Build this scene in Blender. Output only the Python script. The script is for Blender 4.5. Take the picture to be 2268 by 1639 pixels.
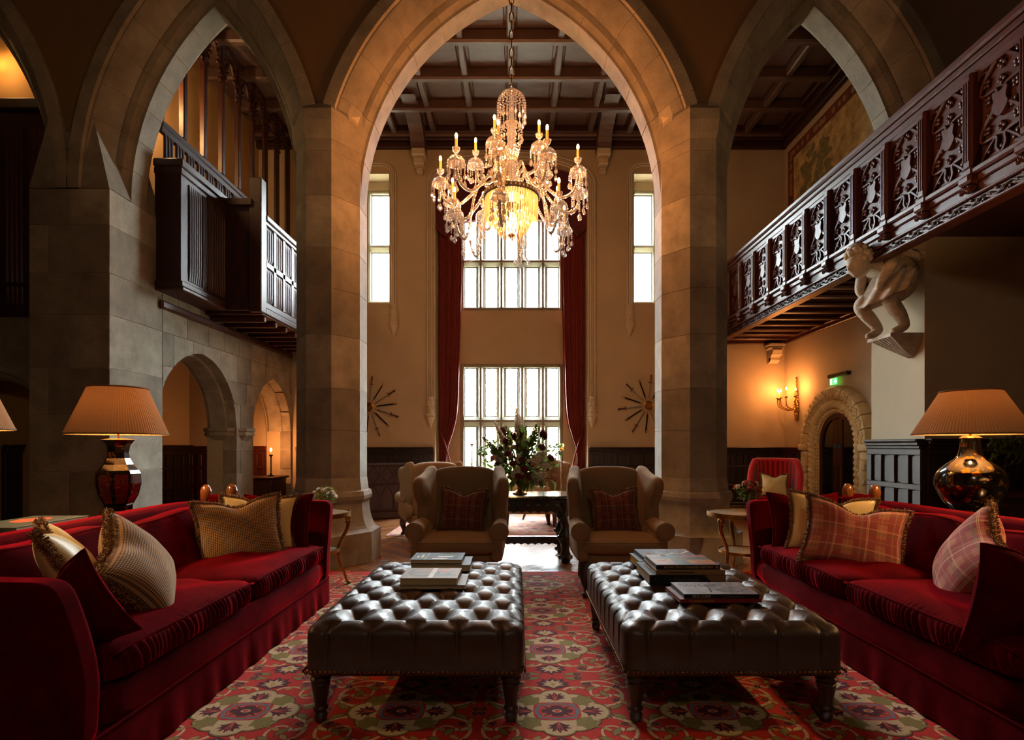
import bpy, bmesh, math, random
from mathutils import Vector, Matrix
from math import sin, cos, pi, sqrt, radians, atan2
random.seed(7)
sc = bpy.context.scene
COL = sc.collection
for o in list(bpy.data.objects):
    bpy.data.objects.remove(o)

# ------------------------------------------------------------------ camera
cam = bpy.data.cameras.new('camera')
cam.sensor_width = 36.0
cam.lens = 36.0 * 1190 / 2268
cam.shift_x = (1134 - 1145) / 2268
cam.shift_y = (988 - 819.5) / 2268
cam.clip_start = 0.02
cam.clip_end = 300
cam_o = bpy.data.objects.new('camera', cam)
COL.objects.link(cam_o)
cam_o.location = (0, 0, 1.3)
cam_o.rotation_euler = (radians(90), 0, 0)
sc.camera = cam_o

# ------------------------------------------------------------------ sky, exposure
world = bpy.data.worlds.new('overcast_sky')
sc.world = world
world.use_nodes = True
wn = world.node_tree.nodes
wn['Background'].inputs[0].default_value = (0.88, 0.95, 1.0, 1)
wn['Background'].inputs[1].default_value = 38.0
vs = sc.view_settings
vs.view_transform = 'Standard'
vs.look = 'None'
vs.exposure = 1.65
vs.gamma = 1.0
vs.use_curve_mapping = False
sc.cycles.use_denoising = True
sc.cycles.max_bounces = 8
sc.cycles.diffuse_bounces = 5
sc.cycles.glossy_bounces = 3
sc.cycles.transmission_bounces = 3
sc.cycles.transparent_max_bounces = 10
sc.cycles.caustics_reflective = False
sc.cycles.caustics_refractive = False
sc.cycles.sample_clamp_indirect = 4.0
sc.cycles.use_adaptive_sampling = True
sc.cycles.adaptive_threshold = 0.03

def portal(x, y, z, w, h):
    l = bpy.data.lights.new('window_daylight', 'AREA')
    l.shape = 'RECTANGLE'; l.size = w; l.size_y = h
    l.cycles.is_portal = True
    o = bpy.data.objects.new('window_daylight', l)
    COL.objects.link(o)
    o.location = (x, y, z)
    o.rotation_euler = (radians(-90), 0, 0)      # looks to -Y, into the hall
portal(-0.106, 11.12, 5.05, 2.2, 2.1)
portal(-0.106, 11.12, 1.75, 2.2, 2.5)
portal(-2.76, 10.9, 5.3, 0.5, 2.3)
portal(2.56, 10.9, 5.3, 0.5, 2.3)

def lamp_light(name, loc, power, col, radius=0.03, parent=None):
    l = bpy.data.lights.new(name, 'POINT')
    l.energy = power; l.color = col; l.shadow_soft_size = radius
    o = bpy.data.objects.new(name, l)
    COL.objects.link(o)
    o.location = loc
    if parent is not None:
        o.parent = parent
    return o
WARM = (1.0, 0.34, 0.095)
WARM2 = (1.0, 0.58, 0.24)

# ------------------------------------------------------------------ helpers
def tag(o, label=None, cat=None, group=None, kind=None):
    if label: o['label'] = label
    if cat: o['category'] = cat
    if group: o['group'] = group
    if kind: o['kind'] = kind
    return o

def thing(name, label, cat, loc=(0, 0, 0), rz=0.0, group=None, kind=None):
    o = bpy.data.objects.new(name, None)
    COL.objects.link(o)
    o.empty_display_size = 0.1
    o.location = loc
    o.rotation_euler = (0, 0, rz)
    return tag(o, label, cat, group, kind)

def copy_tree(o, parent=None):
    c = o.copy()
    COL.objects.link(c)
    if parent is not None:
        c.parent = parent
    for ch in list(o.children):
        copy_tree(ch, c)
    return c

def part_copy(o, parent, loc=None, rot=None, scale=None):
    c = o.copy()
    COL.objects.link(c)
    c.parent = parent
    if loc is not None: c.location = loc
    if rot is not None: c.rotation_euler = rot
    if scale is not None: c.scale = scale
    for ch in list(o.children):
        part_copy(ch, c)
    return c

class MB:
    """collects geometry for one mesh"""
    def __init__(s):
        s.v = []; s.f = []; s.uv = []; s.mi = []; s.T = Matrix.Identity(4); s.m = 0
    def at(s, loc=(0, 0, 0), rot=(0, 0, 0), sc_=(1, 1, 1)):
        from mathutils import Euler
        s.T = Matrix.Translation(loc) @ Euler(rot).to_matrix().to_4x4() @ Matrix.Diagonal((*sc_, 1))
        return s
    def add(s, vs, fs, uvs=None):
        b = len(s.v)
        T = s.T
        for p in vs:
            s.v.append(tuple(T @ Vector(p)))
        if uvs is None:
            s.uv.extend([(0, 0)] * len(vs))
        else:
            s.uv.extend(uvs)
        for f in fs:
            s.f.append(tuple(i + b for i in f))
            s.mi.append(s.m)
        return s
    def box(s, x0, x1, y0, y1, z0, z1, c=0.0):
        """box, chamfered by c"""
        if x0 > x1: x0, x1 = x1, x0
        if y0 > y1: y0, y1 = y1, y0
        if z0 > z1: z0, z1 = z1, z0
        c = min(c, (x1-x0)*.45, (y1-y0)*.45, (z1-z0)*.45)
        if c <= 0:
            vs = [(x, y, z) for z in (z0, z1) for y in (y0, y1) for x in (x0, x1)]
            fs = [(0, 2, 3, 1), (4, 5, 7, 6), (0, 1, 5, 4), (2, 6, 7, 3), (0, 4, 6, 2), (1, 3, 7, 5)]
            return s.add(vs, fs)
        X = (x0, x1); Y = (y0, y1); Z = (z0, z1)
        vs = []; idx = {}
        for i in (0, 1):
            for j in (0, 1):
                for k in (0, 1):
                    sx = c if i == 0 else -c; sy = c if j == 0 else -c; sz = c if k == 0 else -c
                    for a in range(3):
                        p = [X[i] + sx, Y[j] + sy, Z[k] + sz]
                        p[a] = (X[i], Y[j], Z[k])[a]
                        idx[(i, j, k, a)] = len(vs); vs.append(tuple(p))
        fs = []
        for a in range(3):
            b, d = (a + 1) % 3, (a + 2) % 3
            for e in (0, 1):
                q = []
                for (m, n) in ((0, 0), (1, 0), (1, 1), (0, 1)):
                    key = [0, 0, 0]; key[a] = e; key[b] = m; key[d] = n
                    q.append(idx[(*key, a)])
                fs.append(tuple(q if e == 1 else q[::-1]))
            # edges parallel to axis a
            for m in (0, 1):
                for n in (0, 1):
                    k0 = [0, 0, 0]; k0[a] = 0; k0[b] = m; k0[d] = n
                    k1 = list(k0); k1[a] = 1
                    q = (idx[(*k0, b)], idx[(*k1, b)], idx[(*k1, d)], idx[(*k0, d)])
                    fs.append(q if (m == n) == False else q[::-1])
        for i in (0, 1):
            for j in (0, 1):
                for k in (0, 1):
                    q = tuple(idx[(i, j, k, a)] for a in range(3))
                    fs.append(q if (i + j + k) % 2 == 1 else q[::-1])
        return s.add(vs, fs)
    def prism(s, poly, y0, y1, axis='Y'):
        """poly of 2-D points extruded. axis Y: poly=(x,z); axis Z: poly=(x,y); axis X: poly=(y,z)"""
        n = len(poly)
        def P(p, t):
            return (p[0], t, p[1]) if axis == 'Y' else ((p[0], p[1], t) if axis == 'Z' else (t, p[0], p[1]))
        vs = [P(p, y0) for p in poly] + [P(p, y1) for p in poly]
        fs = [tuple(range(n)), tuple(range(2*n - 1, n - 1, -1))]
        fs += [(i, i + n, (i + 1) % n + n, (i + 1) % n) for i in range(n)]
        return s.add(vs, fs)
    def frustum(s, poly0, z0, poly1, z1):
        n = len(poly0)
        vs = [(p[0], p[1], z0) for p in poly0] + [(p[0], p[1], z1) for p in poly1]
        fs = [tuple(range(n))[::-1], tuple(range(n, 2*n))]
        fs += [(i, (i + 1) % n, (i + 1) % n + n, i + n) for i in range(n)]
        return s.add(vs, fs)
    def lathe(s, prof, n=24, rfun=None, cap=True, a0=0.0):
        vs = []; fs = []; uv = []
        for j, (r, z) in enumerate(prof):
            for i in range(n):
                a = a0 + 2*pi*i/n
                rr = r * (rfun(a, z) if rfun else 1)
                vs.append((rr*cos(a), rr*sin(a), z)); uv.append((i/n, j/max(1, len(prof)-1)))
        for j in range(len(prof)-1):
            for i in range(n):
                k = (i+1) % n
                fs.append((j*n+i, j*n+k, (j+1)*n+k, (j+1)*n+i))
        if cap:
            fs.append(tuple(range(n))[::-1]); b = (len(prof)-1)*n
            fs.append(tuple(range(b, b+n)))
        return s.add(vs, fs, uv)
    def tube(s, path, r, n=8, cap=True, flat=1.0):
        """tube along path; r number or list or function(t)"""
        P = [Vector(p) for p in path]; m = len(P)
        vs = []; fs = []
        up = Vector((0, 0, 1))
        prevN = None
        for i in range(m):
            t = (P[min(i+1, m-1)] - P[max(i-1, 0)])
            if t.length < 1e-9: t = Vector((0, 0, 1))
            t.normalize()
            if prevN is None:
                a = up if abs(t.dot(up)) < .95 else Vector((1, 0, 0))
                N = (a - t*a.dot(t)).normalized()
            else:
                N = prevN - t*prevN.dot(t)
                N = N.normalized() if N.length > 1e-6 else prevN
            prevN = N
            B = t.cross(N)
            rr = r(i/(m-1)) if callable(r) else (r[i] if isinstance(r, (list, tuple)) else r)
            for k in range(n):
                a = 2*pi*k/n
                vs.append(tuple(P[i] + N*(cos(a)*rr) + B*(sin(a)*rr*flat)))
        for i in range(m-1):
            for k in range(n):
                q = (k+1) % n
                fs.append((i*n+k, i*n+q, (i+1)*n+q, (i+1)*n+k))
        if cap:
            fs.append(tuple(range(n))[::-1]); b = (m-1)*n
            fs.append(tuple(range(b, b+n)))
        return s.add(vs, fs)
    def ball(s, c, r, n=8, m=5, sq=(1, 1, 1)):
        vs = [(c[0], c[1], c[2]-r*sq[2])]; fs = []
        for j in range(1, m):
            ph = -pi/2 + pi*j/m
            for i in range(n):
                a = 2*pi*i/n
                vs.append((c[0]+r*sq[0]*cos(ph)*cos(a), c[1]+r*sq[1]*cos(ph)*sin(a), c[2]+r*sq[2]*sin(ph)))
        vs.append((c[0], c[1], c[2]+r*sq[2]))
        for i in range(n):
            k = (i+1) % n
            fs.append((0, 1+k, 1+i))
            for j in range(m-2):
                a = 1+j*n
                fs.append((a+i, a+k, a+n+k, a+n+i))
            fs.append((1+(m-2)*n+i, 1+(m-2)*n+k, len(vs)-1))
        return s.add(vs, fs)
    def grid(s, fn, nu, nv, uvfn=None, close_u=False):
        vs = []; uv = []
        for j in range(nv+1):
            for i in range(nu+1 if not close_u else nu):
                u = i/nu; v = j/nv
                vs.append(fn(u, v)); uv.append(uvfn(u, v) if uvfn else (u, v))
        w = nu+1 if not close_u else nu
        fs = []
        for j in range(nv):
            for i in range(nu):
                k = (i+1) % w if close_u else i+1
                fs.append((j*w+i, j*w+k, (j+1)*w+k, (j+1)*w+i))
        return s.add(vs, fs, uv)
    def build(s, name, mat, parent=None, smooth=None, loc=None, rot=None):
        me = bpy.data.meshes.new(name)
        me.from_pydata(s.v, [], s.f)
        mats = mat if isinstance(mat, (list, tuple)) else [mat]
        for m in mats: me.materials.append(m)
        if len(mats) > 1:
            me.polygons.foreach_set('material_index', s.mi)
        if any(u != (0, 0) for u in s.uv):
            ul = me.uv_layers.new(name='UVMap')
            li = [0]*len(me.loops); me.loops.foreach_get('vertex_index', li)
            flat = []
            for i in li: flat.extend(s.uv[i])
            ul.data.foreach_set('uv', flat)
        bm = bmesh.new(); bm.from_mesh(me)
        bmesh.ops.recalc_face_normals(bm, faces=bm.faces)
        bm.to_mesh(me); bm.free()
        if smooth is not None:
            me.polygons.foreach_set('use_smooth', [True]*len(me.polygons))
            me.set_sharp_from_angle(angle=radians(smooth))
        o = bpy.data.objects.new(name, me)
        COL.objects.link(o)
        if parent is not None: o.parent = parent
        if loc is not None: o.location = loc
        if rot is not None: o.rotation_euler = rot
        return o

def share(name, src, parent=None, loc=(0, 0, 0), rot=(0, 0, 0), scale=(1, 1, 1)):
    o = bpy.data.objects.new(name, src.data if hasattr(src, 'data') else src)
    COL.objects.link(o)
    if parent is not None: o.parent = parent
    o.location = loc; o.rotation_euler = rot; o.scale = scale
    return o

def structure(o):
    o['kind'] = 'structure'
    return o

def arc_pts(cx, cz, r, a0, a1, n):
    return [(cx + r*cos(a0+(a1-a0)*i/n), cz + r*sin(a0+(a1-a0)*i/n)) for i in range(n+1)]

# ------------------------------------------------------------------ materials
def lin(c):
    c = c/255.0
    return c/12.92 if c <= .04045 else ((c+.055)/1.055)**2.4
def rgb(r, g, b):
    return (lin(r), lin(g), lin(b), 1.0)
MATS = {}
def mat(name, col, rough=.6, metal=0.0, n=None, amt=.2, bump=0.0, bs=None, sheen=0.0, sheen_col=None, coat=0.0,
        col2=None, spec=.5, emit=None, es=0.0, stretch=(1, 1, 1), alpha=1.0, detail=4.0, sheen_r=.35):
    """principled material; n = noise scale mixing col towards col2 (or darker) by amt"""
    m = bpy.data.materials.new(name); m.use_nodes = True
    nt = m.node_tree; p = nt.nodes['Principled BSDF']
    c = rgb(*col)
    p.inputs['Base Color'].default_value = c
    p.inputs['Roughness'].default_value = rough
    p.inputs['Metallic'].default_value = metal
    p.inputs['Specular IOR Level'].default_value = spec
    if sheen:
        p.inputs['Sheen Weight'].default_value = sheen
        p.inputs['Sheen Roughness'].default_value = sheen_r
        p.inputs['Sheen Tint'].default_value = rgb(*(sheen_col or col))
    if coat:
        p.inputs['Coat Weight'].default_value = coat
        p.inputs['Coat Roughness'].default_value = .08
    if emit:
        p.inputs['Emission Color'].default_value = rgb(*emit)
        p.inputs['Emission Strength'].default_value = es
    if alpha < 1: p.inputs['Alpha'].default_value = alpha
    if n or bump:
        tc = nt.nodes.new('ShaderNodeTexCoord'); mp = nt.nodes.new('ShaderNodeMapping')
        mp.inputs['Scale'].default_value = stretch
        nt.links.new(tc.outputs['Object'], mp.inputs['Vector'])
    if n:
        no = nt.nodes.new('ShaderNodeTexNoise'); no.inputs['Scale'].default_value = n; no.inputs['Detail'].default_value = detail
        no.inputs['Roughness'].default_value = .65
        nt.links.new(mp.outputs[0], no.inputs['Vector'])
        mr = nt.nodes.new('ShaderNodeMapRange'); mr.inputs[1].default_value = .35; mr.inputs[2].default_value = .7
        mr.inputs[3].default_value = 0; mr.inputs[4].default_value = 1
        nt.links.new(no.outputs['Fac'], mr.inputs[0])
        mx = nt.nodes.new('ShaderNodeMix'); mx.data_type = 'RGBA'
        mx.inputs[6].default_value = c
        c2 = rgb(*col2) if col2 else tuple([x*(1-amt) for x in c[:3]] + [1])
        mx.inputs[7].default_value = c2
        nt.links.new(mr.outputs[0], mx.inputs[0])
        nt.links.new(mx.outputs[2], p.inputs['Base Color'])
    if bump:
        nb = nt.nodes.new('ShaderNodeTexNoise'); nb.inputs['Scale'].default_value = bs or 40; nb.inputs['Detail'].default_value = 3
        nt.links.new(mp.outputs[0], nb.inputs['Vector'])
        bp = nt.nodes.new('ShaderNodeBump'); bp.inputs['Strength'].default_value = bump; bp.inputs['Distance'].default_value = .02
        nt.links.new(nb.outputs['Fac'], bp.inputs['Height'])
        nt.links.new(bp.outputs[0], p.inputs['Normal'])
    MATS[name] = m
    return m

m_stone = mat('limestone', (140, 130, 113), .85, n=3.0, amt=.25, col2=(108, 99, 85), bump=.25, bs=60)
m_stone2 = mat('limestone_pale', (158, 149, 132), .85, n=4.0, col2=(122, 113, 98), bump=.25, bs=50)
m_mortar = mat('mortar', (176, 160, 134), .9, n=20, amt=.15)
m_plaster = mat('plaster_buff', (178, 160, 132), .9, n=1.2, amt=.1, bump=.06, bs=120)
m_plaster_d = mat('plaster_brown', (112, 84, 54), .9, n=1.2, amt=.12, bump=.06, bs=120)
m_plaster_o = mat('plaster_ochre', (176, 134, 78), .9, n=1.2, amt=.1)
m_trimstone = mat('hood_mould_plaster', (186, 172, 148), .85, n=6, amt=.12)
m_wood = mat('dark_mahogany', (58, 27, 18), .46, n=5, amt=.5, stretch=(6, 6, .6), bump=.05, bs=30)
m_woodr = mat('red_mahogany', (74, 29, 16), .42, n=5, amt=.5, stretch=(6, 6, .6), bump=.05, bs=30)
m_woodb = mat('black_oak', (26, 19, 15), .3, n=8, amt=.4, bump=.1, bs=40, coat=.3)
m_wooddado = mat('dado_oak', (44, 28, 21), .35, n=5, amt=.4, stretch=(6, 6, .6), bump=.04, bs=40)
m_ceil = mat('ceiling_wood', (92, 70, 62), .5, n=2.5, amt=.3, stretch=(1, 4, 1))
m_gold = mat('gilt', (200, 150, 70), .3, metal=1, n=20, amt=.5)
m_brass = mat('brass', (170, 120, 60), .3, metal=1, n=30, amt=.4)
m_bronze = mat('bronze_nail', (120, 84, 50), .35, metal=1)
m_iron = mat('dark_iron', (30, 26, 22), .5, metal=.6)
m_steel = mat('steel', (150, 145, 135), .3, metal=1)
m_black = mat('black_lacquer', (10, 9, 9), .12, coat=.6)
m_velvet = mat('crimson_velvet', (82, 2, 9), .9, n=6, amt=.55, bump=.05, bs=30, sheen=1.0, sheen_col=(235, 6, 28), spec=.02, sheen_r=.27)
m_leather = mat('brown_leather', (62, 47, 38), .41, n=9, amt=.35, bump=.12, bs=220, coat=.05)
m_button = mat('leather_button', (40, 29, 23), .35)
m_chair = mat('taupe_wool', (140, 114, 84), .95, n=60, amt=.12, bump=.15, bs=500, sheen=.25, sheen_col=(220, 180, 130))
m_silk = mat('cream_silk', (214, 190, 130), .42, n=8, amt=.12, bump=.08, bs=16, sheen=.3, sheen_col=(255, 240, 200))
m_fringe = mat('brown_fringe', (150, 110, 68), .9, n=70, amt=.5)
m_shade = mat('pleated_shade', (150, 104, 62), .9, n=40, amt=.1)
m_paper = mat('page_block', (196, 172, 134), .9, n=200, amt=.25, stretch=(.05, .05, 1))
m_white = mat('white_card', (225, 220, 210), .6)
m_leaf = mat('leaf_green', (112, 134, 58), .6, n=12, amt=.4)
m_leaf2 = mat('leaf_lime', (120, 140, 60), .6, n=12, amt=.3)
def translucent(m, f=.55):
    nt = m.node_tree; pr = nt.nodes['Principled BSDF']; out = nt.nodes['Material Output']
    tr = nt.nodes.new('ShaderNodeBsdfTranslucent'); mx = nt.nodes.new('ShaderNodeMixShader'); mx.inputs[0].default_value = f
    lk = pr.inputs['Base Color'].links
    if lk: nt.links.new(lk[0].from_socket, tr.inputs[0])
    else: tr.inputs[0].default_value = pr.inputs['Base Color'].default_value
    nt.links.new(pr.outputs[0], mx.inputs[1]); nt.links.new(tr.outputs[0], mx.inputs[2]); nt.links.new(mx.outputs[0], out.inputs[0])
translucent(m_leaf); translucent(m_leaf2)
m_petal_w = mat('petal_white', (226, 218, 200), .7)
m_petal_p = mat('petal_pink', (200, 130, 118), .7, n=15, amt=.2)
m_petal_r = mat('petal_burgundy', (104, 20, 34), .7, n=15, amt=.4)
m_petal_o = mat('petal_orange', (190, 92, 50), .7, n=15, amt=.3)
m_petal_y = mat('petal_green_yellow', (160, 156, 80), .7)
for m_ in (m_petal_w, m_petal_p, m_petal_r, m_petal_o, m_petal_y): translucent(m_, .35)
m_candle = mat('candle_sleeve', (214, 150, 70), .5, emit=(255, 150, 50), es=.35)
m_flame = mat('flame_bulb', (255, 200, 120), .4, emit=(255, 190, 96), es=26)
m_bulbw = mat('warm_bulb', (255, 220, 160), .4, emit=(255, 196, 110), es=9)
m_curtain = mat('curtain_damask', (124, 42, 38), .7, n=18, amt=.4, sheen=.5, sheen_col=(230, 110, 90))
m_pelmet = mat('pelmet_velvet', (90, 24, 34), .8, n=14, amt=.4, sheen=.4, sheen_col=(200, 60, 80))
m_winframe = mat('window_stone', (132, 126, 106), .7, n=10, amt=.1)
m_sash = mat('window_metal', (70, 66, 56), .5)

def glass_pane(name):
    m = bpy.data.materials.new(name); m.use_nodes = True
    nt = m.node_tree
    for x in list(nt.nodes):
        if x.type == 'BSDF_PRINCIPLED': nt.nodes.remove(x)
    out = nt.nodes['Material Output']
    t = nt.nodes.new('ShaderNodeBsdfTransparent'); t.inputs[0].default_value = (.95, .97, .96, 1)
    g = nt.nodes.new('ShaderNodeBsdfGlossy'); g.inputs['Roughness'].default_value = .03
    mx = nt.nodes.new('ShaderNodeMixShader'); mx.inputs[0].default_value = .06
    nt.links.new(t.outputs[0], mx.inputs[1]); nt.links.new(g.outputs[0], mx.inputs[2]); nt.links.new(mx.outputs[0], out.inputs[0])
    return m
m_glass = glass_pane('window_glass')

def crystal(name, tint, wt=.40, wg=.48, wd=.12):
    m = bpy.data.materials.new(name); m.use_nodes = True
    nt = m.node_tree
    for x in list(nt.nodes):
        if x.type == 'BSDF_PRINCIPLED': nt.nodes.remove(x)
    out = nt.nodes['Material Output']
    t = nt.nodes.new('ShaderNodeBsdfTransparent')
    g = nt.nodes.new('ShaderNodeBsdfGlossy'); g.inputs['Roughness'].default_value = .06; g.inputs[0].default_value = (1, .97, .92, 1)
    d = nt.nodes.new('ShaderNodeBsdfDiffuse'); d.inputs[0].default_value = tint
    tr = nt.nodes.new('ShaderNodeBsdfTranslucent'); tr.inputs[0].default_value = tint
    a = nt.nodes.new('ShaderNodeMixShader'); a.inputs[0].default_value = .5
    nt.links.new(d.outputs[0], a.inputs[1]); nt.links.new(tr.outputs[0], a.inputs[2])
    b = nt.nodes.new('ShaderNodeMixShader'); b.inputs[0].default_value = wg/(wg+wd)
    nt.links.new(a.outputs[0], b.inputs[1]); nt.links.new(g.outputs[0], b.inputs[2])
    c = nt.nodes.new('ShaderNodeMixShader'); c.inputs[0].default_value = 1-wt
    nt.links.new(t.outputs[0], c.inputs[1]); nt.links.new(b.outputs[0], c.inputs[2]); nt.links.new(c.outputs[0], out.inputs[0])
    return m
m_crystal = crystal('cut_crystal', (.92, .9, .86, 1))
m_crystal_a = crystal('amber_crystal', (.95, .72, .4, 1), .25, .25, .5)

class NX:
    """tiny expression layer over shader math nodes"""
    def __init__(s, nt, sock): s.nt = nt; s.k = sock
    def _op(s, op, *o):
        n = s.nt.nodes.new('ShaderNodeMath'); n.operation = op
        for i, x in enumerate((s,) + o):
            if isinstance(x, NX): s.nt.links.new(x.k, n.inputs[i])
            else: n.inputs[i].default_value = float(x)
        return NX(s.nt, n.outputs[0])
    def __add__(s, o): return s._op('ADD', o)
    def __sub__(s, o): return s._op('SUBTRACT', o)
    def __mul__(s, o): return s._op('MULTIPLY', o)
    def fr(s): return s._op('FRACT')
    def fl(s): return s._op('FLOOR')
    def gt(s, o): return s._op('GREATER_THAN', o)
    def lt(s, o): return s._op('LESS_THAN', o)
    def mx(s, o): return s._op('MAXIMUM', o)
    def mod(s, o): return s._op('FLOORED_MODULO', o)
    def band(s, a, b): return s.gt(a) * s.lt(b)

def fabric(name, layers_fn, base, rough=.9, sheen=.2, bump=.2):
    """uv driven woven pattern: layers_fn(u, v, nt) -> list of (mask, colour)"""
    m = bpy.data.materials.new(name); m.use_nodes = True
    nt = m.node_tree; p = nt.nodes['Principled BSDF']
    uv = nt.nodes.new('ShaderNodeUVMap'); sp = nt.nodes.new('ShaderNodeSeparateXYZ')
    nt.links.new(uv.outputs[0], sp.inputs[0])
    u, v = NX(nt, sp.outputs[0]), NX(nt, sp.outputs[1])
    cur = nt.nodes.new('ShaderNodeRGB'); cur.outputs[0].default_value = rgb(*base); cs = cur.outputs[0]
    for mask, c in layers_fn(u, v, nt):
        mx = nt.nodes.new('ShaderNodeMix'); mx.data_type = 'RGBA'
        nt.links.new(mask.k, mx.inputs[0]); nt.links.new(cs, mx.inputs[6]); mx.inputs[7].default_value = rgb(*c)
        cs = mx.outputs[2]
    nt.links.new(cs, p.inputs['Base Color'])
    p.inputs['Roughness'].default_value = rough
    p.inputs['Sheen Weight'].default_value = sheen
    p.inputs['Specular IOR Level'].default_value = .2
    no = nt.nodes.new('ShaderNodeTexNoise'); no.inputs['Scale'].default_value = 300
    tc = nt.nodes.new('ShaderNodeTexCoord'); nt.links.new(tc.outputs['Object'], no.inputs[0])
    bp = nt.nodes.new('ShaderNodeBump'); bp.inputs['Strength'].default_value = bump; bp.inputs['Distance'].default_value = .004
    nt.links.new(no.outputs[0], bp.inputs['Height']); nt.links.new(bp.outputs[0], p.inputs['Normal'])
    return m
def plaid_layers(u, v, nt):
    a = (u*3.0).fr(); b = (v*3.0).fr()
    h = .5
    return [(a.band(.10, .42)*.75, (176, 112, 84)), (b.band(.12, .44)*.7, (150, 70, 64)),
            (a.band(.60, .66)*.55, (150, 120, 84)), (b.band(.62, .70)*.6, (112, 104, 74)),
            (a.band(.80, .815)*.9, (206, 176, 132)), (b.band(.80, .815)*.9, (206, 176, 132)),
            (a.band(.84, .855)*.9, (206, 176, 132)), (b.band(.84, .855)*.7, (206, 176, 132)),
            (a.band(.24, .25)*.8, (190, 160, 120)), (b.band(.27, .28)*.8, (196, 160, 120))]
m_plaid = fabric('plaid_wool', plaid_layers, (150, 66, 62))
def hound_layers(u, v, nt):
    a = (u*46.0).fr(); b = (v*40.0).fr()
    return [(a.gt(.5)*.6, (96, 66, 46)), (b.gt(.5)*.6, (96, 66, 46)), (a.gt(.5)*b.gt(.5), (46, 30, 22))]
m_check = fabric('small_check_weave', hound_layers, (190, 150, 100))
def stripe_layers(u, v, nt):
    a = (u*8.0).fr()
    return [(a.gt(.5), (120, 6, 12))]
m_stripe = fabric('red_stripe', stripe_layers, (196, 22, 28), sheen=.5)
# ================================================================== STRUCTURE
D1, D2 = 5.80, 6.67            # front and back of the arcade wall
YB, YW = 10.5, 11.0            # back wall, window plane
XJL, XJR, XR, XL = -4.4, 4.4, 5.23, -6.4
ZC = 7.45
ZH = 9.4

def arch_tab(c, a, zs, h, o=0.0):
    R = (a*a + h*h)/(2*a)
    return dict(c=c, a=a+o, zs=zs, R=R+o, off=(R-a), o=o)
def arch_top(u, A):
    best = -1e9
    for t in A:
        x = abs(u - t['c'])
        if x < t['a'] - 1e-6:
            if 'fn' in t:
                best = max(best, t['fn'](x))
            else:
                q = t['R']**2 - (x + t['off'])**2
                if q > 0: best = max(best, t['zs'] + sqrt(q))
    return best
def col_wall(mb, u0, u1, v0, v1, A, w0, w1, axis='X', step=.08):
    """slab from (u0,v0) to (u1,v1), minus what lies under the arches A"""
    us = {u0, u1}
    n = max(1, int((u1-u0)/step))
    for i in range(n+1): us.add(u0 + (u1-u0)*i/n)
    for t in A:
        for e in (t['c']-t['a'], t['c'], t['c']+t['a']):
            if u0 < e < u1: us.add(e)
    us = sorted(us)
    def P(u, v, w): return (u, w, v) if axis == 'X' else (w, u, v)
    prev = False
    for a, b in zip(us[:-1], us[1:]):
        if b - a < 1e-6: continue
        e = (b-a)*1e-3
        la = min(v1, max(v0, arch_top(a+e, A))); lb = min(v1, max(v0, arch_top(b-e, A)))
        if v1-la < 1e-5 and v1-lb < 1e-5: continue
        vs = [P(a, la, w0), P(b, lb, w0), P(b, v1, w0), P(a, v1, w0), P(a, la, w1), P(b, lb, w1), P(b, v1, w1), P(a, v1, w1)]
        mb.add(vs, [(0, 1, 2, 3), (7, 6, 5, 4), (0, 4, 5, 1), (3, 2, 6, 7), (0, 3, 7, 4), (1, 5, 6, 2)])

def voussoirs(parent, c, a, zs, h, prof, nv, y0, mat_, axis='X', flip=1, gap=.004, sub=4, name='voussoir', zclip={}, only=(1, -1), core=None, broach=()):
    """ring of arch stones; prof = closed polygon (offset, depth)"""
    R = (a*a + h*h)/(2*a)
    cx = R - a
    th1 = math.acos((R-a)/R)
    co, cw = sum(p[0] for p in prof)/len(prof), sum(p[1] for p in prof)/len(prof)
    core = core or [(co + (o-co)*.96, cw + (w-cw)*.96) for o, w in prof]
    full = prof
    for side in only:
        zc = zclip.get(side, -1)
        for k in list(range(nv)) + ['core']:
            mb = MB()
            is_core = k == 'core'
            prof = core if is_core else full
            if is_core: k_, nv_, sub_ = 0, 1, sub*nv
            else: k_, nv_, sub_ = k, nv, sub
            g = gap/R
            t0 = th1*k_/nv_ + (g if k_ else 0); t1 = th1*(k_+1)/nv_ - (g if k_ < nv_-1 else 0)
            rows = []
            for s in range(sub_+1):
                t = t0 + (t1-t0)*s/sub_
                row = []
                for (o, w) in prof:
                    rr = R + o
                    tt = t
                    x = cx - rr*cos(tt); z = rr*sin(tt)
                    if x > 0:                     # keep to own side of the crown
                        tt = math.acos(cx/rr); x = 0.0; z = rr*sin(tt)
                    if k_ == nv_-1 and s == sub_:    # meet exactly at the crown
                        tt = math.acos(cx/rr); x = 0.0; z = rr*sin(tt)
                    u = c + side*x; v = zs + z
                    if v < zc: w = min(max(w, .288), .575)
                    if side in broach and w < .45 and v < zs + .75:
                        f = min(1, max(0, (v-zs-.02)/.7)); f = f*f*(3-2*f)
                        o2, w2 = (.0, w) if o < w else (o, .0)
                        w = w2 + (w-w2)*f; u = c + side*(x + (o-o2)*(1-f))
                    row.append((u, y0 + w*flip, v) if axis == 'X' else (y0 + w*flip, u, v))
                rows.append(row)
            n = len(prof)
            vs = [p for r in rows for p in r]
            fs = [tuple(range(n)), tuple(range(sub_*n, sub_*n+n))[::-1]]
            for s in range(sub_):
                for i in range(n):
                    q = (i+1) % n
                    fs.append((s*n+i, s*n+q, (s+1)*n+q, (s+1)*n+i))
            mb.add(vs, fs)
            mb.build('mortar_core' if is_core else name, m_mortar if is_core else mat_, parent, smooth=30)

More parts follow.
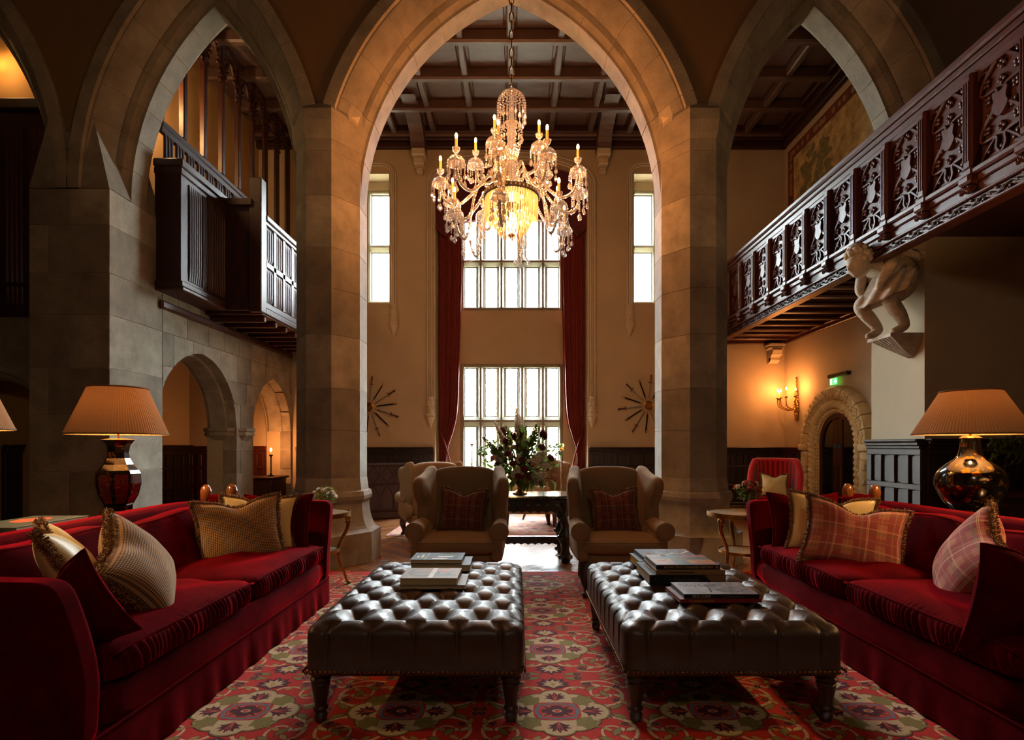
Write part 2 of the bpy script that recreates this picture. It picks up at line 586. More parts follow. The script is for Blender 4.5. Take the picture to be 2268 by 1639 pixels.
# ---- floor
fl = MB().box(-8, 8, -4.2, 11.6, -.3, -.012).build('floor', mat('floor_bed', (60, 40, 26), .8))
structure(fl); tag(fl, 'oak herringbone parquet floor of the hall')
m_oak = mat('oak_parquet', (150, 98, 56), .26, n=3.5, amt=.35, col2=(112, 68, 36), stretch=(1, 9, 9), bump=.04, bs=40)
m_oak2 = mat('oak_parquet_dark', (126, 80, 44), .28, n=3.5, amt=.35, col2=(96, 58, 30), stretch=(1, 9, 9), bump=.04, bs=40)
W_, N_ = .13, 6
pl_me = MB().box(0, W_*N_ - .003, 0, W_-.003, -.012, 0, .0012).build('plank', m_oak, fl)
pl_me2 = MB().box(0, W_*N_ - .003, 0, W_-.003, -.012, 0, .0012).build('plank', m_oak2, fl)
cand = []
r45 = radians(45)
for i in range(-90, 90):
    for j in range(-90, 90):
        s_ = (i - j) % (2*N_)
        if s_ == 0: rz = 0
        elif s_ == 2*N_-1: rz = 1
        else: continue
        px, py = i*W_, j*W_
        if rz: mx, my = px + W_/2, py + W_*N_/2
        else: mx, my = px + W_*N_/2, py + W_/2
        c45, s45 = cos(r45), sin(r45)
        X, Y = mx*c45 - my*s45, mx*s45 + my*c45 + 7.0
        if -6.2 < X < 5.0 and 4.6 < Y < 10.3:
            ox, oy = (px + (W_ if rz else 0), py)
            cand.append((Y if (abs(X) < 2.6 and Y > 5.2) else Y + 50, ox*c45 - oy*s45, ox*s45 + oy*c45 + 7.0, r45 + (pi/2 if rz else 0)))
cand.sort()
rest = MB()
for k, (key, X, Y, rz) in enumerate(cand):
    if k < 290:
        src = pl_me if random.random() < .6 else pl_me2
        share('plank', src, fl, (X, Y, 0), (0, 0, rz))
    else:
        rest.at((X, Y, 0), (0, 0, rz)); rest.box(0, W_*N_-.003, 0, W_-.003, -.012, 0)
bpy.data.objects.remove(pl_me); bpy.data.objects.remove(pl_me2)
o = rest.build('parquet_planks', m_oak, fl); o['kind'] = 'stuff'

# ---- outer shell of the hall
o = MB()
o.box(-8, 8, -4.2, -4.0, 0, ZH+.2)
structure(tag(o.build('wall_front', m_plaster_d), 'plain plaster wall behind the sofas'))
o = MB(); o.box(-7.4, -7.2, -4.0, 7.1, 0, ZH)
structure(tag(o.build('wall_left', m_plaster_d), 'plain plaster side wall of the front hall'))
o = MB(); o.box(7.0, 7.2, -4.0, 5.8, 0, ZH)
structure(tag(o.build('wall_right_front', m_plaster_d), 'brown plaster side wall beside the gallery'))
o = MB(); o.box(-8, 8, -4.2, 6.7, ZH, ZH+.2)
structure(tag(o.build('ceiling_front', m_ceil), 'dark timber ceiling over the sofas'))

# ---- arcade wall
ARCH = [(-6.2, .93, 4.08, 2.24), (-3.45, .95, 4.08, 2.24), (-.0715, 1.71, 4.08, 2.47), (3.39, 1.01, 4.08, 2.24)]
A33 = [arch_tab(c, a, zs, h, .33) for c, a, zs, h in ARCH]
o = MB()
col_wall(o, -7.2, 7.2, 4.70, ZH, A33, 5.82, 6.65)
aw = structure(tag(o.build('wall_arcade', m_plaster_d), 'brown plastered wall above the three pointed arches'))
PROF = [(0, .33), (0, .58), (.10, .60), (.14, .70), (.25, .87), (.44, .91), (.44, -.03), (.31, -.03), (.305, .012), (.29, .012), (.19, .07), (.10, .19), (.15, .24), (.075, .265), (.06, .30), (.03, .325)]
PCORE = [(.008, .345), (.008, .575), (.11, .61), (.25, .86), (.43, .90), (.43, -.022), (.318, -.022), (.312, .02), (.295, .022), (.197, .078), (.112, .192), (.165, .243), (.085, .275), (.07, .31), (.035, .335)]
for (c, a, zs, h), zc_ in zip(ARCH, ({}, {1: 0, -1: 4.9}, {1: 4.9, -1: 4.9}, {1: 4.9})):
    voussoirs(aw, c, a, zs, h, PROF, 7, D1, m_stone, zclip=zc_, core=PCORE)

def octo(xi, xo, s=1.0, mirror=False):
    """pier plan; xi inner face, xo outer face, y D1..D2"""
    pts = [(.31, 0), (.69, 0), (1, .29), (1, .58), (.69, .87), (.31, .87), (0, .58), (0, .29)]
    cx, cy = (xi+xo)/2, D1 + .435
    return [(cx + ((xo + (xi-xo)*u) - cx)*s, cy + (D1 + v - cy)*s) for u, v in pts]
def pier(name, label, xi, xo):
    p = structure(thing(name, label, None))
    core = octo(xi, xo, .985)
    MB().prism(core, 0, 4.9, 'Z').build('mortar_core', m_mortar, p)
    z = .95
    hs = [.52, .46, .58, .5, .44, .56, .48, .5]
    k = 0
    while z < 4.6:
        h = min(hs[k % len(hs)], 4.62 - z); k += 1
        MB().prism(octo(xi, xo), z + .003, z + h - .003, 'Z').build('stone_block', m_stone if k % 3 else m_stone2, p)
        z += h
    mb = MB()
    mb.frustum(octo(xi, xo, 1.0), 4.62, octo(xi, xo, 1.06), 4.68)
    mb.frustum(octo(xi, xo, 1.06), 4.68, octo(xi, xo, 1.12), 4.80)
    mb.frustum(octo(xi, xo, 1.12), 4.80, octo(xi, xo, 1.12), 4.92)
    mb.frustum(octo(xi, xo, 1.12), 4.92, octo(xi, xo, 1.0), 5.0)
    mb.build('capital', m_stone, p)
    mb = MB()
    B = 1.42
    mb.frustum(octo(xi, xo, B), 0, octo(xi, xo, B), .34)
    n = 8
    prev = (B, .34)
    for i in range(1, n+1):                       # hollow sweep up to the roll
        t = i/n
        s_ = B - (B-1.07)*sin(t*pi/2)**.8
        z_ = .34 + .32*(1-cos(t*pi/2))**.9
        mb.frustum(octo(xi, xo, prev[0]), prev[1], octo(xi, xo, s_), z_)
        prev = (s_, z_)
    for s_, z_ in ((1.14, .70), (1.16, .74), (1.12, .79), (1.05, .80), (1.0, .95)):
        mb.frustum(octo(xi, xo, prev[0]), prev[1], octo(xi, xo, s_), z_); prev = (s_, z_)
    mb.build('plinth', m_stone2, p, smooth=25)
    return p
pier('pillar', 'octagonal limestone pillar between the balcony arch and the great arch', -1.781, -2.50)
pier('pillar', 'octagonal limestone pillar between the great arch and the tapestry arch', 1.638, 2.38)

# ---- big square pier of the balcony arch
p = structure(thing('pillar', 'broad square limestone pillar behind the jar lamp', None))
MB().box(-5.265, XJL-.008, D1+.008, D2-.008, 0, 4.08).build('mortar_core', m_mortar, p)
MB().frustum([(-5.27, D1), (XJL, D1), (XJL, D2), (-5.27, D2)], 4.087, [(-5.03, D1+.035), (-4.64, D1+.035), (-4.64, D2-.1), (-5.03, D2-.1)], 5.05).build('broach_stop', m_stone, p)
z = 0; k = 0
hs = [.55, .47, .62, .5, .58, .45, .52, .6, .5]
while z < 4.06:
    h = min(hs[k % 9], 4.085 - z)
    cuts = [-5.27, -4.84 + .22*((k % 3)-1), XJL]
    for a, b in zip(cuts[:-1], cuts[1:]):
        MB().box(a+.002, b-.002 if b != XJL else b, D1, D2, z+.003, z+h-.003, .004).build('stone_block', random.choice([m_stone, m_stone2]), p)
    z += h; k += 1

# ---- right end of the arcade: plaster wall with jamb
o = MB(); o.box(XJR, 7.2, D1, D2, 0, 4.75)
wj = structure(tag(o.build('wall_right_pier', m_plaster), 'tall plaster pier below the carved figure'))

# ---- left wing wall with the two small arches (runs away from the camera)
LA = [(7.50, .93, 1.585, 1.0), (9.70, .74, 1.585, .92)]
LA0 = [arch_tab(c, a, zs, h, .0) for c, a, zs, h in LA]
for t in LA0: pass
wl = structure(thing('wall_left_wing', 'pale limestone block wall pierced by two small pointed arches', None))
o = MB()
LAm = [arch_tab(c, a, zs, h, .012) for c, a, zs, h in LA]
col_wall(o, D2, YB, 0, 3.30, LAm, XJL-.47, XJL-.014, axis='Y', step=.05)
o.build('mortar_core', m_mortar, wl)
zrow = [(0, .45), (.45, .86), (.86, 1.24), (1.24, 1.585), (1.585, 1.95), (1.95, 2.30), (2.30, 2.72), (2.72, 3.05), (3.05, 3.32)]
for r, (z0, z1) in enumerate(zrow):
    u = D2 - (0 if r % 2 else .28)
    while u < YB:
        w = random.choice([.42, .5, .58])
        a, b = max(u, D2) + .004, min(u+w, YB) - .004
        u += w
        if b - a < .08: continue
        mb = MB()
        col_wall(mb, a, b, z0+.004, z1-.004, LA0, XJL-.2, XJL + random.uniform(0, .004), axis='Y', step=.05)
        if len(mb.v) > 0:
            mb.build('stone_block', random.choice([m_stone, m_stone2, m_stone2]), wl)
PR2 = [(0, .15), (0, .40), (.10, .49), (.16, .49), (.16, .0), (.085, .0), (.0, .07), (-.0, .12)]
PR2 = [(-.03, .16), (-.03, .40), (.03, .48), (.09, .48), (.09, .012), (.005, .012), (.0, .10), (.01, .14)]
for c, a, zs, h in LA:
    voussoirs(wl, c, a, zs, h, PR2, 5, XJL, m_stone2, axis='Y', flip=-1)
    for s in (-1, 1):
        if c > 9 or s == -1:
            continue
# octagonal column between the small arches
p = structure(thing('column', 'short octagonal limestone column with a moulded capital between the small arches', None, (XJL-.25, 8.70, 0)))
def oc(r, s=1.0):
    q = r*.42
    return [(-q, -r), (q, -r), (r, -q), (r, q), (q, r), (-q, r), (-r, q), (-r, -q)]
z = 0
for h in (.42, .40, .42):
    MB().frustum(oc(.215), z+.003, oc(.215), z+h-.003).build('stone_block', m_stone2, p); z += h
mb = MB()
prof = [(.215, 1.24), (.23, 1.28), (.215, 1.30), (.25, 1.38), (.31, 1.45), (.335, 1.47), (.335, 1.50), (.32, 1.52), (.345, 1.54), (.345, 1.585)]
for (r0, z0), (r1, z1) in zip(prof[:-1], prof[1:]): mb.frustum(oc(r0), z0, oc(r1), z1)
mb.build('capital', m_stone2, p)

# ---- far side walls, far ceiling
o = MB(); o.box(XL-.2, XL, 7.0, YB+.2, 0, ZC)
structure(tag(o.build('wall_left_corridor', m_plaster), 'buff plaster wall of the corridor behind the small arches'))
o = MB(); o.box(XL, XJL-.47, 7.0, YB, 3.12, 3.30)
o.box(-5.27, XJL-.47, D2+.02, 7.0, 3.12, 3.30)
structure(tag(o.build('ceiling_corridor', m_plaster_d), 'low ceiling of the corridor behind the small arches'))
o = MB(); o.box(XR, XR+.2, D2-.02, YB+.2, 0, ZC)
structure(tag(o.build('wall_right', m_plaster), 'buff plaster side wall with the carved stone doorway'))
o = MB(); o.box(-6.6, 5.45, D2-.1, YB+.6, ZC, ZC+.2)
ce = structure(tag(o.build('ceiling', m_ceil), 'coffered dark timber ceiling beyond the great arch'))
# coffers
gx = [-.097 + .751*i for i in range(-8, 8)]
gy = [10.35 - .80*i for i in range(0, 5)]
gx = [g for g in gx if -6.3 < g < 5.2]
bm_ = MB().box(-.055, .055, -1.9, 1.9, -.16, 0, .02).build('beam', m_ceil, ce, loc=(gx[0], 8.6, ZC))
for g in gx[1:]:
    share('beam', bm_, ce, (g, 8.6, ZC))
bx_ = MB().box(-5.9, 5.9, -.06, .06, -.2, 0, .025).build('beam', m_ceil, ce, loc=(-.6, gy[0], ZC))
for g in gy[1:]:
    share('beam', bx_, ce, (-.6, g, ZC))
pn = None
for i in range(len(gx)-1):
    for j in range(len(gy)-1):
        w = gx[i+1]-gx[i]
        loc = ((gx[i]+gx[i+1])/2, (gy[j]+gy[j+1])/2, ZC)
        if pn is None:
            pn = MB().box(-w/2+.09, w/2-.09, -.30, .30, -.03, 0, .012).build('panel', m_ceil, ce, loc=loc)
        else: share('panel', pn, ce, loc)
mb = MB()
for k, (dy, z0, z1) in enumerate(((.10, 7.08, 7.20), (.16, 7.20, 7.30), (.24, 7.30, 7.45))):
    mb.box(-6.4, 5.25, YB-dy, YB, z0, z1, .02)
structure(tag(mb.build('trim_1', m_wood), 'dark stepped timber cornice along the window wall'))
mb = MB()
for k, (dx, z0, z1) in enumerate(((.10, 7.08, 7.20), (.16, 7.20, 7.30), (.24, 7.30, 7.45))):
    mb.box(XR-dx, XR, D2, YB, z0, z1, .02)
structure(tag(mb.build('trim_2', m_wood), 'dark timber cornice above the tapestry'))
for nm, X in (('balcony', -1.885), ('tapestry', 1.66)):
    q = thing('roof_brace', 'curved timber roof brace on a stone corbel, %s side of the windows' % nm, 'brace', (X, YB, 7.0), group='roof braces')
    mb = MB()
    pts = [(0, 6.98), (-.32, 6.98)] + [(-.32 - .95*(1-cos(t*pi/16)), 6.98 + .37*sin(t*pi/16)) for t in range(1, 9)] + [(0, 7.36)]
    mb.prism([(y, z-7.0) for y, z in pts], -.13, .13, 'X'); mb.build('curved_brace', m_ceil, q)
    mb = MB(); mb.box(-.13, .13, -.30, 0, -.16, -.02, .02); mb.box(-.10, .10, -.22, 0, -.30, -.16, .02); mb.box(-.07, .07, -.12, 0, -.42, -.30, .02)
    mb.build('stone_corbel', m_trimstone, q)

# ---- back wall with window recess and side lights
RX0, RX1 = -1.60, 1.38
RC, RA = (RX0+RX1)/2, (RX1-RX0)/2
def tudor(x): return 6.42 + .46*(max(0, 1-(x/RA)**2.4))**.55
TA = [dict(c=RC, a=RA, fn=tudor)]
o = MB()
segs = [(-6.6, -3.02, 0, ZC), (-3.02, -2.50, 0, 4.10), (-3.02, -2.50, 6.62, ZC), (-2.50, RX0, 0, ZC), (RX1, 2.29, 0, ZC),
        (2.29, 2.81, 0, 4.10), (2.29, 2.81, 6.62, ZC), (2.81, 5.45, 0, ZC)]
for a, b, z0, z1 in segs: o.box(a, b, YB, YW, z0, z1)
col_wall(o, RX0, RX1, 6.3, ZC, TA, YB, YW, step=.1)
o.box(RX0-.2, RX1+.2, YB+.45, YW, -.01, .5)
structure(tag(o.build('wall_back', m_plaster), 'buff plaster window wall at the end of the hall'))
WX0, WX1 = -1.155, .943
o = MB()
for a, b, z0, z1 in ((RX0-.3, WX0, 0, 7.3), (WX1, RX1+.3, 0, 7.3), (WX0, WX1, 0, .50), (WX0, WX1, 2.98, 4.08), (WX0, WX1, 6.0, 7.3)):
    o.box(a, b, YW, YW+.22, z0, z1)
structure(tag(o.build('wall_window_bay', m_plaster), 'plaster panel between the upper and lower windows'))
NWIN = [0]
def window(label, x0, x1, zrows, y, nl, we=.075, wm=.166):
    NWIN[0] += 1
    wdw = structure(thing('window_%d' % NWIN[0], label, None, ((x0+x1)/2, y, zrows[0][0])))
    xc, z0 = (x0+x1)/2, zrows[0][0]
    W = x1 - x0
    zt = zrows[-1][1]
    mb = MB()
    mb.box(-W/2, -W/2+we, -.02, .12, 0, zt-z0, .015); mb.box(W/2-we, W/2, -.02, .12, 0, zt-z0, .015)
    mb.box(-W/2+we, W/2-we, -.02, .12, zt-z0-we, zt-z0, .015)
    mb.box(-W/2+we, W/2-we, -.05, .12, 0, .05, .01)
    mb.build('frame', m_winframe, wdw)
    lw = (W - 2*we - (nl-1)*wm)/nl
    for i in range(nl-1):
        x = -W/2 + we + (i+1)*lw + i*wm
        mb = MB()
        mb.prism([(x, .1), (x, .045), (x+.012, .03), (x+.03, .03), (x+.035, .0), (x+wm/2-.02, -.06), (x+wm/2+.02, -.06), (x+wm-.035, .0), (x+wm-.03, .03), (x+wm-.012, .03), (x+wm, .045), (x+wm, .1)], .05, zt-z0-we, 'Z')
        mb.build('mullion', m_winframe, wdw)
    tz = [(zrows[k][1], zrows[k+1][0]) for k in range(len(zrows)-1)]
    for a, b in tz:
        MB().prism([(.10, a-z0), (.02, a-z0), (-.07, (a+b)/2-z0-.01), (-.07, (a+b)/2-z0+.03), (0.0, b-z0), (.10, b-z0)], -W/2+we, W/2-we, 'X').build('transom', m_winframe, wdw)
    for a, b in zrows:
        zz0 = a - z0 + (.05 if a == zrows[0][0] else 0); zz1 = b - z0 - (we if b == zt else 0)
        for i in range(nl):
            x = -W/2 + we + i*(lw+wm)
            s = MB(); e = .018
            s.box(x, x+e, .05, .08, zz0, zz1); s.box(x+lw-e, x+lw, .05, .08, zz0, zz1)
            s.box(x+e, x+lw-e, .05, .08, zz0, zz0+e); s.box(x+e, x+lw-e, .05, .08, zz1-e, zz1)
            pn_ = MB().box(x+e, x+lw-e, .062, .068, zz0+e, zz1-e).build('pane', m_glass, wdw)
            s.build('sash', m_sash, wdw)
    return wdw
window('upper five-light mullioned window behind the chandelier', WX0, WX1, [(4.08, 4.98), (5.12, 6.02)], YW, 5)
window('lower five-light mullioned window behind the flowers', WX0, WX1, [(.50, 1.70), (1.90, 2.98)], YW, 5)
window('slim two-light side window above the gothic cabinet', -3.02, -2.50, [(4.16, 5.22), (5.36, 6.45)], YB+.34, 1, .07)
window('slim two-light side window beside the tapestry arch', 2.29, 2.81, [(4.16, 5.22), (5.36, 6.45)], YB+.34, 1, .07)
# fill above/below side lights
o = MB()
for a, b in ((-3.02, -2.5), (2.29, 2.81)):
    o.box(a, b, YB+.34, YW, 6.45, 6.63); o.box(a, b, YB+.34, YW, 4.09, 4.17)
    o.add([(a, YB, 4.10), (b, YB, 4.10), (b, YB+.36, 4.17), (a, YB+.36, 4.17)], [(0, 1, 2, 3)])
structure(tag(o.build('wall_side_light_reveals', m_plaster), 'sloped plaster sills and heads of the slim side windows'))

# ---- hood moulds: ribs with carved corbels
def ribs(name, label, pts, offs, r, outward):
    mb = MB()
    for k, of in enumerate(offs):
        path = []
        for i, (x, z, nx, nz) in enumerate(pts):
            path.append((x + nx*of, YB - .012 - (.02 if k % 2 else 0), z + nz*of))
        mb.tube(path, r, 8)
    return structure(tag(mb.build(name, m_trimstone, smooth=50), label))
def hood_path(x0, x1, zb, zfn, n=20):
    c, a = (x0+x1)/2, (x1-x0)/2
    pts = []
    zs = zfn(a*.999)
    for i in range(6): pts.append((x0, zb + (zs-zb)*i/5, -1, 0))
    for i in range(1, n):
        t = -cos(pi*i/n)
        x = c + a*t
        z = zfn(abs(a*t))
        dx = .001; s = (zfn(min(a*.999, abs(a*t)+dx)) - z)/dx*(1 if t >= 0 else -1)
        nn = Vector((-s, 1)).normalized()
        pts.append((x, z, nn.x, nn.y))
    for i in range(6): pts.append((x1, zs + (zb-zs)*i/5, 1, 0))
    return pts
ribs('trim_3', 'ribbed plaster hood mould framing the curtained window recess', hood_path(RX0, RX1, 2.2, tudor), [0.02, .06, .10, .14], .022, 1)
def semi(a):
    return lambda x: 6.60 + .16*(max(0, 1-(x/a)**2.6))**.5
ribs('trim_4', 'ribbed hood mould over the slim window above the gothic cabinet', hood_path(-3.06, -2.46, 4.0, semi(.30)), [.02, .055, .09], .018, 1)
ribs('trim_5', 'ribbed hood mould over the slim window beside the tapestry arch', hood_path(2.25, 2.85, 4.0, semi(.30)), [.02, .055, .09], .018, 1)
def corbel_shape():
    mb = MB()
    mb.lathe([(.02, 0), (.05, .10), (.085, .17), (.10, .20), (.085, .23), (.10, .26), (.075, .31), (.07, .42), (.085, .47), (.06, .55), (.075, .58), (.075, .60)], 10)
    for i in range(8): mb.ball((.07*cos(i*pi/4), .07*sin(i*pi/4), .33 + .05*(i % 3)), .028, 6, 4)
    return mb
cb = None
for lab, x, z in (('under the hood mould beside the gothic cabinet curtain', RX0-.09, 1.66), ('under the hood mould by the tapestry-side curtain', RX1+.09, 1.66),
                  ('below the slim window above the gothic cabinet', -2.40, 3.44), ('below the slim window beside the tapestry arch', 2.19, 3.44)):
    if cb is None:
        cb = corbel_shape().build('carved_corbel', m_trimstone, smooth=40, loc=(x, YB-.03, z)); q = cb
    else: q = share('carved_corbel', cb, None, (x, YB-.03, z))
    tag(q, 'small carved plaster corbel ' + lab, 'corbel', 'hood mould corbels')

# ---- panelled dados
NTR = [5]
def dado(label, loc, rz, L, zt, ncol, rows, m=None, kick=.14, depth=.05):
    NTR[0] += 1
    m = m or m_wooddado
    d = structure(thing('trim_%d' % NTR[0], label, None, loc, rz))
    mb = MB()
    mb.box(0, L, -.02, 0, 0, zt-.02)
    mb.box(0, L, -depth-.015, 0, 0, kick, .01)
    mb.box(0, L, -depth-.05, 0, zt-.035, zt, .012); mb.box(0, L, -depth-.03, 0, zt-.075, zt-.035, .01); mb.box(0, L, -depth-.012, 0, zt-.11, zt-.075, .008)
    edges = [kick] + [b for _, b in rows[:-1]] + [zt-.11]
    st = .045
    zs = []
    for (a, b) in rows: zs.append((a, b))
    lastz = kick
    for (a, b) in rows:
        mb.box(0, L, -depth, -.02, lastz, a, .006); lastz = b
    mb.box(0, L, -depth, -.02, lastz, zt-.11, .006)
    cw = L/ncol
    for i in range(ncol+1):
        x = min(max(i*cw, st), L-st)
        for (a, b) in rows: mb.box(x-st, x+st, -depth, -.02, a, b, .006)
    mb.build('framing', m, d)
    src = {}
    for i in range(ncol):
        for (a, b) in rows:
            x0 = max(i*cw, 0 if i else st) + st + .004; x1 = (i+1)*cw - st - .004 - (st if i == ncol-1 else 0)
            if x1 - x0 < .02: continue
            key = (round(x1-x0, 3), round(b-a, 3))
            if key not in src:
                w, h = x1-x0, b-a
                q = MB()
                arch = [(0.01, .012), (w-.01, .012), (w-.01, h-.035), (w-.03, h-.012), (.03, h-.012), (.01, h-.035)]
                q.prism(arch, -.034, -.02, 'Y')
                src[key] = q.build('panel', m, d, loc=(x0, 0, a))
            else: share('panel', src[key], d, (x0, 0, a))
    return d
R3 = [(.20, .50), (.56, .86), (.92, 1.14)]
dado('dark panelled dado behind the gothic cabinet', (-4.3, YB, 0), 0, 4.3+RX0-.02, 1.28, 11, R3)
dado('dark panelled dado behind the wing chair by the tapestry arch', (RX1+.02, YB, 0), 0, XR-RX1-.02, 1.28, 15, R3)
dado('dark panelled dado between the corner sconce and the stone doorway', (XR, YB, 0), -pi/2, .83, 1.28, 3, R3, m_woodr)
dado('dark panelled dado near the stone doorway hidden by the pier', (XR, 7.75, 0), -pi/2, 1.05, 1.28, 4, R3)
dado('worn oak dado of square panels on the pier below the carved figure', (XJR, D2, 0), -pi/2, D2-D1+.02, 1.38, 4, [(.12, .44), (.50, .82), (.88, 1.20)], mat('worn_oak', (62, 48, 35), .5, n=6, amt=.35, spec=.25), .08, .06)
dado('dark panelled dado behind the bottle-vase lamp', (XJR, D1, 0), 0, 2.6, 1.38, 9, [(.12, .44), (.50, .82), (.88, 1.20)])
dado('dark panelled wainscot along the corridor wall behind the small arches', (XL, D2, 0), pi/2, YB-D2, 1.32, 16, R3)
dado('lamplit panelled wainscot closing the corridor end', (XL, YB, 0), 0, 1.52, 1.30, 7, R3, m_woodr)
# ================================================================== SOFT FURNISHING HELPERS
def weld(o, d=.0004, smooth=60):
    bm = bmesh.new(); bm.from_mesh(o.data)
    bmesh.ops.remove_doubles(bm, verts=bm.verts, dist=d)
    bmesh.ops.recalc_face_normals(bm, faces=bm.faces)
    bm.to_mesh(o.data); bm.free()
    o.data.polygons.foreach_set('use_smooth', [True]*len(o.data.polygons))
    if smooth: o.data.set_sharp_from_angle(angle=radians(smooth))
    return o

def soft_box(mb, c, hx, hy, hz, k=8, n=(12, 12, 6), crown=0.0, disp=None, bulge=0.0, flat=False, k1=None):
    """rounded, padded block: superquadric with crowned top; disp(x,y,z,px,py,pz)->(dx,dy,dz)"""
    N = n
    def mp(x, y, z):
        if flat and z < 0:
            nr = max(1.0, (abs(x)**(k1 or k) + abs(y)**(k1 or k))**(1.0/(k1 or k)))
            a, b, e = x/nr, y/nr, z
        else:
            m_ = (abs(x)**(k1 or k) + abs(y)**(k1 or k))**(1.0/(k1 or k))
            nr = (m_**k + abs(z)**k)**(1.0/k)
            a, b, e = x/nr, y/nr, z/nr
        X, Y, Z = a*hx, b*hy, e*hz
        Z += crown*max(0, 1-a*a)**.8*max(0, 1-b*b)**.8*(1 if e > 0 else -.4)*min(1, abs(e)*1.5)
        if bulge:
            Y += (-1 if b < 0 else 1)*bulge*abs(b)**3*(1-e*e)
            X += (-1 if a < 0 else 1)*bulge*abs(a)**3*(1-e*e)
        if disp:
            dx, dy, dz = disp(a, b, e, X, Y, Z); X += dx; Y += dy; Z += dz
        return (c[0]+X, c[1]+Y, c[2]+Z)
    for s in (-1, 1):
        mb.grid(lambda u, v: mp(2*u-1, 2*v-1, s), N[0], N[1])
        mb.grid(lambda u, v: mp(2*u-1, s, 2*v-1), N[0], N[2])
        mb.grid(lambda u, v: mp(s, 2*u-1, 2*v-1), N[1], N[2])

def pad(mb, outline, plane, t0, t1, r=.03, n=5):
    """padded slab: outline (list of 2-D points) in 'XZ' or 'YZ', between t0 and t1 with rounded rims"""
    cx = sum(p[0] for p in outline)/len(outline); cz = sum(p[1] for p in outline)/len(outline)
    m = len(outline); rings = []
    H = (t1-t0)/2; mid = (t0+t1)/2
    for j in range(2*n+1):
        a = -pi/2 + pi*j/(2*n)
        t = mid + (H-r)*(-1 if j < n else (1 if j > n else 0)) + r*sin(a)
        if j == n: t = mid
        ins = r*(1-cos(a))
        ring = []
        for (x, z) in outline:
            dx, dz = x-cx, z-cz; L = sqrt(dx*dx+dz*dz)
            f = max(0, (L-ins)/L)
            ring.append((cx+dx*f, cz+dz*f, t))
        rings.append(ring)
    def P(q): return (q[0], q[2], q[1]) if plane == 'XZ' else (q[2], q[0], q[1])
    vs = [P(q) for ring in rings for q in ring]; fs = []
    for j in range(len(rings)-1):
        for i in range(m):
            k = (i+1) % m
            fs.append((j*m+i, j*m+k, (j+1)*m+k, (j+1)*m+i))
    b = len(vs)
    # puffed caps
    for s, ring in ((-1, rings[0]), (1, rings[-1])):
        base = len(vs); t = ring[0][2]
        vs.append(P((cx, cz, t + s*r*.5)))
        mid_ = []
        for (x, z, tt) in ring:
            vs.append(P((cx+(x-cx)*.6, cz+(z-cz)*.6, tt + s*r*.35)))
        off = 0 if s < 0 else (len(rings)-1)*m
        for i in range(m):
            k = (i+1) % m
            fs.append((off+i, off+k, base+1+k, base+1+i))
            fs.append((base+1+i, base+1+k, base))
    mb.add(vs, fs)

def smooth_poly(pts, n=4):
    """closed Catmull-Rom through the points"""
    out = []; m = len(pts)
    for i in range(m):
        p0, p1, p2, p3 = pts[i-1], pts[i], pts[(i+1) % m], pts[(i+2) % m]
        for k in range(n):
            t = k/n
            out.append(tuple(.5*((2*p1[d]) + (-p0[d]+p2[d])*t + (2*p0[d]-5*p1[d]+4*p2[d]-p3[d])*t*t + (-p0[d]+3*p1[d]-3*p2[d]+p3[d])*t**3) for d in range(len(p1))))
    return out
def crom(pts, n=8):
    out = []
    for i in range(len(pts)-1):
        p0 = pts[max(i-1, 0)]; p1 = pts[i]; p2 = pts[i+1]; p3 = pts[min(i+2, len(pts)-1)]
        for k in range(n):
            t = k/n
            out.append(tuple(.5*((2*p1[d]) + (-p0[d]+p2[d])*t + (2*p0[d]-5*p1[d]+4*p2[d]-p3[d])*t*t + (-p0[d]+3*p1[d]-3*p2[d]+p3[d])*t**3) for d in range(len(p1))))
    out.append(tuple(pts[-1]))
    return out

